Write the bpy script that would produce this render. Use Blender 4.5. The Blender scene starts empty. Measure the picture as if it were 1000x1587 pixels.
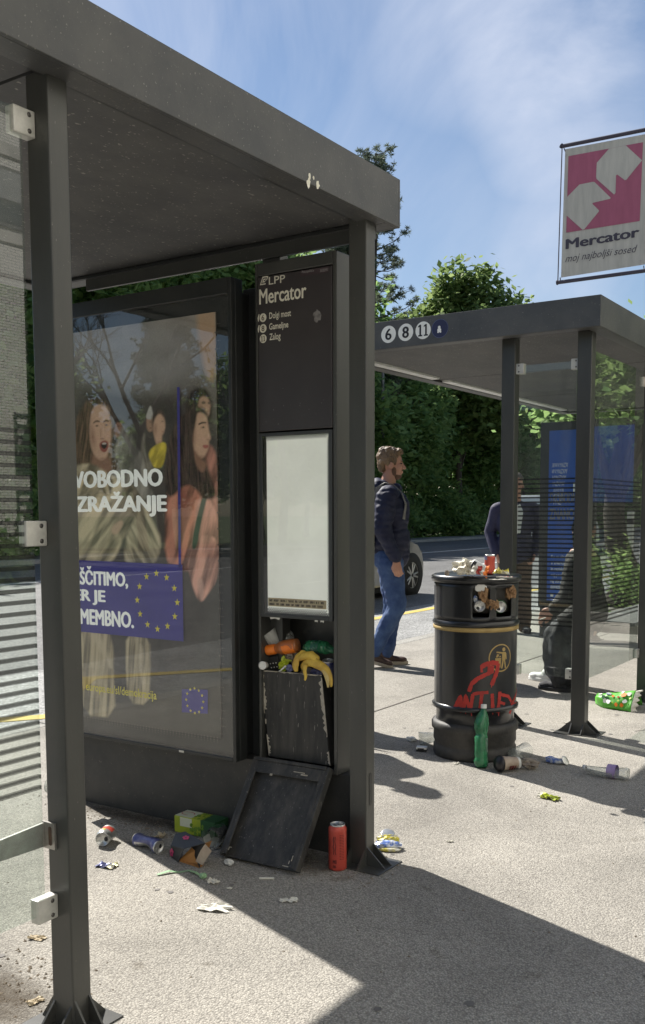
import bpy, bmesh, math, random
from math import sin, cos, pi, radians, atan2, sqrt
from mathutils import Vector, Matrix, Euler
random.seed(7)
SC = bpy.context.scene
COL = SC.collection
# ---------------------------------------------------------------- camera
cam = bpy.data.objects.new('camera', bpy.data.cameras.new('camera'))
COL.objects.link(cam)
SC.camera = cam
cam.data.lens = 34.605
cam.data.sensor_width = 36
cam.data.shift_y = 0.0904
cam.data.clip_start = 0.05
cam.data.clip_end = 2000
_y, _p, _r = radians(-33.43133), radians(-5.29504), radians(-0.21697)
_f = Vector((sin(_y)*cos(_p), cos(_y)*cos(_p), sin(_p)))
_r0 = Vector((cos(_y), -sin(_y), 0)); _u0 = _r0.cross(_f)
_rr = _r0*cos(_r)+_u0*sin(_r); _uu = -_r0*sin(_r)+_u0*cos(_r)
cam.matrix_world = Matrix(((_rr.x, _uu.x, -_f.x, 0), (_rr.y, _uu.y, -_f.y, 0), (_rr.z, _uu.z, -_f.z, 1.27), (0, 0, 0, 1)))
# ---------------------------------------------------------------- sky and sun
SUN_EL = radians(43.8)
SUN_TO = Vector((-0.942*cos(SUN_EL), 0.335*cos(SUN_EL), sin(SUN_EL)))
W = bpy.data.worlds.new('World'); SC.world = W; W.use_nodes = True
nt = W.node_tree; nt.nodes.clear()
wout = nt.nodes.new('ShaderNodeOutputWorld'); bg = nt.nodes.new('ShaderNodeBackground')
sky = nt.nodes.new('ShaderNodeTexSky'); sky.sky_type = 'NISHITA'; sky.sun_disc = False
sky.sun_elevation = SUN_EL; sky.sun_rotation = atan2(-0.942, 0.335)
sky.air_density = 1.0; sky.dust_density = 0.6; sky.ozone_density = 1.6
tc = nt.nodes.new('ShaderNodeTexCoord'); mp = nt.nodes.new('ShaderNodeMapping')
mp.inputs['Rotation'].default_value = (0.2, 0.35, 0.75); mp.inputs['Scale'].default_value = (1.2, 3.2, 2.2)
n1 = nt.nodes.new('ShaderNodeTexNoise'); n1.inputs['Scale'].default_value = 1.9; n1.inputs['Detail'].default_value = 10
n1.inputs['Roughness'].default_value = 0.56; n1.inputs['Distortion'].default_value = 0.8
nt.links.new(tc.outputs['Generated'], mp.inputs['Vector']); nt.links.new(mp.outputs['Vector'], n1.inputs['Vector'])
def wmath(op, a, b=None):
    m = nt.nodes.new('ShaderNodeMath'); m.operation = op; m.use_clamp = False
    for i, v in enumerate((a, b)):
        if v is None: continue
        if isinstance(v, (int, float)): m.inputs[i].default_value = v
        else: nt.links.new(v, m.inputs[i])
    return m.outputs[0]
# where the cirrus lies thick: banks of cloud round given compass directions and heights
acc = None
for d, r0, r1, w in (((-0.3803, 1.0085, 0.5053), 2, 8, 0.60), ((-0.3582, 1.01, 0.3878), 1, 6, 0.45), ((-0.4678, 0.9507, 0.5057), 1, 7, 0.35), ((-0.6854, 0.8043, 0.4806), 3, 12, 0.42), ((-0.5313, 0.8784, 0.2319), 2, 12, 0.22), ((-0.3237, 1.0161, 0.2375), 1, 9, 0.40), ((0.3, -0.75, 0.55), 5, 50, 0.5), ((-0.7, -0.6, 0.4), 5, 30, 0.5)):
    vm = nt.nodes.new('ShaderNodeVectorMath'); vm.operation = 'DOT_PRODUCT'; nt.links.new(tc.outputs['Generated'], vm.inputs[0]); vm.inputs[1].default_value = Vector(d).normalized()
    mr = nt.nodes.new('ShaderNodeMapRange'); mr.interpolation_type = 'SMOOTHSTEP'; mr.inputs['From Min'].default_value = cos(radians(r1)); mr.inputs['From Max'].default_value = cos(radians(r0)); mr.inputs['To Max'].default_value = w
    nt.links.new(vm.outputs['Value'], mr.inputs['Value']); acc = mr.outputs['Result'] if acc is None else wmath('MAXIMUM', acc, mr.outputs['Result'])
cr = nt.nodes.new('ShaderNodeMapRange'); cr.inputs['From Min'].default_value = 0.40; cr.inputs['From Max'].default_value = 0.70
nt.links.new(n1.outputs['Fac'], cr.inputs['Value'])
fac = wmath('MINIMUM', wmath('MULTIPLY', wmath('ADD', acc, 0.07), wmath('ADD', wmath('MULTIPLY', cr.outputs['Result'], 1.3), 0.12)), 0.92)
hs = nt.nodes.new('ShaderNodeHueSaturation'); hs.inputs['Saturation'].default_value = 1.16; hs.inputs['Value'].default_value = 0.82
mxw = nt.nodes.new('ShaderNodeMix'); mxw.data_type = 'RGBA'
nt.links.new(fac, mxw.inputs['Factor'])
nt.links.new(sky.outputs['Color'], hs.inputs['Color']); nt.links.new(hs.outputs['Color'], mxw.inputs['A']); mxw.inputs['B'].default_value = (5.6, 6.1, 7.3, 1)
nt.links.new(mxw.outputs['Result'], bg.inputs['Color']); bg.inputs['Strength'].default_value = 0.056
nt.links.new(bg.outputs['Background'], wout.inputs['Surface'])
sun = bpy.data.objects.new('sun', bpy.data.lights.new('sun', 'SUN')); COL.objects.link(sun)
sun.data.energy = 4.2; sun.data.angle = radians(0.5); sun.data.color = (1.0, 0.955, 0.885)
sun.rotation_euler = (-SUN_TO).to_track_quat('-Z', 'Y').to_euler(); sun.location = (-20, 10, 30)
SC.view_settings.view_transform = 'Standard'; SC.view_settings.look = 'None'
SC.view_settings.exposure = 1.2; SC.view_settings.gamma = 1.0; SC.view_settings.use_curve_mapping = False
SC.render.engine = 'CYCLES'
SC.cycles.transparent_max_bounces = 40
SC.cycles.max_bounces = 10; SC.cycles.diffuse_bounces = 5
SC.cycles.use_denoising = True
# ---------------------------------------------------------------- helpers
M = {}
def nd(t, k, **kw):
    n = t.nodes.new(k)
    for a, b in kw.items(): setattr(n, a, b)
    return n
def mat(name, col, rough=0.5, col2=None, scale=8.0, contrast=(0.35, 0.65), metal=0.0, spec=0.5, bump=0.0, bscale=60.0, coat=0.0, speck=None, trans=0.0, sss=0.0, stretch=None, alpha=1.0):
    m = bpy.data.materials.new(name); m.use_nodes = True; t = m.node_tree
    b = t.nodes['Principled BSDF']
    b.inputs['Roughness'].default_value = rough; b.inputs['Metallic'].default_value = metal
    b.inputs['Specular IOR Level'].default_value = spec; b.inputs['Coat Weight'].default_value = coat
    if trans: b.inputs['Transmission Weight'].default_value = trans
    b.inputs['Alpha'].default_value = alpha
    c = nd(t, 'ShaderNodeTexCoord'); vec = c.outputs['Object']
    if stretch:
        mpn = nd(t, 'ShaderNodeMapping'); mpn.inputs['Scale'].default_value = stretch
        t.links.new(vec, mpn.inputs['Vector']); vec = mpn.outputs['Vector']
    n = nd(t, 'ShaderNodeTexNoise'); n.inputs['Scale'].default_value = scale; n.inputs['Detail'].default_value = 6; n.inputs['Roughness'].default_value = 0.65
    t.links.new(vec, n.inputs['Vector'])
    r = nd(t, 'ShaderNodeValToRGB')
    c2 = col2 if col2 else tuple(x*0.78 for x in col)
    r.color_ramp.elements[0].position, r.color_ramp.elements[1].position = contrast
    r.color_ramp.elements[0].color = (*col, 1); r.color_ramp.elements[1].color = (*c2, 1)
    t.links.new(n.outputs['Fac'], r.inputs['Fac'])
    out = r.outputs['Color']
    if speck:   # (scale, threshold, colour): small flecks
        s = nd(t, 'ShaderNodeTexNoise'); s.inputs['Scale'].default_value = speck[0]; s.inputs['Detail'].default_value = 3
        t.links.new(vec, s.inputs['Vector'])
        sr = nd(t, 'ShaderNodeValToRGB'); sr.color_ramp.elements[0].position = speck[1]; sr.color_ramp.elements[1].position = speck[1]+0.03
        t.links.new(s.outputs['Fac'], sr.inputs['Fac'])
        x = nd(t, 'ShaderNodeMix', data_type='RGBA'); t.links.new(sr.outputs['Color'], x.inputs['Factor'])
        t.links.new(out, x.inputs['A']); x.inputs['B'].default_value = (*speck[2], 1); out = x.outputs['Result']
    t.links.new(out, b.inputs['Base Color'])
    if bump:
        bn = nd(t, 'ShaderNodeTexNoise'); bn.inputs['Scale'].default_value = bscale; bn.inputs['Detail'].default_value = 5
        t.links.new(vec, bn.inputs['Vector'])
        bp = nd(t, 'ShaderNodeBump'); bp.inputs['Strength'].default_value = bump; bp.inputs['Distance'].default_value = 0.01
        t.links.new(bn.outputs['Fac'], bp.inputs['Height']); t.links.new(bp.outputs['Normal'], b.inputs['Normal'])
    M[name] = m
    return m
def glass(name, tint=(0.93, 0.97, 0.95), refl=1.0, dirt=0.03, stripes=None, rough=0.0):
    """thin clear pane: what is behind shows through, sky and street mirror on it by Fresnel, a little dust scatters; optional printed bands"""
    m = bpy.data.materials.new(name); m.use_nodes = True; t = m.node_tree; t.nodes.clear()
    o = nd(t, 'ShaderNodeOutputMaterial'); tr = nd(t, 'ShaderNodeBsdfTransparent'); tr.inputs['Color'].default_value = (*tint, 1)
    g = nd(t, 'ShaderNodeBsdfGlossy'); g.inputs['Roughness'].default_value = rough
    fr = nd(t, 'ShaderNodeFresnel'); fr.inputs['IOR'].default_value = 1.5
    mu = nd(t, 'ShaderNodeMath', operation='MULTIPLY'); mu.inputs[1].default_value = refl; mu.use_clamp = True
    gm = nd(t, 'ShaderNodeNewGeometry'); inv = nd(t, 'ShaderNodeMath', operation='SUBTRACT'); inv.inputs[0].default_value = 1.0; t.links.new(gm.outputs['Backfacing'], inv.inputs[1])
    mb_ = nd(t, 'ShaderNodeMath', operation='MULTIPLY'); t.links.new(fr.outputs['Fac'], mb_.inputs[0]); t.links.new(inv.outputs[0], mb_.inputs[1])
    t.links.new(mb_.outputs[0], mu.inputs[0])
    x = nd(t, 'ShaderNodeMixShader'); t.links.new(mu.outputs[0], x.inputs['Fac']); t.links.new(tr.outputs[0], x.inputs[1]); t.links.new(g.outputs[0], x.inputs[2])
    d = nd(t, 'ShaderNodeBsdfDiffuse'); d.inputs['Color'].default_value = (0.55, 0.56, 0.52, 1)
    c = nd(t, 'ShaderNodeTexCoord'); n = nd(t, 'ShaderNodeTexNoise'); n.inputs['Scale'].default_value = 5; n.inputs['Detail'].default_value = 8
    mpn = nd(t, 'ShaderNodeMapping'); mpn.inputs['Scale'].default_value = (3, 3, 0.6)
    t.links.new(c.outputs['Object'], mpn.inputs['Vector']); t.links.new(mpn.outputs['Vector'], n.inputs['Vector'])
    mr = nd(t, 'ShaderNodeMapRange'); mr.inputs['From Min'].default_value = 0.35; mr.inputs['From Max'].default_value = 0.75; mr.inputs['To Min'].default_value = dirt*0.3; mr.inputs['To Max'].default_value = dirt*1.8
    t.links.new(n.outputs['Fac'], mr.inputs['Value'])
    y = nd(t, 'ShaderNodeMixShader'); t.links.new(mr.outputs['Result'], y.inputs['Fac']); t.links.new(x.outputs[0], y.inputs[1]); t.links.new(d.outputs[0], y.inputs[2])
    last = y.outputs[0]
    if stripes:   # (z0, z1, period, width): dark printed bands
        z0, z1, per, wd = stripes
        sp = nd(t, 'ShaderNodeSeparateXYZ'); t.links.new(c.outputs['Object'], sp.inputs[0])
        md = nd(t, 'ShaderNodeMath', operation='MODULO'); md.inputs[1].default_value = per; t.links.new(sp.outputs['Z'], md.inputs[0])
        lt = nd(t, 'ShaderNodeMath', operation='LESS_THAN'); t.links.new(md.outputs[0], lt.inputs[0]); lt.inputs[1].default_value = wd
        a = nd(t, 'ShaderNodeMath', operation='GREATER_THAN'); t.links.new(sp.outputs['Z'], a.inputs[0]); a.inputs[1].default_value = z0
        b = nd(t, 'ShaderNodeMath', operation='LESS_THAN'); t.links.new(sp.outputs['Z'], b.inputs[0]); b.inputs[1].default_value = z1
        p1 = nd(t, 'ShaderNodeMath', operation='MULTIPLY'); t.links.new(a.outputs[0], p1.inputs[0]); t.links.new(b.outputs[0], p1.inputs[1])
        p2 = nd(t, 'ShaderNodeMath', operation='MULTIPLY'); t.links.new(p1.outputs[0], p2.inputs[0]); t.links.new(lt.outputs[0], p2.inputs[1])
        p3 = nd(t, 'ShaderNodeMath', operation='MULTIPLY'); t.links.new(p2.outputs[0], p3.inputs[0]); p3.inputs[1].default_value = 0.62
        fl = nd(t, 'ShaderNodeBsdfDiffuse'); fl.inputs['Color'].default_value = (0.03, 0.032, 0.03, 1)
        w = nd(t, 'ShaderNodeMixShader'); t.links.new(p3.outputs[0], w.inputs['Fac']); t.links.new(last, w.inputs[1]); t.links.new(fl.outputs[0], w.inputs[2]); last = w.outputs[0]
    t.links.new(last, o.inputs['Surface'])
    M[name] = m
    return m

ORG = {}      # world offset of each object's own origin
def empty(name, loc, label=None, cat=None, group=None):
    o = bpy.data.objects.new(name, None); COL.objects.link(o); o.location = loc; o.empty_display_size = 0.1
    ORG[o] = Vector(loc)
    return tag(o, label, cat, group)
def tag(o, label=None, cat=None, group=None, kind=None):
    if label: o['label'] = label
    if cat: o['category'] = cat
    if group: o['group'] = group
    if kind: o['kind'] = kind
    return o
def kids(o): return [c for c in bpy.data.objects if c.parent == o]
def copy_tree(o, parent=None):
    c = o.copy(); COL.objects.link(c)
    if parent: c.parent = parent
    for ch in kids(o): copy_tree(ch, c)
    return c
def frame_of(d):
    d = Vector(d).normalized(); a = Vector((0, 0, 1)) if abs(d.z) < 0.9 else Vector((1, 0, 0))
    u = a.cross(d).normalized(); return u, d.cross(u), d
class MB:
    """collects shapes into one mesh"""
    def __init__(s): s.v = []; s.f = []; s.m = []; s.sm = []; s.k = 0; s.T = None
    def add(s, vs, fs, smooth=False):
        b = len(s.v)
        for p in vs:
            p = Vector(p); s.v.append(s.T @ p if s.T else p)
        for f in fs: s.f.append([b+i for i in f]); s.m.append(s.k); s.sm.append(smooth)
        return s
    def box(s, x0, x1, y0, y1, z0, z1):
        v = [(x, y, z) for z in (z0, z1) for y in (y0, y1) for x in (x0, x1)]
        return s.add(v, [(0, 2, 3, 1), (4, 5, 7, 6), (0, 1, 5, 4), (2, 6, 7, 3), (0, 4, 6, 2), (1, 3, 7, 5)])
    def poly(s, pts): return s.add(pts, [tuple(range(len(pts)))])
    def prism(s, pts, off):
        off = Vector(off); n = len(pts); a = [Vector(p) for p in pts]
        return s.add(a+[p+off for p in a], [tuple(range(n))[::-1], tuple(range(n, 2*n))]+[(i, (i+1) % n, n+(i+1) % n, n+i) for i in range(n)])
    def tube(s, pts, rad, n=12, cap=True, smooth=True, flat=None):
        pts = [Vector(p) for p in pts]; N = len(pts)
        rad = list(rad) if hasattr(rad, '__len__') else [rad]*N
        vs = []; fs = []; pu = None
        for i, p in enumerate(pts):
            d = (pts[min(i+1, N-1)]-pts[max(i-1, 0)])
            u, w, d = frame_of(d)
            if pu is not None:
                u = (pu-d*pu.dot(d)).normalized(); w = d.cross(u)
            pu = u
            ra = rad[i] if hasattr(rad[i], '__len__') else (rad[i], rad[i])
            for k in range(n):
                a = 2*pi*k/n; vs.append(p+u*cos(a)*ra[0]+w*sin(a)*ra[1])
        for i in range(N-1):
            for k in range(n): fs.append((i*n+k, i*n+(k+1) % n, (i+1)*n+(k+1) % n, (i+1)*n+k))
        s.add(vs, fs, smooth)
        if cap:
            s.add(vs[:n], [tuple(range(n))[::-1]]); s.add(vs[-n:], [tuple(range(n))])
        return s
    def lathe(s, prof, n=24, c=(0, 0, 0), axis=(0, 0, 1), smooth=True, a0=0.0, a1=2*pi):
        u, w, d = frame_of(axis); c = Vector(c); full = abs(a1-a0-2*pi) < 1e-6
        m = n if full else n+1; vs = []; fs = []
        for r, h in prof:
            for k in range(m):
                a = a0+(a1-a0)*k/n; vs.append(c+d*h+u*cos(a)*r+w*sin(a)*r)
        for i in range(len(prof)-1):
            for k in range(n):
                k2 = (k+1) % m; fs.append((i*m+k, i*m+k2, (i+1)*m+k2, (i+1)*m+k))
        return s.add(vs, fs, smooth)
    def ball(s, c, r, n=12, rot=None):
        r = r if hasattr(r, '__len__') else (r, r, r); c = Vector(c); vs = []; fs = []
        R = rot.to_3x3() if rot else Matrix.Identity(3); h = n//2+1
        P = lambda t, a: c+R @ Vector((sin(t)*cos(a)*r[0], sin(t)*sin(a)*r[1], -cos(t)*r[2]))
        for i in range(1, h):
            for k in range(n): vs.append(P(pi*i/h, 2*pi*k/n))
        vs += [P(0, 0), P(pi, 0)]; b0, b1 = len(vs)-2, len(vs)-1
        for k in range(n):
            fs.append((b0, (k+1) % n, k)); fs.append((b1, (h-2)*n+k, (h-2)*n+(k+1) % n))
            for i in range(h-2): fs.append((i*n+k, i*n+(k+1) % n, (i+1)*n+(k+1) % n, (i+1)*n+k))
        return s.add(vs, fs, True)
    def cap(s, p0, r0, p1, r1=None, n=14):
        r1 = r0 if r1 is None else r1
        s.tube([p0, p1], [r0, r1], n); s.ball(p0, r0*0.999, n); return s.ball(p1, r1*0.999, n)
    def grid(s, fn, nu, nv, smooth=True, skip=None):
        vs = [fn(i/nu, j/nv) for j in range(nv+1) for i in range(nu+1)]
        fs = [(j*(nu+1)+i, j*(nu+1)+i+1, (j+1)*(nu+1)+i+1, (j+1)*(nu+1)+i) for j in range(nv) for i in range(nu) if not (skip and skip(i, j))]
        return s.add(vs, fs, smooth)
    def mesh(s, name, mats, off=Vector((0, 0, 0))):
        me = bpy.data.meshes.new(name)
        me.from_pydata([tuple(p-off) for p in s.v], [], s.f)
        for m in (mats if isinstance(mats, (list, tuple)) else [mats]): me.materials.append(M[m] if isinstance(m, str) else m)
        me.polygons.foreach_set('material_index', s.m); me.polygons.foreach_set('use_smooth', s.sm)
        me.update()
        return me
    def build(s, name, mats, parent=None, bevel=0.0, local=False, org=None, solid=0.0, recalc=True):
        """parent: world coordinates are kept, unless local; org: own origin for a top-level mesh"""
        off = Vector((0, 0, 0))
        if parent is not None and not local: off = ORG.get(parent, Vector((0, 0, 0)))
        if org is not None: off = Vector(org)
        me = s.mesh(name, mats, off)
        if recalc:
            bm = bmesh.new(); bm.from_mesh(me); bmesh.ops.recalc_face_normals(bm, faces=bm.faces[:]); bm.to_mesh(me); bm.free()
        o = bpy.data.objects.new(name, me); COL.objects.link(o)
        if parent is not None: o.parent = parent; ORG[o] = off
        elif org is not None: o.location = off; ORG[o] = off
        if bevel:
            b = o.modifiers.new('edge', 'BEVEL'); b.width = bevel; b.segments = 2; b.limit_method = 'ANGLE'; b.angle_limit = radians(50)
        if solid:
            b = o.modifiers.new('thick', 'SOLIDIFY'); b.thickness = solid; b.offset = 0
        return o
TMP = bpy.data.scenes.new('workbench')   # a scratch scene in which single shapes are evaluated; removed at the end
def fused(mb, name, mats, parent, voxel=0.006, it=4, local=False, disp=None):
    """one continuous skin over the collected limbs"""
    o = mb.build(name, mats, parent, local=local, recalc=False)
    r = o.modifiers.new('skin', 'REMESH'); r.mode = 'VOXEL'; r.voxel_size = voxel; r.use_smooth_shade = True
    sm = o.modifiers.new('sm', 'SMOOTH'); sm.factor = 0.5; sm.iterations = it
    COL.objects.unlink(o); par = o.parent; o.parent = None; TMP.collection.objects.link(o)
    TMP.view_layers[0].update(); dg = TMP.view_layers[0].depsgraph; dg.update()
    me = bpy.data.meshes.new_from_object(o.evaluated_get(dg)); old = o.data
    TMP.collection.objects.unlink(o); COL.objects.link(o); o.parent = par
    o.modifiers.clear(); o.data = me; bpy.data.meshes.remove(old)
    me.materials.clear()
    for m in (mats if isinstance(mats, (list, tuple)) else [mats]): me.materials.append(M[m])
    if disp:
        from mathutils import noise
        ns = [v.normal.copy() for v in me.vertices]
        for v, n_ in zip(me.vertices, ns): v.co += n_*disp(v.co, noise)
    for p in me.polygons: p.use_smooth = True
    return o
def text(body, name, m, parent, o, ex, ey, w, h=None, bold=0.0, shear=0.0, thick=0.0006, align='L', local=False):
    """lettering as a thin mesh: lower left corner o, unit axes ex (along the line) and ey (up); fitted to w x h metres (None keeps the shape)"""
    heavy = max(0.0, bold*1.1-0.010) if bold > 0.014 else 0.0   # heavy faces are laid in several passes, each a hair in front of the last
    cu = bpy.data.curves.new(name, 'FONT'); cu.body = body; cu.offset = 0.0 if heavy else bold; cu.shear = shear; cu.size = 1; cu.resolution_u = 3
    t = bpy.data.objects.new(name, cu); TMP.collection.objects.link(t)
    TMP.view_layers[0].update(); dg = TMP.view_layers[0].depsgraph; dg.update()
    me = bpy.data.meshes.new_from_object(t.evaluated_get(dg)); bpy.data.objects.remove(t); bpy.data.curves.remove(cu)
    xs = [v.co.x for v in me.vertices]; ys = [v.co.y for v in me.vertices]
    if not xs: return None
    x0, x1, y0, y1 = min(xs)-heavy, max(xs)+heavy, min(ys)-heavy*.5, max(ys)+heavy*.5
    if w is None: w = h*(x1-x0)/(y1-y0)
    if h is None: h = w*(y1-y0)/(x1-x0)
    ex = Vector(ex).normalized(); ey = Vector(ey).normalized(); nz = ex.cross(ey); o = Vector(o)
    if align == 'R': o = o-ex*w
    if align == 'C': o = o-ex*w/2
    off = Vector((0, 0, 0)) if local or parent is None else ORG.get(parent, Vector((0, 0, 0)))
    pas = [(0, 0), (-heavy, 0), (heavy, 0), (0, heavy*.5), (0, -heavy*.5), (-heavy*.5, heavy*.4), (heavy*.5, -heavy*.4)] if heavy else [(0, 0)]
    V0 = [v.co.copy() for v in me.vertices]; F0 = [tuple(p.vertices) for p in me.polygons]; VV = []; FF = []
    for k, (dx, dy) in enumerate(pas):
        FF += [tuple(i+len(VV) for i in f) for f in F0]; VV += [o+ex*((v.x+dx-x0)/(x1-x0)*w)+ey*((v.y+dy-y0)/(y1-y0)*h)+nz*(thick+k*2.5e-5)-off for v in V0]
    bpy.data.meshes.remove(me); me = bpy.data.meshes.new(name); me.from_pydata([tuple(v) for v in VV], [], FF)
    me.materials.clear(); me.materials.append(M[m])
    ob = bpy.data.objects.new(name, me); COL.objects.link(ob)
    if parent is not None: ob.parent = parent; ORG[ob] = off
    return ob
def star(mb, c, r, ex, ey):
    c = Vector(c); ex = Vector(ex); ey = Vector(ey)
    mb.poly([c+(ex*sin(i*pi/5)+ey*cos(i*pi/5))*(r if i % 2 == 0 else r*0.40) for i in range(10)])
def disc(mb, c, r, ex, ey, n=28, ry=None):
    c = Vector(c); ex = Vector(ex); ey = Vector(ey); ry = ry or r
    mb.poly([c+ex*cos(2*pi*i/n)*r+ey*sin(2*pi*i/n)*ry for i in range(n)])
def ribbon(mb, pts, w, nrm):
    """flat band along pts; w: width or list; nrm: normal or function of the point"""
    pts = [Vector(p) for p in pts]; N = len(pts); w = w if hasattr(w, '__len__') else [w]*N; vs = []
    for i, p in enumerate(pts):
        d = (pts[min(i+1, N-1)]-pts[max(i-1, 0)]).normalized(); n = nrm(p) if callable(nrm) else Vector(nrm)
        s = d.cross(n).normalized()*w[i]/2; vs += [p-s, p+s]
    mb.add(vs, [(2*i, 2*i+1, 2*i+3, 2*i+2) for i in range(N-1)])

# ---------------------------------------------------------------- materials
mat('dark_metal', (0.030, 0.034, 0.036), 0.40, (0.046, 0.049, 0.049), 5, speck=(260, 0.70, (0.16, 0.155, 0.14)), bump=0.04, bscale=250, stretch=(1, 1, 0.35))
mat('post_metal', (0.040, 0.041, 0.038), 0.36, (0.058, 0.058, 0.052), 6, spec=0.6, speck=(220, 0.72, (0.17, 0.16, 0.145)), bump=0.04, bscale=250, stretch=(1, 1, 0.3))
mat('roof_metal', (0.054, 0.056, 0.058), 0.45, (0.088, 0.087, 0.083), 4, speck=(120, 0.66, (0.17, 0.165, 0.15)), bump=0.06, bscale=120, stretch=(1, 1, 1.0))
mat('soffit', (0.056, 0.057, 0.060), 0.6, (0.095, 0.093, 0.090), 3.5, speck=(95, 0.655, (0.24, 0.23, 0.21)), bump=0.1, bscale=160, stretch=(1, 0.6, 1))
mat('black_metal', (0.016, 0.018, 0.018), 0.38, (0.028, 0.029, 0.028), 6, bump=0.03, bscale=120)
mat('base_metal', (0.030, 0.031, 0.031), 0.55, (0.052, 0.05, 0.046), 7, speck=(90, 0.68, (0.10, 0.09, 0.08)), bump=0.06)
mat('worn_black', (0.028, 0.028, 0.027), 0.6, (0.075, 0.07, 0.062), 9, (0.42, 0.72), speck=(70, 0.68, (0.19, 0.18, 0.16)), bump=0.15, bscale=90, stretch=(2.5, 2.5, 0.35))
mat('chipped_paint', (0.50, 0.46, 0.38), 0.8, (0.30, 0.27, 0.22), 40, bump=0.5, bscale=150)
mat('steel', (0.50, 0.49, 0.46), 0.35, (0.36, 0.34, 0.31), 20, metal=0.7, bump=0.03)
mat('clamp_metal', (0.62, 0.61, 0.56), 0.42, (0.5, 0.49, 0.45), 30, metal=0.25)
mat('screw', (0.16, 0.15, 0.14), 0.4, metal=0.8)
mat('rust', (0.13, 0.075, 0.045), 0.8, (0.06, 0.045, 0.035), 30, bump=0.3)
mat('sign_brown', (0.040, 0.034, 0.036), 0.33, (0.052, 0.046, 0.046), 3, speck=(45, 0.74, (0.12, 0.115, 0.11)))
mat('sign_white', (0.80, 0.77, 0.65), 0.5, (0.72, 0.69, 0.57), 30)
mat('white_print', (0.80, 0.81, 0.78), 0.5, (0.74, 0.75, 0.72), 30)
mat('board_white', (0.86, 0.86, 0.80), 0.5, (0.78, 0.78, 0.72), 6)
mat('tan_strip', (0.50, 0.40, 0.22), 0.6, (0.42, 0.33, 0.18), 20)
mat('ink_brown', (0.09, 0.06, 0.03), 0.7)
mat('ink', (0.018, 0.018, 0.022), 0.6)
mat('poster_bg', (0.203, 0.177, 0.150), 0.6, (0.112, 0.099, 0.090), 2.2)
mat('poster_tan', (0.450, 0.300, 0.195), 0.6, (0.330, 0.210, 0.135), 5)
mat('skin_print', (0.609, 0.377, 0.254), 0.6, (0.435, 0.254, 0.167), 14)
mat('skin_print_dark', (0.315, 0.173, 0.112), 0.6, (0.210, 0.112, 0.075), 14)
mat('hair_print', (0.072, 0.046, 0.033), 0.6, (0.169, 0.111, 0.065), 22, stretch=(3, 1, 0.5))
mat('hair_print_dark', (0.018, 0.013, 0.011), 0.6, (0.055, 0.036, 0.027), 22, stretch=(4, 1, 0.4))
mat('khaki_print', (0.400, 0.328, 0.216), 0.6, (0.160, 0.128, 0.083), 9, (0.38, 0.6), stretch=(2.4, 1, 0.8))
mat('grey_print', (0.300, 0.270, 0.225), 0.6, (0.135, 0.120, 0.105), 9, stretch=(2.4, 1, 0.8))
mat('coral_print', (0.555, 0.247, 0.173), 0.6, (0.225, 0.087, 0.063), 9, (0.4, 0.62), stretch=(2.6, 1, 0.6))
mat('rose_print', (0.588, 0.322, 0.252), 0.6, (0.294, 0.140, 0.105), 9, stretch=(2.6, 1, 0.6))
mat('yellow_print', (0.55, 0.42, 0.05), 0.6, (0.38, 0.27, 0.03), 14)
mat('eu_blue', (0.060, 0.050, 0.275), 0.5, (0.050, 0.043, 0.231), 4)
mat('eu_yellow', (0.72, 0.62, 0.06), 0.5)
mat('lip_print', (0.20, 0.05, 0.04), 0.6)
glass('pane', refl=2.2, stripes=(0.60, 1.47, 0.0265, 0.0100), dirt=0.035)
glass('case_glass', tint=(0.97, 0.98, 0.97), refl=2.6, dirt=0.002)
glass('clear_plastic', tint=(0.90, 0.92, 0.91), refl=2.6, dirt=0.30, rough=0.12)
glass('green_plastic', tint=(0.07, 0.55, 0.24), refl=1.6, dirt=0.05, rough=0.06)
glass('car_glass', tint=(0.10, 0.11, 0.11), refl=1.5, dirt=0.02)
mat('green_film', (0.035, 0.20, 0.085), 0.25, (0.02, 0.11, 0.05), 30)
mat('red_print', (0.36, 0.10, 0.17), 0.6, (0.31, 0.085, 0.145), 6, stretch=(3, 3, 0.6))
mat('banner_cloth', (0.47, 0.465, 0.43), 0.75, (0.38, 0.375, 0.35), 5, stretch=(4, 4, 0.5), bump=0.05, bscale=40)
mat('banner_ink', (0.055, 0.05, 0.075), 0.6)
mat('bin_black', (0.010, 0.011, 0.013), 0.30, (0.017, 0.018, 0.019), 7, coat=0.25, speck=(110, 0.73, (0.06, 0.055, 0.05)))
mat('bin_plinth', (0.028, 0.027, 0.026), 0.62, (0.06, 0.056, 0.05), 12, bump=0.2, bscale=50)
mat('gold', (0.42, 0.30, 0.11), 0.5, (0.32, 0.22, 0.075), 20)
mat('red_spray', (0.42, 0.028, 0.02), 0.6, (0.25, 0.018, 0.014), 18, (0.4, 0.7))
mat('aluminium', (0.70, 0.70, 0.68), 0.3, (0.52, 0.52, 0.5), 40, metal=0.75)
mat('can_red', (0.52, 0.075, 0.05), 0.38, (0.44, 0.06, 0.04), 30, metal=0.15)
mat('can_red_dark', (0.12, 0.013, 0.011), 0.5)
mat('dry_tan', (0.46, 0.39, 0.27), 0.85, (0.34, 0.27, 0.17), 25)
mat('can_blue', (0.06, 0.07, 0.22), 0.35, (0.24, 0.25, 0.38), 16, metal=0.35)
mat('white_plastic', (0.72, 0.72, 0.69), 0.4, (0.6, 0.6, 0.57), 10)
mat('bag_white', (0.74, 0.70, 0.58), 0.55, (0.60, 0.55, 0.44), 12, bump=0.2)
mat('paper_white', (0.70, 0.68, 0.60), 0.8, (0.58, 0.56, 0.5), 12, bump=0.2, bscale=60)
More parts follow.
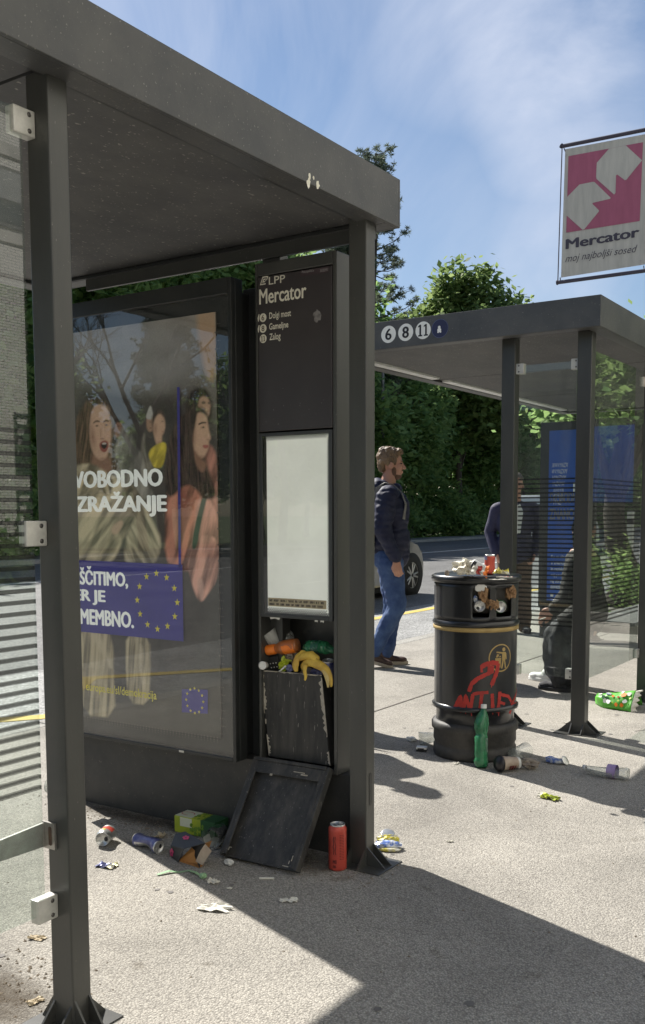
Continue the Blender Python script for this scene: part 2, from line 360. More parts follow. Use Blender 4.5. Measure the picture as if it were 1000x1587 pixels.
mat('paper_brown', (0.36, 0.22, 0.115), 0.85, (0.24, 0.14, 0.07), 12, bump=0.4, bscale=40)
mat('napkin', (0.36, 0.31, 0.25), 0.9, (0.24, 0.2, 0.16), 18, bump=0.4, bscale=50)
mat('orange', (0.85, 0.22, 0.02), 0.4, (0.78, 0.18, 0.018), 20)
mat('juice', (0.45, 0.13, 0.03), 0.3, (0.30, 0.12, 0.05), 25)
mat('banana', (0.70, 0.48, 0.075), 0.6, (0.45, 0.27, 0.05), 16, (0.45, 0.75), speck=(60, 0.68, (0.12, 0.06, 0.02)))
mat('banana_in', (0.62, 0.48, 0.20), 0.7, (0.5, 0.36, 0.12), 14)
mat('lime', (0.42, 0.48, 0.03), 0.4, (0.30, 0.38, 0.03), 14)
mat('dark_green', (0.03, 0.11, 0.04), 0.4)
mat('leaf_green', (0.10, 0.22, 0.02), 0.5, (0.17, 0.3, 0.03), 40)
mat('bright_green', (0.10, 0.40, 0.035), 0.45, (0.07, 0.30, 0.03), 8)
mat('black_card', (0.018, 0.018, 0.019), 0.5)
mat('orange_card', (0.50, 0.24, 0.075), 0.7, (0.42, 0.19, 0.055), 8)
mat('pink_print', (0.60, 0.04, 0.15), 0.5)
mat('cup_paper', (0.44, 0.36, 0.28), 0.7, (0.33, 0.25, 0.19), 25)
mat('black_plastic', (0.014, 0.013, 0.014), 0.4)
mat('foil_blue', (0.12, 0.2, 0.5), 0.3, (0.60, 0.62, 0.64), 35, (0.45, 0.55), metal=0.3)
mat('foil_yellow', (0.58, 0.50, 0.06), 0.35, (0.62, 0.6, 0.5), 35, (0.45, 0.6), metal=0.2)
mat('foil_lime', (0.52, 0.60, 0.06), 0.35, (0.20, 0.23, 0.04), 45, (0.5, 0.6), metal=0.1)
mat('purple_label', (0.30, 0.20, 0.42), 0.5, (0.38, 0.3, 0.5), 30)
mat('dirt', (0.24, 0.20, 0.15), 0.95, (0.15, 0.12, 0.09), 20, bump=0.5, bscale=60)
mat('skin', (0.50, 0.27, 0.19), 0.5, (0.42, 0.21, 0.145), 10, bump=0.05, bscale=200)
mat('hair_brown', (0.25, 0.16, 0.085), 0.55, (0.10, 0.062, 0.034), 28, bump=0.9, bscale=120, stretch=(1, 1, 0.35))
mat('beard', (0.17, 0.09, 0.055), 0.7, (0.10, 0.055, 0.035), 60, bump=0.5, bscale=200)
mat('navy_quilt', (0.010, 0.012, 0.034), 0.62, (0.017, 0.020, 0.048), 9, spec=0.3, bump=0.5, bscale=22)
mat('denim', (0.022, 0.050, 0.145), 0.85, (0.062, 0.110, 0.23), 7, (0.38, 0.66), bump=0.35, bscale=26)
mat('shoe_brown', (0.065, 0.034, 0.025), 0.6, (0.045, 0.024, 0.018), 20)
mat('sole', (0.42, 0.36, 0.28), 0.7, (0.33, 0.28, 0.22), 20)
mat('strap_grey', (0.20, 0.195, 0.18), 0.8, (0.16, 0.155, 0.145), 40)
mat('navy_blazer', (0.018, 0.018, 0.05), 0.75, (0.028, 0.028, 0.07), 8, bump=0.3, bscale=20)
mat('brown_trousers', (0.13, 0.085, 0.058), 0.85, (0.10, 0.066, 0.045), 6, bump=0.4, bscale=18)
mat('black_cloth', (0.014, 0.014, 0.017), 0.8, (0.055, 0.056, 0.062), 7, (0.42, 0.72), bump=0.8, bscale=14)
mat('cloth_dark_grey', (0.022, 0.020, 0.019), 0.85, (0.045, 0.042, 0.038), 9, bump=0.4, bscale=18)
mat('tan_bag', (0.22, 0.165, 0.11), 0.8, (0.16, 0.12, 0.08), 10, bump=0.3)
mat('grey_hair', (0.09, 0.075, 0.06), 0.7, bump=0.6, bscale=120)
mat('car_grey', (0.11, 0.12, 0.13), 0.28, (0.12, 0.13, 0.14), 3, metal=0.5, coat=0.8)
mat('van_white', (0.72, 0.73, 0.74), 0.35, (0.66, 0.67, 0.68), 4, coat=0.6)
mat('rubber', (0.012, 0.012, 0.012), 0.85, bump=0.2)
mat('rim', (0.42, 0.42, 0.42), 0.35, metal=0.8)
mat('lamp_glass', (0.55, 0.55, 0.52), 0.15)
mat('tail_red', (0.35, 0.01, 0.01), 0.2)
mat('pylon_blue', (0.030, 0.115, 0.46), 0.4, (0.02, 0.08, 0.36), 3)
mat('lamp_post', (0.13, 0.14, 0.14), 0.5)
mat('led', (0.85, 0.85, 0.83), 0.3)
mat('bark', (0.085, 0.068, 0.052), 0.9, (0.04, 0.033, 0.027), 14, bump=0.9, bscale=24, stretch=(2, 2, 0.35))
mat('wood_bench', (0.20, 0.20, 0.20), 0.5, (0.26, 0.26, 0.25), 10)
mat('brick_pale', (0.36, 0.345, 0.31), 0.85, (0.32, 0.305, 0.275), 3)
mat('concrete_band', (0.55, 0.53, 0.48), 0.85, (0.34, 0.33, 0.3), 2, bump=0.1)
mat('window_frame', (0.10, 0.10, 0.10), 0.6)
mat('window_glass', (0.035, 0.045, 0.05), 0.06, spec=0.8)
mat('blind', (0.30, 0.31, 0.31), 0.7)
mat('rail', (0.35, 0.35, 0.34), 0.5)
mat('store_wall', (0.62, 0.59, 0.53), 0.85, (0.55, 0.52, 0.46), 2)
mat('roof_tile', (0.2, 0.09, 0.06), 0.85)
def leafmat(name, a, b, translucent=0.35):
    m = bpy.data.materials.new(name); m.use_nodes = True; t = m.node_tree; t.nodes.clear()
    o = nd(t, 'ShaderNodeOutputMaterial'); g = nd(t, 'ShaderNodeNewGeometry'); r = nd(t, 'ShaderNodeValToRGB')
    r.color_ramp.elements[0].color = (*a, 1); r.color_ramp.elements[1].color = (*b, 1)
    t.links.new(g.outputs['Random Per Island'], r.inputs['Fac'])
    d = nd(t, 'ShaderNodeBsdfPrincipled'); d.inputs['Roughness'].default_value = 0.6; d.inputs['Specular IOR Level'].default_value = 0.18
    tl = nd(t, 'ShaderNodeBsdfTranslucent'); x = nd(t, 'ShaderNodeMixShader'); x.inputs['Fac'].default_value = translucent
    hs = nd(t, 'ShaderNodeHueSaturation'); hs.inputs['Value'].default_value = 1.35; hs.inputs['Hue'].default_value = 0.492; hs.inputs['Saturation'].default_value = 0.9
    t.links.new(r.outputs['Color'], d.inputs['Base Color']); t.links.new(r.outputs['Color'], hs.inputs['Color']); t.links.new(hs.outputs['Color'], tl.inputs['Color'])
    t.links.new(d.outputs[0], x.inputs[1]); t.links.new(tl.outputs[0], x.inputs[2]); t.links.new(x.outputs[0], o.inputs['Surface'])
    M[name] = m
glass('cloudy_plastic', tint=(0.85, 0.86, 0.86), refl=2.0, dirt=0.75, rough=0.15)
mat('poster_white', (0.86, 0.87, 0.84), 0.5, (0.82, 0.83, 0.80), 30)
for k_, e_ in (('board_white', 0.13), ('poster_white', 0.12), ('eu_blue', 0.06), ('eu_yellow', 0.06)):   # faint glow added to brighten the printed sheets of both cases, as if backlit
    t_ = M[k_].node_tree; p_ = t_.nodes['Principled BSDF']; p_.inputs['Emission Strength'].default_value = e_
    t_.links.new(p_.inputs['Base Color'].links[0].from_socket, p_.inputs['Emission Color'])
leafmat('leaf_mid', (0.10, 0.19, 0.055), (0.24, 0.35, 0.11), 0.62)
leafmat('leaf_light', (0.10, 0.165, 0.045), (0.22, 0.30, 0.10), 0.5)
leafmat('leaf_dark', (0.06, 0.135, 0.038), (0.19, 0.30, 0.08), 0.6)
leafmat('needle', (0.06, 0.085, 0.06), (0.15, 0.18, 0.12), 0.35)
leafmat('grass_blade', (0.06, 0.13, 0.02), (0.13, 0.22, 0.04), 0.3)
# ---------------------------------------------------------------- ground, road, verge
def ground_mat(name, a, b, stone, scale, bump, patch=0.35, dark=(0.5, 0.5, 0.5), rough=0.9):
    m = bpy.data.materials.new(name); m.use_nodes = True; t = m.node_tree; p = t.nodes['Principled BSDF']
    p.inputs['Roughness'].default_value = rough; p.inputs['Specular IOR Level'].default_value = 0.35
    c = nd(t, 'ShaderNodeTexCoord'); L = t.links.new
    v = nd(t, 'ShaderNodeTexVoronoi'); v.inputs['Scale'].default_value = scale; v.inputs['Randomness'].default_value = 1.0
    L(c.outputs['Object'], v.inputs['Vector'])
    sp = nd(t, 'ShaderNodeSeparateColor'); L(v.outputs['Color'], sp.inputs[0])
    r = nd(t, 'ShaderNodeValToRGB'); e = r.color_ramp.elements
    e[0].color = (*a, 1); e[1].color = (*stone, 1); e[1].position = 1.0
    x = e.new(0.55); x.color = (*b, 1)
    L(sp.outputs[0], r.inputs['Fac'])
    # dark gaps between the stones
    g = nd(t, 'ShaderNodeMapRange'); g.inputs['From Min'].default_value = 0.25; g.inputs['From Max'].default_value = 0.75; g.inputs['To Min'].default_value = 1.0; g.inputs['To Max'].default_value = 0.60
    L(v.outputs['Distance'], g.inputs['Value'])
    mu = nd(t, 'ShaderNodeMix', data_type='RGBA', blend_type='MULTIPLY'); mu.inputs['Factor'].default_value = 1
    L(r.outputs['Color'], mu.inputs['A']); L(g.outputs['Result'], mu.inputs['B'])
    # worn patches, stains
    n = nd(t, 'ShaderNodeTexNoise'); n.inputs['Scale'].default_value = 0.9; n.inputs['Detail'].default_value = 7; n.inputs['Roughness'].default_value = 0.6; n.inputs['Distortion'].default_value = 0.6
    L(c.outputs['Object'], n.inputs['Vector'])
    nr = nd(t, 'ShaderNodeMapRange'); nr.inputs['From Min'].default_value = 0.35; nr.inputs['From Max'].default_value = 0.68; nr.inputs['To Min'].default_value = 1.08; nr.inputs['To Max'].default_value = 1-patch
    L(n.outputs['Fac'], nr.inputs['Value'])
    m2 = nd(t, 'ShaderNodeMix', data_type='RGBA', blend_type='MULTIPLY'); m2.inputs['Factor'].default_value = 1
    L(mu.outputs['Result'], m2.inputs['A']); L(nr.outputs['Result'], m2.inputs['B'])
    s = nd(t, 'ShaderNodeTexNoise'); s.inputs['Scale'].default_value = 7; s.inputs['Detail'].default_value = 4
    L(c.outputs['Object'], s.inputs['Vector'])
    sr = nd(t, 'ShaderNodeValToRGB'); sr.color_ramp.elements[0].position = 0.66; sr.color_ramp.elements[1].position = 0.74; L(s.outputs['Fac'], sr.inputs['Fac'])
    m3 = nd(t, 'ShaderNodeMix', data_type='RGBA', blend_type='MULTIPLY'); L(sr.outputs['Color'], m3.inputs['Factor']); L(m2.outputs['Result'], m3.inputs['A']); m3.inputs['B'].default_value = (*dark, 1)
    L(m3.outputs['Result'], p.inputs['Base Color'])
    bp = nd(t, 'ShaderNodeBump'); bp.inputs['Strength'].default_value = bump; bp.inputs['Distance'].default_value = 0.006; bp.invert = True
    L(v.outputs['Distance'], bp.inputs['Height']); L(bp.outputs['Normal'], p.inputs['Normal'])
    M[name] = m
ground_mat('pavement_mat', (0.325, 0.304, 0.268), (0.40, 0.376, 0.332), (0.50, 0.472, 0.415), 175, 0.6, 0.36, (0.72, 0.70, 0.67))
ground_mat('road_mat', (0.10, 0.10, 0.10), (0.15, 0.15, 0.148), (0.24, 0.24, 0.23), 60, 0.6, 0.3, (0.7, 0.7, 0.7), 0.75)
ground_mat('bay_mat', (0.22, 0.22, 0.215), (0.31, 0.31, 0.30), (0.50, 0.50, 0.48), 60, 0.8, 0.3, (0.6, 0.6, 0.6), 0.7)
ground_mat('kerb_mat', (0.33, 0.32, 0.29), (0.40, 0.385, 0.35), (0.46, 0.45, 0.41), 120, 0.3, 0.2)
ground_mat('path_mat', (0.25, 0.25, 0.24), (0.30, 0.30, 0.285), (0.38, 0.38, 0.36), 40, 0.3, 0.2)
mat('soil', (0.05, 0.075, 0.02), 0.95, (0.075, 0.10, 0.03), 0.6, bump=0.4, bscale=9)
mat('road_yellow', (0.55, 0.40, 0.07), 0.8, (0.40, 0.31, 0.09), 6, (0.4, 0.7))
mat('road_white', (0.60, 0.60, 0.58), 0.8, (0.42, 0.42, 0.4), 6, (0.4, 0.7))
mat('joint', (0.11, 0.10, 0.09), 0.9, (0.17, 0.155, 0.135), 20)
def struct(name, mb, m, **k):
    o = mb.build(name, m, None, **k); o['kind'] = 'structure'; return o
struct('ground', MB().box(-400, 400, -400, 500, -1.2, -0.165), 'soil')
struct('road', MB().box(-22.0, -6.9, -200, 300, -0.5, -0.12), 'road_mat')
struct('bus_bay_road', MB().box(-6.9, -4.76, -200, 300, -0.5, -0.118), 'bay_mat')
struct('pavement', MB().box(-4.6, 19.0, -60, 120, -0.5, 0.0), 'pavement_mat')
k = MB()
for i in range(90):
    y = -30+i*1.0; k.box(-4.758, -4.602, y+0.006, y+0.996, -0.5, 0.002)
struct('kerb', k, 'kerb_mat', bevel=0.012)
struct('far_kerb', MB().box(-22.16, -22.002, -100, 200, -0.5, 0.0), 'kerb_mat', bevel=0.012)
struct('far_path', MB().box(-24.4, -22.162, -100, 200, -0.5, -0.03), 'path_mat')
mk = MB()
mk.box(-6.62, -6.47, 6.5, 60, -0.119, -0.114)
for i in range(7):      # the zigzag of the bus bay
    y = -16+i*3.2; mk.prism([(-6.3, y, -0.1175), (-6.12, y, -0.1175), (-4.98, y+1.6, -0.1175), (-5.16, y+1.6, -0.1175)], (0, 0, 0.004)); mk.prism([(-5.16, y+1.6, -0.1175), (-4.98, y+1.6, -0.1175), (-6.12, y+3.2, -0.1175), (-6.3, y+3.2, -0.1175)], (0, 0, 0.004))
struct('yellow_road_markings', mk, 'road_yellow')
mk = MB()
mk.box(-16.1, -15.95, -60, 200, -0.119, -0.115)
for i in range(24): mk.box(-11.2, -11.06, -40+i*9, -37+i*9, -0.119, -0.115)
struct('white_road_markings', mk, 'road_white')
# dark joints in the pavement
mk = MB()
mk.box(-3.165, -3.152, 3.4, 30, 0.0005, 0.0035)
ribbon(mk, [(-1.59, 5.70, 0.003), (-1.50, 5.86, 0.003), (-1.36, 6.02, 0.003), (-1.1, 6.35, 0.003)], 0.008, (0, 0, 1))
ribbon(mk, [(-4.6, 5.0, 0.003), (-3.165, 5.04, 0.003)], 0.01, (0, 0, 1))
rj = random.Random(44)
for (x0, y0, ang, n) in ((-2.6, 3.75, .5, 16), (-2.7, 1.9, 1.1, 10), (-3.4, 6.2, .3, 18)):
    P = [Vector((x0, y0, .0012))]
    for i in range(n): ang += rj.uniform(-.5, .5); P.append(P[-1]+Vector((cos(ang), sin(ang), 0))*rj.uniform(.03, .08))
    ribbon(mk, P, [.0009+.0010*rj.random() for _ in P], (0, 0, 1))
struct('pavement_joint_lines', mk, 'joint')
# loose dirt and chippings swept up against the plinths and round the near post
def chips(name, spots, m, n):
    mb = MB(); rr = random.Random(5)
    for cx, cy, sx, sy, q, smin, smax in spots:
        for i in range(int(n*q)):
            x = rr.gauss(cx, sx); y = rr.gauss(cy, sy); s = rr.uniform(smin, smax)
            pts = [Vector((rr.uniform(.6, 1)*cos(a), rr.uniform(.6, 1)*sin(a), 0))*s for a in (0.2, 1.4, 2.6, 3.9, 5.2)]
            top = Vector((x+rr.uniform(-.3, .3)*s, y, s*rr.uniform(.4, .9)))
            b = [Vector((x, y, 0.0005))+p for p in pts]
            mb.add(b+[top], [(i, (i+1) % 5, 5) for i in range(5)])
    o = mb.build(name, m); o['kind'] = 'stuff'; return o
chips('gravel', [(-2.85, 2.86, 0.3, 0.04, .8, .002, .007), (-2.0, 2.84, 0.2, 0.05, .6, .002, .006), (-2.12, 1.68, 0.16, 0.10, .6, .002, .008), (-2.3, 2.5, 0.9, 0.6, .35, .002, .006), (-1.6, 3.6, 0.9, 0.6, .35, .002, .006), (-1.78, 2.98, 0.06, 0.05, .25, .003, .008)], 'dirt', 330)

mat('gum', (0.16, 0.15, 0.14), 0.8)
rj = random.Random(17); mk = MB()
for i in range(46):
    x, y, r_ = rj.uniform(-3.2, -.3), rj.uniform(1.6, 6.5), rj.uniform(.006, .016)
    mk.add([(x+r_*rj.uniform(.7, 1.1)*cos(a), y+r_*rj.uniform(.7, 1.1)*sin(a), .0018) for a in [2*pi*k/9 for k in range(9)]], [tuple(range(9))])
o = mk.build('gum_spots', 'gum', None, recalc=False); o['kind'] = 'structure'

# grime: dirty ground with soft ragged rims against plinths, feet and where drinks were spilt
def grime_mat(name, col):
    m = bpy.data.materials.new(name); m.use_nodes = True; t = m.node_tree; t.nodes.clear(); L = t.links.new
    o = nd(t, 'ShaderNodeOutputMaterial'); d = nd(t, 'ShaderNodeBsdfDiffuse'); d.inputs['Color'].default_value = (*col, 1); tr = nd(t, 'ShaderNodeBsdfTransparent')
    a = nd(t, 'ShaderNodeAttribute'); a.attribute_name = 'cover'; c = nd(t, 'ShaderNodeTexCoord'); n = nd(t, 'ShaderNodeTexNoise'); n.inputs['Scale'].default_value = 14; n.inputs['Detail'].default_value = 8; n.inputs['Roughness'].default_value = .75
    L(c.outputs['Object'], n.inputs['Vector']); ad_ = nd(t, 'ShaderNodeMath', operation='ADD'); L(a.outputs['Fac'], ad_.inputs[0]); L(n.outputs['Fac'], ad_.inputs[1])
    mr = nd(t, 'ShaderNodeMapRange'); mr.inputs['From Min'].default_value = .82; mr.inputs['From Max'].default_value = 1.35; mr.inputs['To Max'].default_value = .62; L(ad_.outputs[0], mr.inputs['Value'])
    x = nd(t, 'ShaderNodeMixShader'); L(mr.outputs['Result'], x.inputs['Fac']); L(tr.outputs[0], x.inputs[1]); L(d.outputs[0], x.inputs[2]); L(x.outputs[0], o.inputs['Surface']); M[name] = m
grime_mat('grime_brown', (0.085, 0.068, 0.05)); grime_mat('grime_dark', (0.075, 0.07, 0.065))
NG = [0]
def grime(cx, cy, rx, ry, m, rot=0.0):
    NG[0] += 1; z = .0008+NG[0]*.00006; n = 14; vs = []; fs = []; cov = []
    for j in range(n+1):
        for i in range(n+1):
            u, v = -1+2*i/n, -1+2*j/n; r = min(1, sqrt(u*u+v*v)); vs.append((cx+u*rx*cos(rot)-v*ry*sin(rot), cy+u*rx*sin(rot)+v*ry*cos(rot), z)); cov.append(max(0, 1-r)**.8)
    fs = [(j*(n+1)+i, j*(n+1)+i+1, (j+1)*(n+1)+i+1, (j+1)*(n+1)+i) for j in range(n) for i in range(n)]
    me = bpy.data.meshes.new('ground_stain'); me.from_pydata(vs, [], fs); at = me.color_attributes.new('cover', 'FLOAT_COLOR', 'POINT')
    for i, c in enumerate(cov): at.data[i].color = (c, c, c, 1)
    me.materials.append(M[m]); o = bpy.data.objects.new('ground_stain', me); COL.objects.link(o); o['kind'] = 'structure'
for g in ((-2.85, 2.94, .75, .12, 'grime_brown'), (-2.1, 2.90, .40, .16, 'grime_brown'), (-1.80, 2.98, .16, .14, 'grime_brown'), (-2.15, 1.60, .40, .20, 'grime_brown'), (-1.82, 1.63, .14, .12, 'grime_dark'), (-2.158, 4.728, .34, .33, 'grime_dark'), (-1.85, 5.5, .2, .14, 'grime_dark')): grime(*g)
# ---------------------------------------------------------------- bus shelters
ROOF_Z0, ROOF_Z1 = 2.262, 2.426
def roof(t, x0, x1, y0, y1):
    r = MB(); w = 0.085
    # fascia ring with an inward lip
    for (a, b, c, d) in ((x0, x1, y0, y0+0.012), (x0, x1, y1-0.012, y1)): r.box(a, b, c, d, ROOF_Z0, ROOF_Z1)
    for (a, b) in ((x0, x0+0.012), (x1-0.012, x1)): r.box(a, b, y0+0.012, y1-0.012, ROOF_Z0, ROOF_Z1)
    r.box(x0+0.012, x1-0.012, y0+0.012, y0+w, ROOF_Z0, ROOF_Z0+0.004); r.box(x0+0.012, x1-0.012, y1-w, y1-0.012, ROOF_Z0, ROOF_Z0+0.004)
    r.box(x0+0.012, x0+w, y0+w, y1-w, ROOF_Z0, ROOF_Z0+0.004); r.box(x1-w, x1-0.012, y0+w, y1-w, ROOF_Z0, ROOF_Z0+0.004)
    r.box(x0+0.012, x1-0.012, y0+0.012, y1-0.012, ROOF_Z1-0.03, ROOF_Z1-0.002)
    ro = r.build('roof', 'roof_metal', t, bevel=0.007)
    gr = MB(); e = 0.008
    gr.box(x0+w, x0+w+e, y0+w, y1-w, ROOF_Z0+.002, ROOF_Z0+.012); gr.box(x1-w-e, x1-w, y0+w, y1-w, ROOF_Z0+.002, ROOF_Z0+.012); gr.box(x0+w+e, x1-w-e, y0+w, y0+w+e, ROOF_Z0+.002, ROOF_Z0+.012); gr.box(x0+w+e, x1-w-e, y1-w-e, y1-w, ROOF_Z0+.002, ROOF_Z0+.012)
    gr.build('shadow_gap', 'black_metal', ro)
    s = MB(); n = max(2, round((y1-y0)/1.35)); d = (y1-y0-2*w)/n
    for i in range(n):
        s.box(x0+w-0.01, x1-w+0.01, y0+w+i*d+0.006, y0+w+(i+1)*d-0.006, ROOF_Z0+0.016, ROOF_Z0+0.03)
    s.build('soffit', 'soffit', ro)
    return ro
def post(t, x0, x1, y0, y1, fins=True, slot=True, sides=(-1, 1), fx=0.075):
    z1 = ROOF_Z0+0.014
    p = MB().box(x0, x1, y0, y1, 0, z1).build('post', 'post_metal', t, bevel=0.004)
    cx, cy = (x0+x1)/2, (y0+y1)/2
    if fins:
        f = MB()
        for sx in sides:
            e = x0 if sx < 0 else x1
            for yy in (y0+0.004, y1-0.010):
                f.prism([(e, yy, 0), (e+sx*fx, yy, 0), (e+sx*fx, yy, 0.006), (e, yy, 0.072)], (0, 0.006, 0))
        for sy in (-1, 1):
            e = y0 if sy < 0 else y1
            for xx in (x0+0.004, x1-0.010):
                f.prism([(xx, e, 0), (xx, e+sy*0.05, 0), (xx, e+sy*0.05, 0.006), (xx, e, 0.06)], (0.006, 0, 0))
        f.box(x0-(fx+.01 if -1 in sides else 0), x1+fx+.01, y0-0.055, y1+0.055, -0.002, 0.004)
        f.build('foot_plate', 'post_metal', p)
    if slot:
        s = MB().prism([(x1+0.0008, cy+0.016*cos(a)*0.6, 0.235+0.016*sin(a)+(0.09 if sin(a) > 0 else 0)) for a in [2*pi*i/16 for i in range(16)]], (0.0006, 0, 0))
        s.build('slot', 'black_metal', p)
    return p
def clamp(g, x, y, z, sy):
    """square glass clamp whose plate faces along -y, biting the pane at plane x"""
    c = MB(); c.box(x-0.016, x+0.013, min(y, y+sy*0.062), max(y, y+sy*0.062), z-0.030, z+0.030)
    o = c.build('clamp', 'clamp_metal', g, bevel=0.003)
    for dz in (-0.018, 0.018):
        MB().lathe([(0.0, 0.0012), (0.0055, 0.001), (0.0055, 0)], 12, (x+0.013, y+sy*0.018, z+dz), (1, 0, 0)).build('screw', 'screw', o)
def pane_y(t, x, y0, y1, z0, z1, ends, m='pane', zs=(2.158, 1.225, 0.31)):
    g = MB().box(x-0.005, x+0.005, y0, y1, z0, z1).build('glass_panel', m, t)
    for e in ends:
        for z in zs: clamp(g, x, y0-0.034 if e < 0 else y1+0.034, z, 1 if e < 0 else -1)
    return g
def pane_x(t, y, x0, x1, z0, z1, m='pane', zs=(2.10, 0.34)):
    g = MB().box(x0, x1, y-0.005, y+0.005, z0, z1).build('glass_panel', m, t)
    for z in zs:
        for (a, b) in ((x0-0.03, x0+0.03), (x1-0.03, x1+0.03)):
            c = MB().box(a, b, y-0.02, y+0.02, z-0.03, z+0.03).build('clamp', 'clamp_metal', g, bevel=0.003)
            for dz in (-.017, .017): MB().lathe([(0, .0012), (.005, .001), (.005, 0)], 10, ((a+b)/2, y-0.02, z+dz), (0, -1, 0)).build('screw', 'screw', c)
    return g
near = empty('bus_shelter', (-2.6, -1.0, 0), 'near dark grey bus shelter whose roof corner juts overhead beside the stop column', 'bus shelter', 'two bus shelters along the pavement')
rf = roof(near, -3.55, -1.725, -4.2, 3.115)
# scuffs of pale primer on the fascia
c = MB()
for (cy, cz, sy, sz, sd) in ((2.545, 2.262, .013, .018, 1), (2.595, 2.270, .012, .016, 2), (2.572, 2.285, .006, .007, 3), (2.55, 2.283, .007, .012, 5)):
    rr = random.Random(sd)
    c.poly([(-1.7242, cy+sy*cos(a)*rr.uniform(.5, 1), cz+sz*sin(a)*rr.uniform(.6, 1)) for a in [2*pi*i/11 for i in range(11)]])
c.build('paint_scuff', 'sign_white', rf, recalc=False)
# posts: the two beside us, the slim one between lightbox and column, the row away along the back and the road side
post(near, -1.871, -1.797, 1.60, 1.66, slot=False, fx=0.045)
post(near, -1.841, -1.77, 2.96, 3.02, sides=(1,))
post(near, -2.275, -2.195, 3.045, 3.10, fins=False, slot=False)
post(near, -1.871, -1.797, -1.2, -1.14); post(near, -1.871, -1.797, -4.0, -3.94); post(near, -3.22, -3.15, -4.0, -3.94)
MB().box(-2.372, -2.276, 3.05, 3.09, 0.0, 2.12).build('filler_panel', 'dark_metal', near, bevel=0.002)  # panel added to block the bright slit between lightbox and column
MB().box(-3.2, -1.78, 3.03, 3.045, 2.215, 2.262).build('end_beam', 'post_metal', near, bevel=0.002)
pane_y(near, -1.853, -1.106, 1.566, 0.298, 2.185, (1, -1))
pane_y(near, -1.853, -3.9, -1.24, 0.298, 2.185, (1, -1))
# bench with its folded steel bracket bolted to the near post
b = MB().box(-2.36, -1.965, -3.4, 1.36, 0.462, 0.49).build('bench', 'wood_bench', near, bevel=0.005)
s = MB()
s.prism([(-1.962, 1.30, 0.44), (-1.962, 1.30, 0.485), (-1.885, 1.455, 0.505), (-1.885, 1.455, 0.455)], (0.006, 0.003, 0))
s.prism([(-1.885, 1.455, 0.455), (-1.885, 1.455, 0.505), (-1.880, 1.592, 0.515), (-1.880, 1.592, 0.455)], (0.006, 0, 0)); s.box(-1.882, -1.838, 1.592, 1.5985, 0.452, 0.518)
s.box(-1.975, -1.967, -3.4, 1.30, 0.43, 0.50)
br = s.build('bracket', 'steel', b)
s = MB(); s.prism([(-1.853+0.006*cos(a), 1.5918, 0.485+0.006*sin(a)+(0.018 if sin(a) > 0 else -0.018)) for a in [2*pi*i/14 for i in range(14)]], (0, -0.0005, 0)); s.build('bolt_slot', 'rust', br)

far = empty('bus_shelter', (-2.6, 7.5, 0), 'far dark grey bus shelter with round line numbers on its fascia', 'bus shelter', 'two bus shelters along the pavement')
FY0, FY1 = 5.30, 9.82
rf = roof(far, -3.55, -1.715, FY0, FY1)
post(far, -2.345, -2.262, 5.46, 5.53, slot=False)
post(far, -1.893, -1.81, 5.46, 5.53)
post(far, -1.855, -1.785, 6.66, 6.73, slot=False)
post(far, -1.871, -1.797, 9.55, 9.62); post(far, -3.2, -3.13, 9.62, 9.69, slot=False)
pane_x(far, 5.495, -2.245, -1.905, 0.318, 2.118)
pane_y(far, -1.853, 5.57, 6.63, 0.298, 2.185, (1, -1), zs=(2.12, 0.325))
pane_y(far, -1.853, 6.77, 9.5, 0.298, 2.185, (-1, 1), zs=(2.12, 0.325))
b = MB().box(-2.36, -1.965, 6.98, 9.4, 0.462, 0.49).build('bench', 'wood_bench', far, bevel=0.005)
for y in (7.05, 8.1, 9.1): MB().prism([(-2.34, y, 0.40), (-1.86, y, 0.40), (-1.86, y, 0.46), (-2.34, y, 0.46)], (0, 0.012, 0)).build('bracket', 'steel', b)
ls = MB()
for i in range(3): ls.box(-3.45, -3.385, 5.2+0.2+i*1.38+0.12, 5.2+0.2+(i+1)*1.38-0.05, ROOF_Z0+0.003, ROOF_Z0+0.017)
ls.build('light_strip', 'led', rf)
EX, EZ = (1, 0, 0), (0, 0, 1)
for x, n, sz in ((-3.012, '6', 0.062), (-2.894, '8', 0.062), (-2.777, '11', 0.066)):
    d = MB(); disc(d, (x, FY0-0.0015, 2.347), 0.051, EX, EZ, 32)
    dd = d.build('number_disc', 'white_print', rf, recalc=False)
    if n == '11':
        for k in (-1, 1):
            one = MB(); c_ = x+k*.019
            one.poly([(c_+dx, FY0-.0025, 2.347+dz) for dx, dz in ((-.013, -.034), (.014, -.034), (.014, -.026), (.006, -.026), (.006, .034), (-.003, .034), (-.014, .026), (-.014, .018), (-.005, .023), (-.005, -.026), (-.013, -.026))]); one.build('line_number', 'ink', dd, recalc=False)
    else: text(n, 'line_number', 'ink', dd, (x, FY0-0.0025, 2.347-0.034), EX, EZ, None, 0.068, bold=0.035, align='C')
d = MB(); disc(d, (-2.666, FY0-0.0015, 2.346), 0.053, EX, EZ, 32)
mat('badge_blue', (0.022, 0.026, 0.075), 0.5)
mat('badge_rim', (0.10, 0.12, 0.24), 0.5)
d2 = MB()
ribbon(d2, [(-2.666+0.0525*cos(2*pi*i/40), FY0-0.002, 2.346+0.0525*sin(2*pi*i/40)) for i in range(41)], 0.0022, (0, -1, 0))
dd = d.build('number_disc', 'badge_blue', rf, recalc=False); d2.build('rim', 'badge_rim', dd, recalc=False)
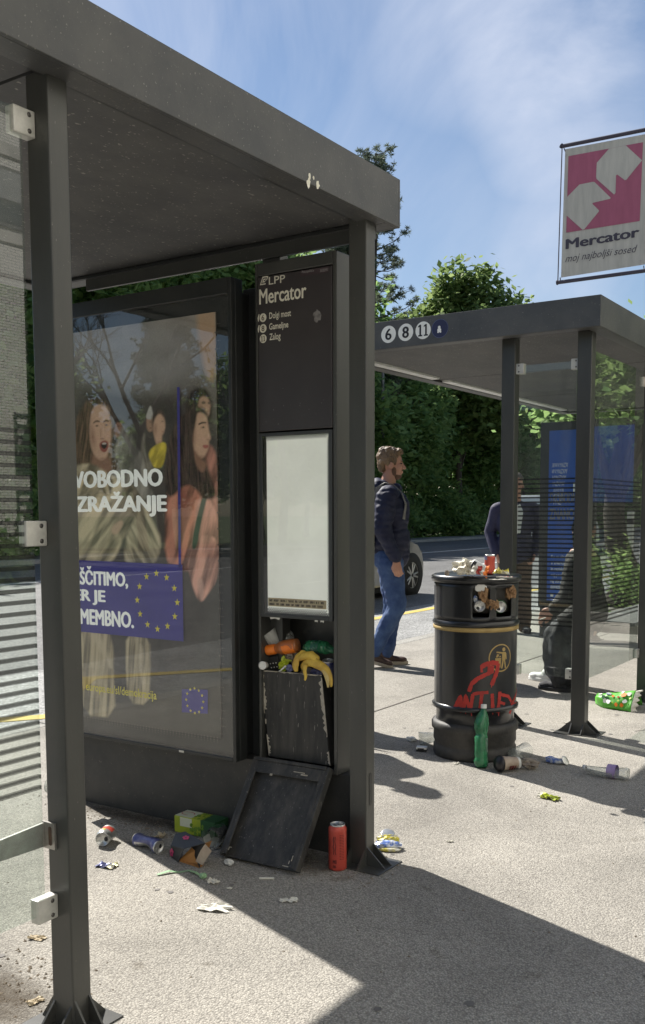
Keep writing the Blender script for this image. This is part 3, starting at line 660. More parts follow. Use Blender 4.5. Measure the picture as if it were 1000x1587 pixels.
d = MB(); disc(d, (-2.670, FY0-0.003, 2.337), 0.013, EX, EZ, 12, 0.012); disc(d, (-2.670, FY0-0.0032, 2.353), 0.009, EX, EZ, 10, 0.009); disc(d, (-2.677, FY0-0.0034, 2.326), 0.006, EX, EZ, 8); disc(d, (-2.662, FY0-0.0036, 2.326), 0.006, EX, EZ, 8)
d.build('emblem', 'white_print', dd, recalc=False)
# ---------------------------------------------------------------- advertising lightbox in the end wall of the near shelter
ad = empty('advertising_case', (-2.8, 2.98, 0), 'black advertising lightbox with a free expression poster behind glass, in the near shelter end wall', 'lightbox')
b = MB(); b.box(-3.31, -2.311, 2.924, 2.968, 0.322, 2.134); b.box(-3.28, -2.345, 2.968, 3.09, 0.322, 2.10)
b.build('housing', 'black_metal', ad, bevel=0.003)
f = MB(); t_ = 0.016
f.box(-3.31, -3.31+t_, 2.898, 2.924, 0.322, 2.134); f.box(-2.311-t_, -2.311, 2.898, 2.924, 0.322, 2.134)
f.box(-3.31+t_, -2.311-t_, 2.898, 2.924, 0.322, 0.322+t_); f.box(-3.31+t_, -2.311-t_, 2.898, 2.924, 2.134-0.06, 2.134)
f.build('frame', 'black_metal', ad, bevel=0.003)
MB().box(-3.31, -2.285, 2.985, 3.08, 0.0, 0.318).build('plinth', 'base_metal', ad, bevel=0.003)
MB().box(-3.294, -2.327, 2.901, 2.9055, 0.338, 2.074).build('glass_pane', 'case_glass', ad)
s = MB(); s.box(-2.60, -2.575, 2.8965, 2.8982, 0.326, 0.334); s.build('keyhole', 'clamp_metal', ad)
po = MB().box(-3.25, -2.40, 2.9185, 2.9235, 0.40, 2.02).build('poster', 'poster_bg', ad)
# black printed margin of the pane, breaking up into dots at its inner edge
g = MB(); rr = random.Random(2)
for i in range(52):
    for j in range(3):
        for side in (0, 1):
            if side == 0: x, z = -2.402+j*0.009+(i % 2)*0.0045, 0.42+i*0.0305
            else: x, z = -3.25+i*0.0163, (0.402-j*0.009)
            r_ = 0.0042-j*0.001
            g.poly([(x-r_, 2.917, z), (x, 2.917, z-r_), (x+r_, 2.917, z), (x, 2.917, z+r_)])
g.build('dot_border', 'poster_bg', po, recalc=False)
# the printed crowd, painted as ink colours on a fine grid of the sheet (plane coordinates u, v run across and down the print)
import numpy as np
HM = np.array([1335.367930, -55.495635, 4458.540270, -269.708701, -1995.995599, 3680.331029, -0.217897, -0.036087, 1.000000]).reshape(3, 3)       # sheet (x, z) -> print (u, v)
gx = np.linspace(-3.25, -2.40, 284); gz = np.linspace(0.40, 2.02, 541)
GX_, GZ_ = np.meshgrid(gx, gz); w_ = HM[2, 0]*GX_+HM[2, 1]*GZ_+HM[2, 2]
PU = (HM[0, 0]*GX_+HM[0, 1]*GZ_+HM[0, 2])/w_; PV = (HM[1, 0]*GX_+HM[1, 1]*GZ_+HM[1, 2])/w_
rs = np.random.RandomState(3)
def vn(su, sv, seed, oct_=3):
    """smooth value noise, cell size su x sv"""
    out = np.zeros_like(PU); amp = 1.0; tot = 0
    for o in range(oct_):
        r = np.random.RandomState(seed*31+o).rand(64, 64); a = PU/su*2**o+7.3; b = PV/sv*2**o+3.1
        i = np.floor(a).astype(int); j = np.floor(b).astype(int); fa = a-i; fb = b-j; fa = fa*fa*(3-2*fa); fb = fb*fb*(3-2*fb)
        g = lambda p, q: r[p % 64, q % 64]
        out += amp*(g(i, j)*(1-fa)*(1-fb)+g(i+1, j)*fa*(1-fb)+g(i, j+1)*(1-fa)*fb+g(i+1, j+1)*fa*fb); tot += amp; amp *= .5
    return out/tot
def rot_noise(ang, s1, s2, seed):
    global PU, PV
    a, b = PU, PV; PU = a*cos(ang)+b*sin(ang); PV = -a*sin(ang)+b*cos(ang); r = vn(s1, s2, seed); PU, PV = a, b; return r
CV = np.zeros(PU.shape+(3,))
t = np.clip((PV-150)/1000, 0, 1)[..., None]
CV[:] = np.array([.30, .27, .24])*(1-t)**1.5+np.array([.085, .078, .066])*(1-(1-t)**1.5)
CV *= (.75+.5*vn(90, 140, 1))[..., None]
def chaikin(p, k=2):
    for _ in range(k):
        q = []
        for i in range(len(p)):
            a, b = p[i], p[(i+1) % len(p)]; q += [(a[0]*.75+b[0]*.25, a[1]*.75+b[1]*.25), (a[0]*.25+b[0]*.75, a[1]*.25+b[1]*.75)]
        p = q
    return p
def pt(poly, col, soft=5, tex=None, k=2, alpha=1.0, shift=0):
    p = chaikin([(x, y+shift) for x, y in poly], k); ins = np.zeros(PU.shape, bool); d2 = np.full(PU.shape, 1e12)
    us = [q[0] for q in p]; vs_ = [q[1] for q in p]; m = soft*2+4
    sel = (PU > min(us)-m) & (PU < max(us)+m) & (PV > min(vs_)-m) & (PV < max(vs_)+m)
    if not sel.any(): return
    U, V = PU[sel], PV[sel]; I = np.zeros(U.shape, bool); D = np.full(U.shape, 1e12)
    for i in range(len(p)):
        (x0, y0), (x1, y1) = p[i], p[(i+1) % len(p)]; ex, ey = x1-x0, y1-y0; h = np.clip(((U-x0)*ex+(V-y0)*ey)/(ex*ex+ey*ey+1e-9), 0, 1)
        D = np.minimum(D, (U-x0-ex*h)**2+(V-y0-ey*h)**2); c = ((y0 > V) != (y1 > V)) & (U < ex*(V-y0)/(ey+1e-12)+x0); I ^= c
    sd = np.sqrt(D)*np.where(I, 1, -1); a = (np.clip(sd/(2*soft)+.5, 0, 1)*alpha)[:, None]
    cc = np.array(col)[None, :]*(tex[sel][:, None] if tex is not None else 1.0); CV[sel] = CV[sel]*(1-a)+cc*a
def bl(cx, cy, rx, ry, col, alpha=1.0, soft=.6, ang=0.0, shift=0):
    du, dv = PU-cx, PV-cy-shift; a, b = du*cos(ang)+dv*sin(ang), -du*sin(ang)+dv*cos(ang); r = np.sqrt((a/rx)**2+(b/ry)**2)
    al = (np.clip((1-r)/soft, 0, 1)**1.2*alpha)[..., None]; CV[:] = CV*(1-al)+np.array(col)*al
folds = lambda ang, s1, s2, seed, lo=.45, hi=1.45: lo+(hi-lo)*np.clip((rot_noise(ang, s1, s2, seed)-.28)/.44, 0, 1)
strand = lambda seed, lo=.5, hi=1.7, ang=0.0: lo+(hi-lo)*np.clip((rot_noise(ang, 6, 90, seed)-.25)/.5, 0, 1)
VS = 1290.4
HD, SK, SKD = (.040, .026, .020), (.62, .40, .28), (.30, .165, .11)
# dark mass of the crowd, pale wall to the right
pt([(60, 640), (200, 560), (420, 640), (560, 620), (790, 590), (800, 1600), (700, 1900), (560, 2140), (60, 2100)], (.07, .06, .052), 40, .7+.6*vn(60, 90, 5))
pt([(690, 150), (795, 150), (795, 560), (740, 540), (700, 330)], (.46, .31, .20), 14)
pt([(60, 200), (420, 220), (690, 300), (690, 560), (400, 600), (60, 560)], (.34, .33, .33), 50, .8+.4*vn(70, 70, 7), alpha=.6)
# man with glasses behind
pt([(640, 640), (680, 588), (735, 582), (765, 625), (775, 720), (740, 790), (640, 720)], HD, 8, strand(11))
pt([(700, 650), (722, 622), (752, 634), (764, 672), (756, 722), (735, 742), (706, 715)], (.52, .33, .23), 6); bl(712, 690, 20, 45, SKD, .7, 1); bl(728, 658, 13, 10, (.12, .09, .07), .8, .4); bl(756, 660, 9, 10, (.12, .09, .07), .8, .4); bl(742, 690, 8, 16, (.66, .45, .33), .6, 1); bl(740, 716, 14, 5, (.30, .12, .10), .8, .8)
pt([(745, 850), (790, 900), (800, 1010), (800, 1560), (650, 1560), (640, 1200), (700, 1060)], (.42, .20, .15), 8, folds(.25, 34, 170, 13))
# people between
pt([(440, 742), (454, 716), (472, 720), (480, 770), (470, 806), (446, 800)], (.40, .25, .17), 5); bl(462, 755, 10, 6, (.1, .06, .05), .7, 1); bl(463, 785, 10, 8, (.12, .05, .04), .7, 1)
pt([(436, 742), (452, 690), (463, 668), (474, 706), (480, 742)], (.52, .50, .46), 4)
pt([(464, 740), (482, 704), (512, 692), (534, 716), (538, 760), (520, 780), (478, 810)], (.09, .06, .045), 6, strand(15))
pt([(482, 742), (502, 712), (524, 722), (538, 760), (532, 806), (518, 826), (522, 868), (498, 880), (484, 842), (474, 786)], SK, 6); bl(488, 790, 13, 46, SKD, .75, 1); bl(522, 752, 9, 4, (.12, .07, .05), .8, .7); bl(532, 782, 5, 12, (.75, .52, .38), .5, 1); bl(524, 803, 9, 4, (.36, .13, .10), .8, .8); bl(505, 860, 18, 14, SKD, .6, 1)
pt([(446, 908), (496, 862), (545, 852), (538, 930), (518, 990), (468, 980)], (.66, .52, .07), 5, folds(.4, 18, 60, 17, .65, 1.2))
pt([(440, 800), (430, 880), (470, 965), (484, 1010), (430, 1060), (414, 910), (424, 820)], (.28, .25, .20), 6, folds(-.2, 20, 110, 19))
pt([(272, 770), (294, 738), (318, 752), (324, 806), (302, 840), (276, 820)], SKD, 6); bl(300, 776, 16, 5, (.07, .04, .03), .7, 1); bl(308, 800, 7, 12, (.42, .26, .18), .6, 1); bl(304, 818, 9, 3, (.2, .07, .06), .8, 1); pt([(268, 775), (290, 728), (322, 744), (314, 762), (292, 752), (280, 800)], HD, 4)
pt([(322, 768), (362, 806), (384, 872), (430, 930), (440, 1060), (500, 1140), (290, 1150), (276, 900), (304, 836)], (.27, .25, .215), 8, folds(.15, 26, 140, 21))
bl(345, 860, 30, 70, (.33, .31, .28), .6, 1, -.3)
# the shouting woman in khaki, left
pt([(80, 800), (110, 690), (165, 632), (232, 640), (270, 704), (282, 800), (272, 885), (290, 945), (310, 1010), (80, 1010)], (.14, .09, .055), 10, strand(23, .45, 1.8, .12))
pt([(176, 880), (250, 915), (282, 1010), (160, 1010)], SKD, 8)
pt([(165, 700), (190, 668), (230, 668), (256, 704), (268, 782), (266, 850), (250, 922), (224, 950), (190, 934), (164, 884), (156, 790)], SK, 6, .94+.12*vn(30, 30, 25))
bl(174, 830, 22, 95, SKD, .85, 1, -.12); bl(240, 690, 26, 26, (.72, .50, .36), .55, 1); bl(248, 822, 17, 24, (.70, .44, .33), .6, 1); bl(194, 838, 18, 22, (.58, .33, .25), .55, 1); bl(222, 938, 24, 14, SKD, .6, 1)
pt([(174, 758), (192, 744), (212, 750), (210, 757), (192, 753), (178, 764)], (.12, .07, .045), 2.5); pt([(226, 752), (240, 743), (256, 748), (255, 755), (240, 751), (228, 758)], (.12, .07, .045), 2.5)
bl(194, 774, 15, 8, (.25, .14, .10), .8, .9); bl(242, 770, 13, 8, (.25, .14, .10), .8, .9); bl(195, 774, 7, 5, (.02, .015, .012), .95, .6); bl(242, 770, 6, 5, (.02, .015, .012), .95, .6)
bl(214, 812, 6, 40, SKD, .5, 1); bl(228, 800, 6, 38, (.76, .54, .40), .6, 1); bl(222, 838, 16, 7, (.22, .11, .075), .75, .9)
pt([(206, 864), (222, 848), (240, 846), (253, 858), (252, 884), (238, 908), (220, 904), (208, 884)], (.34, .10, .08), 3); pt([(214, 866), (230, 856), (247, 862), (244, 880), (232, 892), (219, 882)], (.025, .012, .01), 3); pt([(220, 861), (232, 857), (243, 861), (240, 867), (222, 868)], (.62, .58, .52), 2)
pt([(60, 980), (165, 955), (240, 1005), (330, 1055), (340, 1190), (325, 1360), (262, 1480), (60, 1480)], (.40, .335, .225), 8, folds(.55, 30, 150, 27, .35, 1.5))
pt([(150, 965), (196, 1000), (250, 1110), (236, 1130), (176, 1040)], (.17, .135, .085), 8); pt([(240, 1000), (280, 1040), (262, 1130), (250, 1080)], (.15, .12, .08), 7)
pt([(352, 1060), (405, 1095), (486, 1275), (520, 1335), (500, 1450), (430, 1490), (322, 1470), (350, 1300)], (.42, .36, .25), 8, folds(-.45, 24, 150, 29, .35, 1.5))
pt([(325, 1050), (385, 1080), (415, 1160), (366, 1280), (318, 1360), (284, 1250)], (.20, .165, .115), 9, folds(.7, 22, 120, 31)); pt([(255, 1290), (318, 1240), (330, 1265), (290, 1330)], (.52, .36, .26), 6)
for A_ in ([(90, 500), (255, 495), (282, 620), (276, 700), (292, 945), (120, 930), (100, 700)], [(338, 515), (460, 520), (462, 760), (452, 880), (352, 870), (340, 700)]): pt(A_, (.40, .335, .225), 6, folds(.06, 16, 240, 33, .45, 1.4), k=1, shift=VS)
pt([(150, 500), (200, 505), (262, 640), (270, 700), (250, 680), (190, 570)], (.56, .47, .33), 10, shift=VS, alpha=.7); pt([(405, 560), (430, 600), (420, 720), (440, 800), (424, 800), (404, 700)], (.58, .49, .35), 7, shift=VS, alpha=.7)
# the woman with long dark hair and a coral coat, right
pt([(550, 1070), (640, 1005), (705, 1055), (745, 1100), (800, 1200), (800, 1500), (530, 1500), (540, 1200)], (.50, .215, .145), 9, folds(.3, 30, 190, 35, .3, 1.4))
pt([(700, 1110), (765, 1140), (805, 1240), (805, 1500), (655, 1500), (676, 1330)], (.60, .31, .235), 7, folds(.2, 26, 210, 37, .4, 1.4))
pt([(640, 120), (690, 30), (805, 30), (805, 240), (748, 330), (714, 372), (686, 326), (655, 220)], (.60, .32, .245), 6, folds(.22, 24, 160, 39, .4, 1.4), shift=VS); pt([(690, 250), (724, 240), (734, 340), (712, 366)], (.68, .42, .34), 6, shift=VS, alpha=.7)
pt([(600, 1110), (640, 1080), (660, 1200), (620, 1330), (590, 1280)], (.33, .12, .085), 12); pt([(560, 1140), (590, 1110), (600, 1300), (575, 1480), (545, 1480)], (.60, .28, .20), 10, alpha=.6)
pt([(738, 1075), (756, 1090), (716, 1255), (692, 1395), (664, 1388), (690, 1240)], (.035, .075, .05), 4)
pt([(645, 705), (690, 676), (735, 688), (756, 732), (738, 770), (726, 900), (746, 965), (768, 1040), (800, 1130), (730, 1150), (690, 1090), (640, 1060), (555, 1150), (530, 1060), (550, 850), (596, 740)], (.055, .036, .027), 9, strand(41, .4, 2.2, -.08))
pt([(668, 745), (698, 704), (736, 712), (750, 756), (756, 802), (766, 836), (754, 850), (756, 872), (746, 906), (722, 942), (690, 928), (670, 862), (660, 790)], SK, 6, .95+.1*vn(30, 30, 43))
bl(676, 830, 20, 110, SKD, .85, 1, .03); bl(738, 738, 14, 22, (.72, .50, .37), .5, 1); bl(724, 838, 15, 22, (.68, .42, .32), .55, 1); bl(752, 820, 7, 18, (.76, .54, .41), .7, 1); bl(716, 930, 22, 14, SKD, .6, 1)
pt([(700, 765), (718, 754), (740, 754), (743, 761), (720, 762), (704, 771)], (.06, .04, .03), 2.5); bl(724, 782, 16, 8, (.24, .13, .09), .8, .9); bl(727, 781, 7, 5, (.02, .015, .012), .95, .6); bl(748, 843, 9, 5, (.22, .11, .08), .75, .9); pt([(720, 872), (740, 868), (755, 872), (750, 884), (734, 889)], (.40, .13, .11), 3)
pt([(676, 880), (712, 938), (748, 962), (722, 1020), (682, 960)], SKD, 7)
pt([(648, 705), (700, 686), (690, 756), (672, 830), (680, 940), (706, 1060), (680, 1085), (634, 1000), (634, 820)], (.05, .033, .025), 7, strand(45, .4, 2.2, .02))
bl(640, 860, 12, 150, (.16, .10, .07), .5, 1, .05); bl(760, 1050, 6, 90, (.15, .09, .06), .5, 1, -.3)
CV = np.clip(CV*(.93+.14*rs.rand(*PU.shape))[..., None], .006, .82)
nx_, nz_ = len(gx), len(gz); vv = np.stack([GX_, np.full_like(GX_, 2.9178), GZ_], -1).reshape(-1, 3)-np.array(ORG[po]); ii = (np.arange(nz_-1)[:, None]*nx_+np.arange(nx_-1)[None, :]).ravel(); ff = np.stack([ii, ii+1, ii+nx_+1, ii+nx_], -1)
pme = bpy.data.meshes.new('printed_crowd'); pme.vertices.add(len(vv)); pme.vertices.foreach_set('co', vv.ravel().astype(np.float32)); pme.loops.add(len(ff)*4); pme.loops.foreach_set('vertex_index', ff.ravel().astype(np.int32)); pme.polygons.add(len(ff)); pme.polygons.foreach_set('loop_start', (np.arange(len(ff))*4).astype(np.int32)); pme.update(); pme.validate()
at = pme.color_attributes.new('ink', 'FLOAT_COLOR', 'POINT'); at.data.foreach_set('color', np.concatenate([CV, np.ones(CV.shape[:2]+(1,))], -1).ravel().astype(np.float32))
m_ = bpy.data.materials.new('printed_ink'); m_.use_nodes = True; a_ = nd(m_.node_tree, 'ShaderNodeAttribute'); a_.attribute_name = 'ink'; m_.node_tree.links.new(a_.outputs['Color'], m_.node_tree.nodes['Principled BSDF'].inputs['Base Color']); m_.node_tree.links.new(a_.outputs['Color'], m_.node_tree.nodes['Principled BSDF'].inputs['Emission Color']); m_.node_tree.nodes['Principled BSDF'].inputs['Emission Strength'].default_value = .05; m_.node_tree.nodes['Principled BSDF'].inputs['Roughness'].default_value = .6; M['printed_ink'] = m_  # faint glow added so the print reads brighter, as if backlit
pme.materials.append(m_); pc_ = bpy.data.objects.new('printed_crowd', pme); COL.objects.link(pc_); pc_.parent = po; ORG[pc_] = ORG[po]
# lettering and flag
X1, Z1 = (1, 0, 0), (0, 0, 1)
def ptxt(s, m, x0, x1, z0, z1, k, bold=0.045, name='lettering', shear=0.0): return text(s, name, m, po, (x0, 2.918-k*0.0007, z0), X1, Z1, x1-x0, z1-z0, bold=bold, thick=0.0, shear=shear)
q = MB(); q.poly([(-3.268, 2.912, 1.077), (-2.579, 2.912, 1.072), (-2.58, 2.912, 0.769), (-3.28, 2.912, 0.772)]); q.poly([(-2.591, 2.912, 1.757), (-2.578, 2.912, 1.756), (-2.586, 2.912, 1.059), (-2.599, 2.912, 1.059)])
bl = q.build('blue_block', 'eu_blue', po, recalc=False)
A, B = [(-3.222, 2.911, 1.378), (-2.672, 2.911, 1.369)]; T = [(-2.67, 2.911, 1.45)][0][2]; ptxt('SVOBODNO', 'poster_white', A[0], B[0], A[2], T, 10, 0.06)
A, B = [(-3.191, 2.911, 1.259), (-2.652, 2.911, 1.257)]; T = [(-2.651, 2.911, 1.362)][0][2]; ptxt('IZRAŽANJE', 'poster_white', A[0], B[0], A[2], T, 10, 0.06)
for s, l, r, yb, yt in (('ZAŠČITIMO,', [(-3.247, 2.911, 0.955)][0], [(-2.873, 2.911, 0.959)][0], [(-3.017, 2.911, 0.964)][0], [(-3.014, 2.911, 1.053)][0]), ('KER JE', [(-3.25, 2.911, 0.889)][0], [(-3.004, 2.911, 0.889)][0], [(-3.077, 2.911, 0.889)][0], [(-3.074, 2.911, 0.954)][0]), ('POMEMBNO.', [(-3.253, 2.911, 0.796)][0], [(-2.845, 2.911, 0.81)][0], [(-3.022, 2.911, 0.804)][0], [(-3.02, 2.911, 0.872)][0])):
    ptxt(s, 'poster_white', l[0], r[0], yb[2], yt[2], 10, 0.055)
q = MB(); cc = [(-2.716, 2.911, 0.922)][0]
for i in range(12): star(q, (cc[0]+0.108*sin(2*pi*i/12), cc[1], cc[2]+0.112*cos(2*pi*i/12)), 0.0155, X1, Z1)
q.build('flag_stars', 'eu_yellow', po, recalc=False)
A, B = [(-3.134, 2.911, 0.492)][0], [(-2.728, 2.911, 0.525)][0]; ptxt('europa.eu/sl/demokracija', 'eu_yellow', A[0], B[0], [(-2.92, 2.911, 0.51)][0][2], [(-2.918, 2.911, 0.557)][0][2], 10, 0.012)
q = MB(); q.poly([(-2.593, 2.912, 0.578), (-2.459, 2.912, 0.588), (-2.461, 2.912, 0.493), (-2.595, 2.912, 0.484)]); q.build('flag', 'eu_blue', po, recalc=False)
q = MB(); cc = [(-2.526, 2.911, 0.538)][0]
for i in range(12): star(q, (cc[0]+0.044*sin(2*pi*i/12), cc[1], cc[2]+0.049*cos(2*pi*i/12)), 0.0075, X1, Z1)
q.build('flag_stars', 'eu_yellow', po, recalc=False)
mat('faint_print', (0.22, 0.22, 0.21), 0.6)
q = [(-3.003, 2.9, 2.101), (-2.849, 2.9, 2.098)]
text('europlakat', 'maker_name', 'faint_print', ad, (q[0][0], 2.9005, q[0][2]), (1, 0, 0.03), (-0.03, 0, 1), q[1][0]-q[0][0], 0.032, shear=0.2, thick=0)
q = MB(); A = [(-3.021, 2.9, 2.116), (-3.003, 2.9, 2.101), (-2.849, 2.9, 2.093)]
ribbon(q, [(A[1][0], 2.9, A[1][2]-0.014), (A[2][0], 2.9, A[2][2]-0.016)], 0.003, (0, -1, 0))
ribbon(q, [(A[0][0]-0.014, 2.9, A[0][2]-0.012), (A[0][0]-0.012, 2.9, A[0][2]+0.016), (A[0][0]+0.006, 2.9, A[0][2]+0.008), (A[0][0]+0.004, 2.9, A[0][2]-0.018), (A[0][0]-0.014, 2.9, A[0][2]-0.012)], 0.003, (0, -1, 0))
q.build('maker_mark', 'faint_print', ad, recalc=False)

# ---------------------------------------------------------------- stop column: name board, timetable case, waste compartment
sc_ = empty('stop_column', (-2.08, 3.0, 0), 'dark stop column with name board, blank timetable case and broken open waste compartment', 'bus stop column')
XL, XR, YF, YB = -2.262, -1.904, 2.980, 3.165
h = MB()
h.box(XL, XL+0.012, YF, YB, 0.312, 2.186); h.box(XR-0.016, XR, YF, YB, 0.312, 2.186)
h.box(XL+0.012, XR-0.016, YB-0.006, YB, 0.312, 2.186); h.box(XL+0.012, XR-0.016, YF, YB-0.006, 2.140, 2.186)
h.box(XL+0.012, XR-0.016, YF+0.004, YB-0.006, 0.312, 0.328); h.box(XL+0.012, XR-0.016, YF+0.012, YB-0.006, 0.878, 1.566)
h.build('housing', 'post_metal', sc_, bevel=0.003)
MB().box(-2.25, -1.862, 3.01, 3.10, 0, 0.310).build('plinth', 'base_metal', sc_, bevel=0.003)
iv = MB().box(XL+0.0125, XR-0.0165, YF+0.03, YB-0.0065, 0.329, 0.877)
n_ = MB(); n_.box(XL+0.014, XR-0.018, YF-0.001, YF+0.011, 1.574, 2.136)
nb = n_.build('name_board', 'sign_brown', sc_, bevel=0.002)
yb = YF-0.002
def stx(s, m, px, name='lettering', bold=0.02, **k):
    return text(s, name, m, nb, (px[0], yb, px[1]), X1, Z1, px[2]-px[0], px[3]-px[1], bold=bold, thick=0, **k)
A, B = [(-2.241, 2.978, 2.043), (-2.03, 2.978, 2.032)]; ym = [(-2.141, 2.978, 2.038), (-2.14, 2.978, 2.088)]
stx('Mercator', 'sign_white', (A[0], ym[0][2]-0.001, B[0], ym[1][2]+0.004), bold=0.03)
A, B = [(-2.196, 2.978, 2.103), (-2.123, 2.978, 2.104)]; stx('LPP', 'sign_white', (A[0], (A[2]+B[2])/2, B[0], (A[2]+B[2])/2+0.027), bold=0.004)
# the operator's mark: three slanted nested bars
A = [(-2.237, 2.978, 2.107)][0]; q = MB()
for k2, (u0, u1, w0, w1) in enumerate(((0.0, 1.0, 0.0, 0.14), (0.0, 1.0, 0.86, 1.0), (0.0, 0.14, 0.14, 0.86), (0.86, 1.0, 0.5, 0.86), (0.28, 0.72, 0.28, 0.42), (0.28, 0.72, 0.58, 0.72), (0.28, 0.42, 0.42, 0.58), (0.72, 0.86, 0.40, 0.50))):
    P_ = lambda u, w: (A[0]+0.026*u+0.013*w, yb, A[2]+0.029*w)
    q.poly([P_(u0, w0), P_(u1, w0), P_(u1, w1), P_(u0, w1)])
q.build('operator_mark', 'sign_white', nb, recalc=False)
for n, s, cx, cy, rx, ry in (('6', 'Dolgi most', 407.5, 492.5, 450.5, 493), ('8', 'Gameljne', 407.5, 508.8, 446.5, 508.5), ('11', 'Zalog', 408, 524.8, 434.5, 524.5)):
    pass
rows = (('6', 'Dolgi most', [(-2.224, 2.978, 1.989), (-2.195, 2.978, 1.99), (-2.098, 2.978, 1.987)]), ('8', 'Gameljne', [(-2.224, 2.978, 1.95), (-2.196, 2.978, 1.95), (-2.11, 2.978, 1.945)]), ('11', 'Zalog', [(-2.224, 2.978, 1.913), (-2.195, 2.978, 1.911), (-2.145, 2.978, 1.907)]))
for n, s, q in rows:
    d = MB(); disc(d, (q[0][0], yb, q[0][2]), 0.0158, X1, Z1, 24); dd = d.build('line_disc', 'sign_white', nb, recalc=False)
    if n == '11':
        for k in (-1, 1):
            one = MB(); c_ = q[0][0]+k*.0052; one.poly([(c_+dx*.29, yb-.0008, q[0][2]+dz*.29) for dx, dz in ((-.013, -.034), (.014, -.034), (.014, -.026), (.006, -.026), (.006, .034), (-.003, .034), (-.014, .026), (-.014, .018), (-.005, .023), (-.005, -.026), (-.013, -.026))]); one.build('line_number', 'ink_brown', dd, recalc=False)
    else: text(n, 'line_number', 'ink_brown', dd, (q[0][0], yb-0.0008, q[0][2]-0.010), X1, Z1, None, 0.020, bold=0.02, thick=0, align='C')
    dz = 0.022; hgt = 0.030 if s != 'Gameljne' else 0.030
    stx(s, 'sign_white', (q[1][0], q[0][2]-0.015 if s != 'Zalog' else q[0][2]-0.016, q[2][0], q[0][2]+0.015), bold=0.012)
q = MB()
for z_ in (rows[0][2][0], rows[1][2][0]): ribbon(q, [(z_[0]-0.021, yb, z_[2]-0.012), (z_[0]-0.022, yb, z_[2]), (z_[0]-0.018, yb, z_[2]+0.014)], [0.003, 0.006, 0.004], (0, -1, 0))
q.build('peeled_disc', 'sign_white', nb, recalc=False)
mat('print_red_dark', (0.062, 0.040, 0.046), 0.5); mat('small_print', (0.36, 0.34, 0.34), 0.6)
A = [(-2.055, 2.978, 2.116), (-1.934, 2.978, 2.115), (-1.933, 2.978, 2.133), (-2.055, 2.978, 2.138)]; q = MB(); q.poly([(A[0][0], yb, A[0][2]-0.002), (A[1][0], yb, A[0][2]-0.002), (A[1][0], yb, A[2][2]), (A[0][0], yb, A[2][2])]); q.build('header_strip', 'print_red_dark', nb, recalc=False)
A = [(-2.048, 2.977, 2.124), (-1.996, 2.977, 2.123)]; text('Postajališče', 'lettering', 'small_print', nb, (A[0][0], yb-0.0008, A[0][2]-0.002), X1, Z1, A[1][0]-A[0][0], 0.012, thick=0)
A = [(-1.971, 2.977, 2.12), (-1.938, 2.977, 2.12)]; text('302091', 'lettering', 'small_print', nb, (A[0][0], yb-0.0008, A[0][2]-0.002), X1, Z1, A[1][0]-A[0][0], 0.010, thick=0)
# graze and paste marks on the name board
mat('graze', (0.20, 0.19, 0.185), 0.7, (0.045, 0.04, 0.042), 30, (0.42, 0.62), bump=0.1)
rr = random.Random(9); q = MB(); A = [(-1.983, 2.978, 1.97)][0]
q.poly([(A[0]+0.022*cos(a)*rr.uniform(.5, 1.1), yb, A[2]+0.026*sin(a)*rr.uniform(.5, 1.1)) for a in [2*pi*i/15 for i in range(15)]])
for i in range(26):
    x = rr.uniform(XL+0.02, XR-0.025); z = 1.58+abs(rr.gauss(0, 0.09)); r_ = rr.uniform(.0008, .0022)
    q.poly([(x-r_, yb, z), (x, yb, z-r_), (x+r_, yb, z), (x, yb, z+r_*1.6)])
q.build('graze_mark', 'graze', nb, recalc=False)
# timetable case
f = MB(); zf0, zf1 = 0.880, 1.568
f.box(XL+0.014, XL+0.030, YF-0.004, YF+0.011, zf0, zf1); f.box(XR-0.034, XR-0.018, YF-0.004, YF+0.011, zf0, zf1)
f.box(XL+0.030, XR-0.034, YF-0.004, YF+0.011, zf0, zf0+0.014); f.box(XL+0.030, XR-0.034, YF-0.004, YF+0.011, zf1-0.012, zf1)
tf = f.build('timetable_case', 'dark_metal', sc_, bevel=0.002)
MB().box(XL+0.030, XR-0.034, YF+0.0035, YF+0.0115, zf0+0.014, zf1-0.012).build('backing', 'base_metal', tf)
MB().box(-2.216, -1.947, YF+0.0015, YF+0.0035, 0.918, 1.540).build('sheet', 'board_white', tf)
q = MB()
for j in range(4):
    for i in range(60):
        z = 0.912+i*0.0107+(j % 2)*0.0053; x = -1.9465+j*0.0052; s_ = 0.0040-j*0.0007; q.poly([(x-s_, YF+0.001, z), (x, YF+0.001, z-s_), (x+s_, YF+0.001, z), (x, YF+0.001, z+s_)])
    for i in range(27):
        x = -2.214+i*0.0103+(j % 2)*0.005
        for z in (0.916-j*0.0052, 1.542+j*0.0052):
            s_ = 0.0040-j*0.0007; q.poly([(x-s_, YF+0.001, z), (x, YF+0.001, z-s_), (x+s_, YF+0.001, z), (x, YF+0.001, z+s_)])
q.build('dot_border', 'board_white', tf, recalc=False)
MB().box(-2.214, -1.951, YF+0.0008, YF+0.0012, 0.922, 0.954).build('notice_strip', 'tan_strip', tf)
q = MB(); rr = random.Random(3)
for row, zz in ((0, 0.940), (1, 0.926)):
    x = -2.208
    while x < -1.962:
        w = rr.uniform(.008, .026); n2 = int(w/0.0035)+1
        for i in range(n2):
            xx = x+i*0.0035
            if rr.random() < 0.9: q.box(xx, xx+0.0024, YF+0.0002, YF+0.0006, zz, zz+0.0085)
            if rr.random() < 0.6: q.box(xx, xx+0.0034, YF+0.0002, YF+0.0006, zz+rr.choice((0, 0.0035, 0.007)), zz+rr.choice((0.0015, 0.005, 0.0085)))
        x += w+0.008
q.build('notice_print', 'ink_brown', tf)
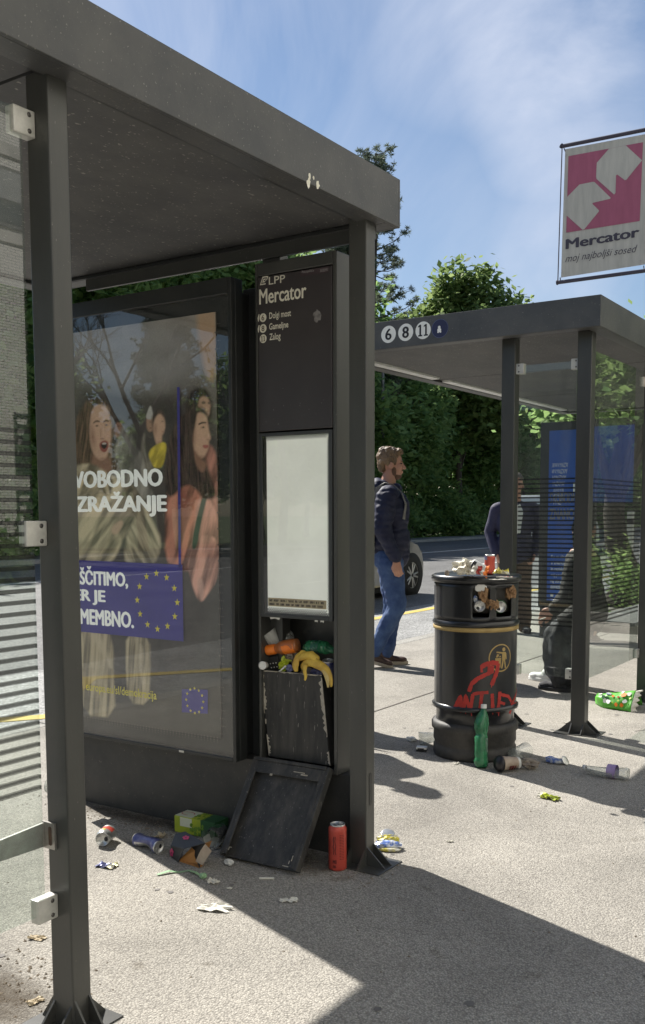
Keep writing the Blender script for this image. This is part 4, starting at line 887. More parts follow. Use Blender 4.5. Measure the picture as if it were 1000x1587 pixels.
MB().box(XL+0.030, XR-0.034, YF-0.002, YF-0.0005, zf0+0.014, zf1-0.012).build('glass_pane', 'case_glass', tf)
# inner container, pulled askew, its paint gone along the edges
LY = 2.996
cn = MB()
P0, P1, P2, P3 = [(-2.268, 2.996, 0.671), (-1.982, 2.996, 0.676), (-1.945, 2.996, 0.339), (-2.228, 2.996, 0.338)]
for p in (P0, P1, P2, P3): pass
cn.prism([P0, P1, P2, P3], (0, 0.008, 0))
cn.prism([P0, (P0[0], YB-0.02, P0[2]), (P3[0], YB-0.02, P3[2]), P3], (0.006, 0, 0)); cn.prism([(P1[0]-0.006, P1[1], P1[2]), (P1[0]-0.006, YB-0.02, P1[2]), (P2[0]-0.006, YB-0.02, P2[2]), (P2[0]-0.006, P2[1], P2[2])], (0.006, 0, 0))
li = cn.build('waste_container', 'worn_black', sc_, bevel=0.002)
q = MB(); rr = random.Random(4)
def edge_chip(a, b, inx, t0, t1, wmax):
    a = Vector(a); b = Vector(b); n = 26; L_ = []; R_ = []
    for i in range(n+1):
        t = t0+(t1-t0)*i/n; p = a.lerp(b, t); w = wmax*(0.35+0.65*rr.random())*(1 if 0.05 < (t-t0)/(t1-t0) < 0.9 else 0.3)
        L_.append(Vector((p.x, LY-0.0012, p.z))); R_.append(Vector((p.x+inx*w, LY-0.0012, p.z+rr.uniform(-.002, .002))))
    q.add(L_+R_, [(i, i+1, n+2+i, n+1+i) for i in range(n)])
edge_chip(P0, P3, 1, 0.0, 0.50, 0.020); edge_chip(P0, P3, 1, 0.56, 0.62, 0.010); edge_chip(P0, P3, 1, 0.74, 0.99, 0.014)
edge_chip(P1, P2, -1, 0.03, 0.68, 0.017); edge_chip(P1, P2, -1, 0.84, 0.99, 0.012)
n = 22; a, b = Vector(P0), Vector(P1); q.add([Vector((a.lerp(b, i/n).x, LY-0.0012, a.lerp(b, i/n).z)) for i in range(n+1)]+[Vector((a.lerp(b, i/n).x, LY-0.0012, a.lerp(b, i/n).z-rr.uniform(.001, .006))) for i in range(n+1)], [(i, i+1, n+2+i, n+1+i) for i in range(n)])
q.build('chipped_edge', 'chipped_paint', li, recalc=False)
# the fallen compartment door: a shallow tray hanging from its hinge, far corner on the ground
H0 = Vector((-2.264, 2.972, 0.330)); eu = Vector((0.345, 0, 0.004)).normalized(); ev = Vector((-0.006, -0.212, -0.326)).normalized(); en = ev.cross(eu).normalized()
if en.y > 0: en = -en
DW, DL = 0.346, 0.388
T_ = Matrix((( eu.x, ev.x, en.x, H0.x), (eu.y, ev.y, en.y, H0.y), (eu.z, ev.z, en.z, H0.z), (0, 0, 0, 1)))
d = MB(); d.T = T_
d.box(0.012, DW-0.012, 0.014, DL-0.006, -0.004, 0.002)
door = d.build('door', 'worn_black', sc_, bevel=0.0015)
d = MB(); d.T = T_
d.box(0, 0.012, 0, DL, -0.006, 0.026); d.box(DW-0.012, DW, 0, DL, -0.006, 0.026); d.box(0.012, DW-0.012, 0, 0.014, -0.006, 0.030); d.box(0.012, DW-0.012, DL-0.006, DL, -0.006, 0.012)
d.box(0.012, 0.030, 0.014, DL-0.006, 0.020, 0.026); d.box(DW-0.030, DW-0.012, 0.014, DL-0.006, 0.020, 0.026); d.box(0.030, DW-0.030, 0.014, 0.060, 0.0205, 0.0262)
d.build('rim', 'worn_black', door, bevel=0.002)
d = MB(); d.T = T_
for x, y, w, l in ((0.034, DL-0.034, .012, .003), (0.034, DL-0.034, .003, .014), (0.314, DL-0.05, .003, .020), (0.306, DL-0.030, .003, .012), (0.285, DL-0.010, .026, .003), (0.20, 0.036, .05, .003), (0.235, 0.042, .03, .005), (0.10, 0.058, .012, .008)): d.box(x, x+w, y, y+l, 0.0264, 0.0275)
d.build('paint_chip', 'chipped_paint', door)
# torn paper stuck under the timetable case
q = MB(); rr = random.Random(8)
for x0, w in ((-2.205, .05), (-2.0, .014), (-1.975, .016)):
    q.poly([(x0, YF-0.003, 0.882), (x0+w, YF-0.003, 0.882), (x0+w*.9, YF-0.004, 0.872), (x0+w*.5, YF-0.004, 0.877), (x0+w*.1, YF-0.004, 0.873)])
q.build('paper_scrap', 'paper_white', sc_, recalc=False)
# ---------------------------------------------------------------- litter bin
BX, BY = -2.158, 4.728
bn = empty('litter_bin', (BX, BY, 0), 'black round litter bin with gold band, red sprayed graffiti and rubbish heaped on its lid', 'litter bin')
c0 = (BX, BY, 0)
def cyl(u, z, th0, r=0.2155): a = th0+u/r; return Vector((BX+r*cos(a), BY+r*sin(a), z))
radial = lambda p: Vector((p.x-BX, p.y-BY, 0)).normalized()
MB().lathe([(0, 0), (0.213, 0), (0.217, 0.012), (0.217, 0.05), (0.211, 0.058), (0.211, 0.075), (0.217, 0.085), (0.216, 0.135), (0.226, 0.145), (0.227, 0.172), (0.219, 0.186), (0.204, 0.19)], 72, c0).build('plinth', 'bin_plinth', bn)
MB().lathe([(0.203, 0.186), (0.203, 0.255), (0.224, 0.260), (0.226, 0.275), (0.2145, 0.284)], 72, c0).build('neck_ring', 'bin_black', bn)
MB().lathe([(0.2145, 0.283), (0.2145, 0.668)], 72, c0).build('drum', 'bin_black', bn)
MB().lathe([(0.2145, 0.668), (0.222, 0.671), (0.222, 0.688), (0.2145, 0.691)], 72, c0).build('gold_band', 'gold', bn)
MB().lathe([(0.2145, 0.690), (0.224, 0.697), (0.2265, 0.708), (0.2145, 0.722)], 72, c0).build('ring', 'bin_black', bn)
NA = 144
def in_ap(i, j):
    a = (i+0.5)*360/NA-180
    return 1 <= j <= 6 and (-69.5 < a < -48.5 or -36.5 < a < -9.5)
MB().grid(lambda u, v: Vector((BX+0.2142*cos(2*pi*u-pi), BY+0.2142*sin(2*pi*u-pi), 0.722+v*0.194)), NA, 8, skip=in_ap).build('hood', 'bin_black', bn, solid=0.006)
MB().lathe([(0, 0.765), (0.185, 0.765), (0.185, 0.915)], 48, c0).build('liner', 'bin_plinth', bn)
MB().lathe([(0.2142, 0.912), (0.229, 0.918), (0.234, 0.932), (0.232, 0.946), (0.22, 0.953), (0.205, 0.955), (0.12, 0.965), (0, 0.970)], 72, c0).build('lid', 'bin_black', bn)
def cstroke(mb, pts, w, r=0.2158):
    out = []
    for i in range(len(pts)-1):
        a, b = Vector(pts[i]), Vector(pts[i+1]); n = max(2, int((b-a).length/0.006))
        out += [a.lerp(b, k/n) for k in range(n)]
    out.append(Vector(pts[-1]))
    P = []
    for p in out:
        d = Vector((p.x-BX, p.y-BY)).normalized(); P.append(Vector((BX+d.x*r, BY+d.y*r, p.z)))
    rr = random.Random(len(pts)+int(pts[0][2]*1e4)); ribbon(mb, P, [w*rr.uniform(.82, 1.12) for _ in P], radial)
q = MB()
S = [([(-2.1785, 4.5132, 0.263), (-2.1393, 4.513, 0.3405), (-2.1317, 4.5138, 0.2579)], .019), ([(-2.1638, 4.5123, 0.2881), (-2.1253, 4.5147, 0.2984)], .014), ([(-2.125, 4.5147, 0.2618), (-2.1126, 4.517, 0.3459), (-2.0896, 4.5233, 0.2642), (-2.0782, 4.5275, 0.3543)], .018),
     ([(-2.0782, 4.5275, 0.3543), (-2.0521, 4.54, 0.3615), (-2.0121, 4.569, 0.3642)], .017), ([(-2.0382, 4.5485, 0.3549), (-2.0457, 4.5437, 0.2754)], .019), ([(-1.9974, 4.5838, 0.3568), (-1.9942, 4.5874, 0.2602)], .019), ([(-1.9711, 4.6201, 0.3636), (-1.9764, 4.6114, 0.2547)], .020), ([(-1.971, 4.6203, 0.3503), (-1.9486, 4.6759, 0.3338), (-1.9433, 4.7065, 0.2992)], .017), ([(-1.9748, 4.614, 0.3111), (-1.9558, 4.6525, 0.2967)], .015),
     ([(-1.9457, 4.6891, 0.2413), (-1.9423, 4.7213, 0.2969), (-1.955, 4.8105, 0.3563)], .018), ([(-1.955, 4.8105, 0.3563), (-1.947, 4.8133, 0.2264)], .017), ([(-1.944, 4.7002, 0.2867), (-1.9477, 4.8131, 0.2779)], .015),
     ([(-2.0968, 4.5211, 0.3667), (-2.0848, 4.525, 0.407), (-2.0585, 4.5365, 0.4341), (-2.0258, 4.5575, 0.4538), (-1.9938, 4.588, 0.4722)], .021), ([(-2.0422, 4.5459, 0.4935), (-2.0262, 4.5571, 0.5065), (-2.0012, 4.5797, 0.5155), (-1.9764, 4.6114, 0.5101)], .024), ([(-2.0423, 4.5459, 0.5001), (-2.0392, 4.5478, 0.4672)], .012), ([(-1.9764, 4.6114, 0.5101), (-1.9824, 4.6025, 0.4646), (-2.0002, 4.5808, 0.4)], .022), ([(-2.0158, 4.5657, 0.4865), (-1.9916, 4.5906, 0.4852)], .03)]
for p, w in S: cstroke(q, p, w)
rr = random.Random(1)
for p in [(-2.1251, 4.5147, 0.2718), (-2.0835, 4.5255, 0.2678), (-2.0429, 4.5455, 0.2721), (-1.9943, 4.5874, 0.2636), (-1.9743, 4.6147, 0.2577), (-2.0003, 4.5807, 0.4066), (-2.1119, 4.5172, 0.2728)]: cstroke(q, [p, (p[0], p[1], p[2]-rr.uniform(.01, .028))], 0.0045)
q.build('graffiti', 'red_spray', bn, recalc=False)
LC = [(-1.969, 4.6244, 0.5368)][0]; th = atan2(LC[1]-BY, LC[0]-BX); lz = LC[2]
q = MB()
ring = [cyl(0.068*cos(2*pi*i/48), lz+0.068*sin(2*pi*i/48), th, 0.2153) for i in range(49)]
ribbon(q, ring, 0.0065, radial)
def cp(pts): q.add([cyl(0.068*x, lz+0.068*y, th, 0.2154) for x, y in pts], [tuple(range(len(pts)))])
cp([(0.26+0.15*cos(a), 0.62+0.15*sin(a)) for a in [2*pi*i/14 for i in range(14)]])
cp([(0.10, 0.42), (0.44, 0.42), (0.52, 0.30), (0.56, -0.12), (0.44, -0.16), (0.42, 0.10), (0.40, -0.20), (0.10, -0.20)])
cp([(-0.42, 0.40), (0.12, 0.30), (0.14, 0.42), (-0.40, 0.50)])
cp([(0.12, -0.20), (0.27, -0.20), (0.14, -0.80), (0.0, -0.80)]); cp([(0.28, -0.20), (0.40, -0.20), (0.52, -0.80), (0.38, -0.80)])
cp([(-0.52, 0.0), (0.02, 0.0), (-0.04, -0.72), (-0.42, -0.72)]); cp([(-0.46, 0.06), (-0.28, 0.06), (-0.16, 0.26), (-0.36, 0.30)]); cp([(-0.22, 0.06), (0.0, 0.06), (-0.06, 0.18)])
q.build('emblem', 'gold', bn, recalc=False)

# ---------------------------------------------------------------- rubbish
def mroot(name, loc, d=(0, 0, 1), roll=0.0, label=None, cat=None, group=None):
    """root whose own z axis points along d"""
    o = empty(name, (0, 0, 0), label, cat, group); u, w, d = frame_of(d)
    R = Matrix(((u.x, w.x, d.x), (u.y, w.y, d.y), (u.z, w.z, d.z))).to_4x4() @ Matrix.Rotation(roll, 4, 'Z')
    o.rotation_euler = R.to_euler(); o.location = loc; ORG[o] = Vector((0, 0, 0))
    return o
def dent_fn(sd, amp):
    rr = random.Random(sd); ds = [(rr.uniform(0, 2*pi), rr.uniform(.2, .8), rr.uniform(.5, 1)*amp, rr.uniform(.2, .4)) for _ in range(5)]
    def f(a, t):
        r = 0
        for a0, t0, am, w in ds:
            da = (a-a0+pi) % (2*pi)-pi; r += am*math.exp(-(da/0.9)**2-((t-t0)/w)**2)
        return r
    return f
def drum(mb, prof, n=28, dent=None, h=1.0, bend=0.0, jit=0.0, flat=False):
    vs = []; fs = []; rj = random.Random(int(h*1e4)+n)
    for r, z in prof:
        for k in range(n):
            a = 2*pi*k/n; q = r*(1-(dent(a, z/h) if dent else 0))*(1+rj.uniform(-jit, jit)); vs.append((q*cos(a)+bend*sin(pi*z/h), q*sin(a), z))
    for i in range(len(prof)-1):
        for k in range(n): fs.append((i*n+k, i*n+(k+1) % n, (i+1)*n+(k+1) % n, (i+1)*n+k))
    return mb.add(vs, fs, not flat)
def can(label, loc, d, body, r=0.033, h=0.115, roll=0, dent=0.0, sd=1, bend=0.0, bands=None, group=None, parts=True, cat='can'):
    o = mroot('drink_can', loc, d, roll, label, cat, group); f = dent_fn(sd, dent) if dent else None
    z = [0.006+(h-0.022)*i/16 for i in range(17)]
    drum(MB(), [(r*0.78, 0.0), (r*0.97, 0.0045)]+[(r, q) for q in z]+[(r*0.82, h-0.006)], 28, f, h, bend).build('body', body, o, local=True)
    if bands:
        for z0, z1, a0, a1, m in bands:
            n = max(4, int((a1-a0)/0.2)); k = 6
            MB().grid(lambda u, v: Vector(((r*1.006)*(1-(f(a0+(a1-a0)*u, z0+(z1-z0)*v) if f else 0))*cos(a0+(a1-a0)*u)+bend*sin(pi*(z0+(z1-z0)*v)), (r*1.006)*(1-(f(a0+(a1-a0)*u, z0+(z1-z0)*v) if f else 0))*sin(a0+(a1-a0)*u), h*(z0+(z1-z0)*v))), n, k).build('print', m, o, local=True)
    l = MB(); l.lathe([(r*0.80, h-0.008), (r*0.84, h-0.002), (r*0.82, h), (r*0.78, h-0.001), (r*0.74, h-0.006), (0, h-0.006)], 28)
    lid = l.build('lid', 'aluminium', o, local=True)
    t = MB(); disc(t, (r*0.40, 0, h-0.0052), r*0.22, (1, 0, 0), (0, 1, 0), 16, r*0.30); t.build('opening', 'ink', lid, local=True, recalc=False)
    t = MB(); t.tube([(-r*0.5+r*0.42*cos(a)*0.7, r*0.26*sin(a), h-0.0035) for a in [2*pi*i/14 for i in range(15)]], 0.0014, 6); t.build('tab', 'aluminium', lid, local=True)
    b = MB(); b.lathe([(r*0.78, 0.0), (r*0.74, 0.001), (r*0.6, 0.007), (0, 0.011)], 28); b.build('base', 'aluminium', o, local=True)
    return o
from mathutils import noise as NZ
def crumple(mb, w, l, amp, n=12, fold=0.0, sd=0, shape=None):
    def fn(u, v):
        x, y = (u-.5)*w, (v-.5)*l
        if shape: x, y = x*shape(v), y
        p = Vector((x/w*3+sd*7.1, y/l*3, sd)); z = abs(NZ.noise(p)*1.2+NZ.noise(p*2.1)*0.5+NZ.noise(p*4.3)*.12)*amp
        return Vector((x+NZ.noise(p+Vector((9, 0, 0)))*amp*.6, y+NZ.noise(p+Vector((0, 9, 0)))*amp*.6, z+fold*abs(u-.5)*w))
    return mb.grid(fn, n, n, smooth=False)
def scrap(name, label, cat, loc, w, l, amp, m, rot=0.0, sd=0, fold=0.0, shape=None, tilt=(0, 0), group=None, extra=None, n=9):
    mb = crumple(MB(), w, l, amp, n, fold, sd, shape); o = mb.build(name, m, None, recalc=False)
    if extra:
        for i, p in enumerate(o.data.polygons): p.material_index = extra(i, n)
    o.location = (loc[0], loc[1], loc[2]+0.002); o.rotation_euler = (tilt[0], tilt[1], rot); s_ = o.modifiers.new('thick', 'SOLIDIFY'); s_.thickness = 0.0007
    return tag(o, label, cat, group)
def ball_paper(name, label, cat, loc, r, m, sd=0, sq=(1, 1, 1), group=None, amp=0.45):
    bm = bmesh.new(); bmesh.ops.create_icosphere(bm, subdivisions=4, radius=1)
    for v in bm.verts:
        p = v.co*1.6+Vector((sd*3.7, sd, -sd)); d = 1-amp*(abs(NZ.noise(p*0.8))*1.3+abs(NZ.noise(p*1.7))*.55+abs(NZ.noise(p*3.6))*.16)
        v.co = Vector((v.co.x*r*sq[0]*d, v.co.y*r*sq[1]*d, v.co.z*r*sq[2]*d))
    zmin = min(v.co.z for v in bm.verts)
    me = bpy.data.meshes.new(name); bm.to_mesh(me); bm.free(); me.materials.append(M[m])
    o = bpy.data.objects.new(name, me); COL.objects.link(o); o.location = (loc[0], loc[1], loc[2]-zmin)
    return tag(o, label, cat, group)
def V3(p, z=0.0): return Vector((p[0], p[1], z))

# --- by the stop column and under the shelter
A = (-1.837, 2.868, 0)
rc = can('tall red drink can standing at the foot of the stop column', (A[0]-0.01, A[1]+0.022, 0), (0, 0, 1), 'can_red', 0.0325, 0.167, roll=-0.2)
q = MB()
def cs(pts, w): 
    P = []
    for i in range(len(pts)-1):
        for k in range(6):
            t = k/6; P.append((pts[i][0]*(1-t)+pts[i+1][0]*t, pts[i][1]*(1-t)+pts[i+1][1]*t))
    P.append(pts[-1]); ribbon(q, [(0.0328*cos(a), 0.0328*sin(a), z) for a, z in P], w, lambda p: Vector((p.x, p.y, 0)).normalized())
for da in (0.0,):
    cs([(0.37, .128), (0.28, .118), (0.34, .10), (0.26, .09), (0.36, .08), (0.32, .062)], .0035); cs([(0.52, .128), (0.46, .11), (0.57, .095), (0.50, .075), (0.57, .062)], .0028)
    cs([(0.26, .030), (0.26, .042), (0.34, .036), (0.42, .042), (0.42, .030)], .003); cs([(0.52, .030), (0.52, .042), (0.62, .042), (0.62, .030), (0.52, .030)], .0025)
    cs([(0.26, .014), (0.26, .022), (0.36, .022), (0.36, .014), (0.42, .014), (0.42, .022), (0.52, .022), (0.52, .014), (0.60, .018)], .0025)
q.build('print', 'can_red_dark', rc, local=True, recalc=False)
q = MB()
for i in range(16):
    for k, (a0, a1) in enumerate(((0.98, 1.22), (1.30, 1.52))):
        z = 0.132-i*0.0058; P = [(0.0328*cos(a0+(a1-a0)*t/5), 0.0328*sin(a0+(a1-a0)*t/5), z) for t in range(6)]; ribbon(q, P, 0.0022, lambda p: Vector((p.x, p.y, 0)).normalized())
q.build('small_print', 'can_red_dark', rc, local=True, recalc=False)
A = (-2.74, 2.621, 0)
can('silver drink can with red and yellow print lying on sunlit paving near the left post', (A[0]-0.028, A[1]+0.055, 0.032), (0.42, -0.85, -0.02), 'aluminium', 0.0325, 0.09, dent=0.16, sd=4, bands=((0.15, 0.5, 0.5, 2.6, 'can_red'), (0.5, 0.8, 1.5, 3.2, 'foil_yellow'), (0.1, 0.85, 3.6, 4.6, 'white_plastic')))
A, B = (-2.633, 2.673, 0), (-2.514, 2.656, 0)
can('crushed blue and silver drink can lying along the shadow edge', (A[0], A[1]+0.01, 0.027), (B[0]-A[0], B[1]-A[1], -0.004), 'can_blue', 0.029, 0.135, dent=0.42, sd=9, bend=0.008, bands=((0.1, 0.85, 3.3, 4.3, 'aluminium'), (0.2, 0.8, 0.4, 1.3, 'aluminium')))
scrap('sweet_wrapper', 'small blue and yellow sweet wrapper flat on the sunlit paving', 'wrapper', (-2.562, 2.455, 0), 0.075, 0.045, 0.014, ['can_blue', 'foil_yellow'], 0.3, 3, extra=lambda i, n: 1 if (i % n) > 5 else 0)
scrap('bread_crust', 'pale tan crust lying between crushed blue can and juice carton', 'food scrap', (-2.628, 2.812, 0), 0.035, 0.05, 0.016, 'dry_tan', 0.4, 5)
# juice carton on its side
A, B = Vector((-2.62, 2.874, 0)), Vector((-2.393, 2.881, 0)); d = (B-A).normalized()
jc = empty('juice_carton', (0, 0, 0), 'yellow green juice carton with dark green cap lying on its side by the plinth', 'carton'); ORG[jc] = Vector((0, 0, 0))
jc.location = (A.x, A.y+0.01, 0); jc.rotation_euler = (0, 0, atan2(d.y, d.x))
mat('carton_white', (0.66, 0.68, 0.52), 0.45, (0.60, 0.62, 0.46), 12)
b = MB(); b.box(0, 0.205, 0, 0.085, 0.001, 0.068); b.build('body', 'lime', jc, local=True, bevel=0.003)
b = MB(); b.box(0.002, 0.085, 0.004, 0.081, 0.0681, 0.0688); b.box(0.03, 0.09, -0.0008, -0.0002, 0.030, 0.066); b.build('panel', 'carton_white', jc, local=True)
b = MB(); b.box(0.135, 0.2055, -0.0012, 0.0862, 0.0005, 0.0690); gp = b.build('green_end', 'dark_green', jc, local=True)
rr = random.Random(12); b = MB()
for i in range(30):
    if i < 16: p = (0.085+rr.random()*0.06, -0.0014, 0.008+rr.random()*0.04); b.ball(p, (rr.uniform(.005, .009), 0.0006, rr.uniform(.005, .009)), 8)
    else: p = (0.085+rr.random()*0.06, 0.01+rr.random()*0.065, 0.0690); b.ball(p, (rr.uniform(.005, .009), rr.uniform(.005, .009), 0.0006), 8)
b.build('fruit_print', 'leaf_green', jc, local=True)
b = MB(); ribbon(b, [(0.012+0.03*cos(a)+0.025, 0.044+0.018*sin(a), 0.0692) for a in [2*pi*i/20 for i in range(17)]], 0.004, (0, 0, 1)); b.build('swoosh', 'can_red', jc, local=True, recalc=False)
b = MB()
for i in range(5): b.box(-0.0008, -0.0002, 0.008+i*0.004, 0.010+i*0.004, 0.012, 0.034)
b.box(-0.0008, -0.0002, 0.035, 0.075, 0.04, 0.043); b.box(-0.0008, -0.0002, 0.035, 0.07, 0.033, 0.036); b.build('print', 'ink', jc, local=True)
MB().lathe([(0.014, 0), (0.014, 0.016), (0.0125, 0.018), (0, 0.018)], 20, (0.205, 0.045, 0.046), (1, 0, 0.15)).build('cap', 'dark_green', jc, local=True)
text('FRUCTAL', 'lettering', 'white_print', jc, (0.148, -0.0016, 0.03), (1, 0, 0), (0, 0, 1), 0.05, 0.014, bold=0.02, thick=0, local=True) if False else None
# black take-away box lying open on its side, orange inside
bb = empty('takeaway_box', (-2.3, 2.601, 0), 'torn black takeaway box with pink flower print and orange inside', 'food box')
BL_, BT_, FT_ = [(-2.445, 2.665, -0.009), (-2.44, 2.665, 0.041)], [(-2.449, 2.7, 0.072), (-2.4, 2.7, 0.09)], [(-2.341, 2.625, 0.057), (-2.241, 2.625, 0.097)]
FB_ = [(-2.384, 2.625, -0.029), (-2.269, 2.625, 0.001)]
b = MB(); b.prism([BL_[0], BL_[1], BT_[0], FT_[0], FB_[0]], (0.0012, 0.0012, 0)); b.prism([BT_[0], BT_[1], FT_[1], FT_[0]], (0, 0, 0.0015)); b.prism([FT_[1], BT_[1], (BT_[1][0]+.06, 2.70, 0.01), FB_[1]], (0.0012, 0, 0)); b.build('card', 'black_card', bb, recalc=False)
b = MB(); b.prism([(FT_[0][0]+.004, 2.665, FT_[0][2]-.004), (FT_[1][0]-.002, 2.665, FT_[1][2]-.002), (FB_[1][0]-.002, 2.65, 0.004), (FB_[0][0]+.004, 2.640, 0.003)], (0, 0.001, 0)); b.prism([FB_[0], FB_[1], (FB_[1][0], 2.65, 0.003), (FB_[0][0]+.004, 2.64, 0.003)], (0, 0, .001)); b.build('inner_lining', 'orange_card', bb)
b = MB(); b.prism([(-2.237, 2.622, 0.096), (-2.208, 2.622, 0.076), (-2.251, 2.622, 0.015), (-2.284, 2.622, 0.023), (-2.259, 2.622, 0.068)], (0, 0.0012, 0)); b.build('torn_flap', 'cup_paper', bb)
def flower(c, e1, e2, r):
    b = MB(); c = Vector(c); e1 = Vector(e1).normalized(); e2 = Vector(e2).normalized()
    for i in range(5):
        a = 2*pi*i/5; disc(b, c+(e1*cos(a)+e2*sin(a))*r, r*0.72, e1, e2, 10)
    b.build('flower_print', 'pink_print', bb, recalc=False)
tn = Vector(BT_[1])-Vector(BT_[0]); tf_ = Vector(FT_[0])-Vector(BT_[0])
flower(Vector(BT_[0])+tn*.75+tf_*.42+Vector((0, -.002, .004)), tn, tf_, .0105)
sn = Vector(BL_[1])-Vector(BL_[0]); sf = Vector(FT_[0])-Vector(BL_[1])
flower(Vector(BL_[0])+sn*.5+sf*.16+Vector((-.001, -.004, .0)), sn, sf, .010)
# clear cup with white and green label, half under the fallen door
A, B = Vector((-2.366, 2.802, 0)), Vector((-2.4, 2.922, 0))
cu = mroot('plastic_cup', (A.x, A.y, 0.036), (B.x-A.x, B.y-A.y, 0.0), 0, 'clear plastic cup with white label lying beside the fallen compartment door', 'plastic cup')
drum(MB(), [(0.040, 0.0), (0.041, 0.004), (0.039, 0.008), (0.030, 0.11), (0.0, 0.112)], 28, dent_fn(3, .12), .112).build('body', 'clear_plastic', cu, local=True)
MB().grid(lambda u, v: Vector(((0.0385-v*0.004)*cos(-2.6+u*2.6), (0.0385-v*0.004)*sin(-2.6+u*2.6), 0.022+v*0.05)), 14, 3).build('label_band', 'white_plastic', cu, local=True)
MB().grid(lambda u, v: Vector(((0.0365-v*0.003)*cos(0.2+u*1.8), (0.0365-v*0.003)*sin(0.2+u*1.8), 0.045+v*0.045)), 10, 3).build('label_band', 'dark_green', cu, local=True)
mat('pale_green', (0.30, 0.48, 0.28), 0.4, (0.24, 0.4, 0.22), 10)
q = MB(); ribbon(q, [(p[0], p[1], 0.004+0.004*math.sin(i*2)) for i, p in enumerate([(-2.345, 2.488, 0), (-2.328, 2.529, 0), (-2.301, 2.554, 0), (-2.282, 2.581, 0), (-2.24, 2.571, 0), (-2.219, 2.57, 0)])], [.012, .016, .012, .012, .014, .01], (0, 0, 1)); o = q.build('plastic_strip', 'pale_green', None, recalc=False, solid=0.0008, org=(-2.301, 2.554, 0)); tag(o, 'thin pale green plastic strip lying in front of the torn black box', 'plastic strip')
ball_paper('plastic_scrap', 'small crumpled clear plastic scrap at the end of the green strip', 'plastic scrap', (-2.193, 2.557, 0), 0.016, 'pale_green', 4, (1, 1, .7))
scrap('paper_scrap', 'largest torn white paper scrap lying alone on sunlit paving', 'paper scrap', (-1.985, 2.369, 0), 0.115, 0.055, 0.012, 'paper_white', 0.35, 11, shape=lambda v: 0.5+0.5*abs(math.sin(v*7)))
scrap('paper_scrap', 'torn white paper scrap alone in shade in front of the red can', 'paper scrap', (-1.823, 2.55, 0), 0.058, 0.026, 0.010, 'paper_white', 0.45, 13)
scrap('paper_scrap', 'small upturned white paper scrap in front of the takeaway box', 'paper scrap', (-2.137, 2.543, 0), 0.036, 0.034, 0.016, 'paper_white', 0.9, 15)
scrap('paper_scrap', 'tiny cream paper chip below the upturned white scrap', 'paper scrap', (-2.052, 2.528, 0), 0.016, 0.012, 0.006, 'paper_white', 0.2, 16)
ball_paper('paper_wad', 'white crumpled paper wad against the lower edge of the fallen door', 'paper wad', (-2.197, 2.706, 0), 0.018, 'white_plastic', 6, (1.3, .9, .7))
A, B = (-2.021, 2.654, 0), (-1.977, 2.682, 0)
o = MB().tube([(A[0], A[1], 0.004), (B[0], B[1], 0.004)], 0.0038, 10).build('cigarette', 'paper_white', None, org=(A[0], A[1], 0.004)); tag(o, 'white cigarette lying in shade before the fallen door', 'cigarette')
for i, (p, w, sd) in enumerate((((-2.292, 1.906, 0), .05, 31), ((-1.99, 1.644, 0), .045, 33))):
    scrap('dry_leaf', ('curled dry leaf lying below the near glass pane', 'curled dry leaf lying left of the near post foot')[i], 'dry leaf', p, w, w*.6, 0.010, 'dry_tan', 0.3+i, sd, group='dry leaves by the near post')
for i, (x, y) in enumerate(((540,1352), (561,1348), (498,1375), (392,1352), (383,1420), (300,1400), (188,1352), (150,1399), (600,1312), (631,1275), (650,1330), (460,1430), (590,1420))):
    pass
# crushed can beside the column post
A = Vector((-1.799, 3.167, 0))
cc = empty('crushed_can', (0, 0, 0), 'flattened yellow and blue drink can beside the right post of the stop column', 'can'); ORG[cc] = Vector((0, 0, 0)); cc.location = (A.x, A.y, 0); cc.rotation_euler = (0, 0, 0.5)
ball = lambda mm, c, s, sd, m, nm: None
def lump(name, m, parent, c, s, sd, amp=0.35):
    bm = bmesh.new(); bmesh.ops.create_icosphere(bm, subdivisions=3, radius=1)
    for v in bm.verts:
        p = v.co*1.8+Vector((sd, sd*2.3, 0)); d = 1-amp*abs(NZ.noise(p)+NZ.noise(p*2.3)*.6); v.co = Vector((c[0]+v.co.x*s[0]*d, c[1]+v.co.y*s[1]*d, c[2]+v.co.z*s[2]*d))
    me = bpy.data.meshes.new(name); bm.to_mesh(me); bm.free(); me.materials.append(M[m]); o = bpy.data.objects.new(name, me); COL.objects.link(o); o.parent = parent; return o
lump('body', 'foil_blue', cc, (0, 0, 0.018), (0.058, 0.030, 0.018), 3); lump('crumpled_side', 'foil_yellow', cc, (0.0, 0.030, 0.026), (0.05, 0.026, 0.024), 5); lump('crumpled_side', 'foil_yellow', cc, (0.01, -0.026, 0.008), (0.042, 0.014, 0.009), 8)
b = MB(); b.lathe([(0.026, 0), (0.027, .002), (0.024, .003), (0, .002)], 20, (0.0, 0.035, 0.047), (0.1, -0.5, 1)); b.build('lid', 'aluminium', cc, local=True)

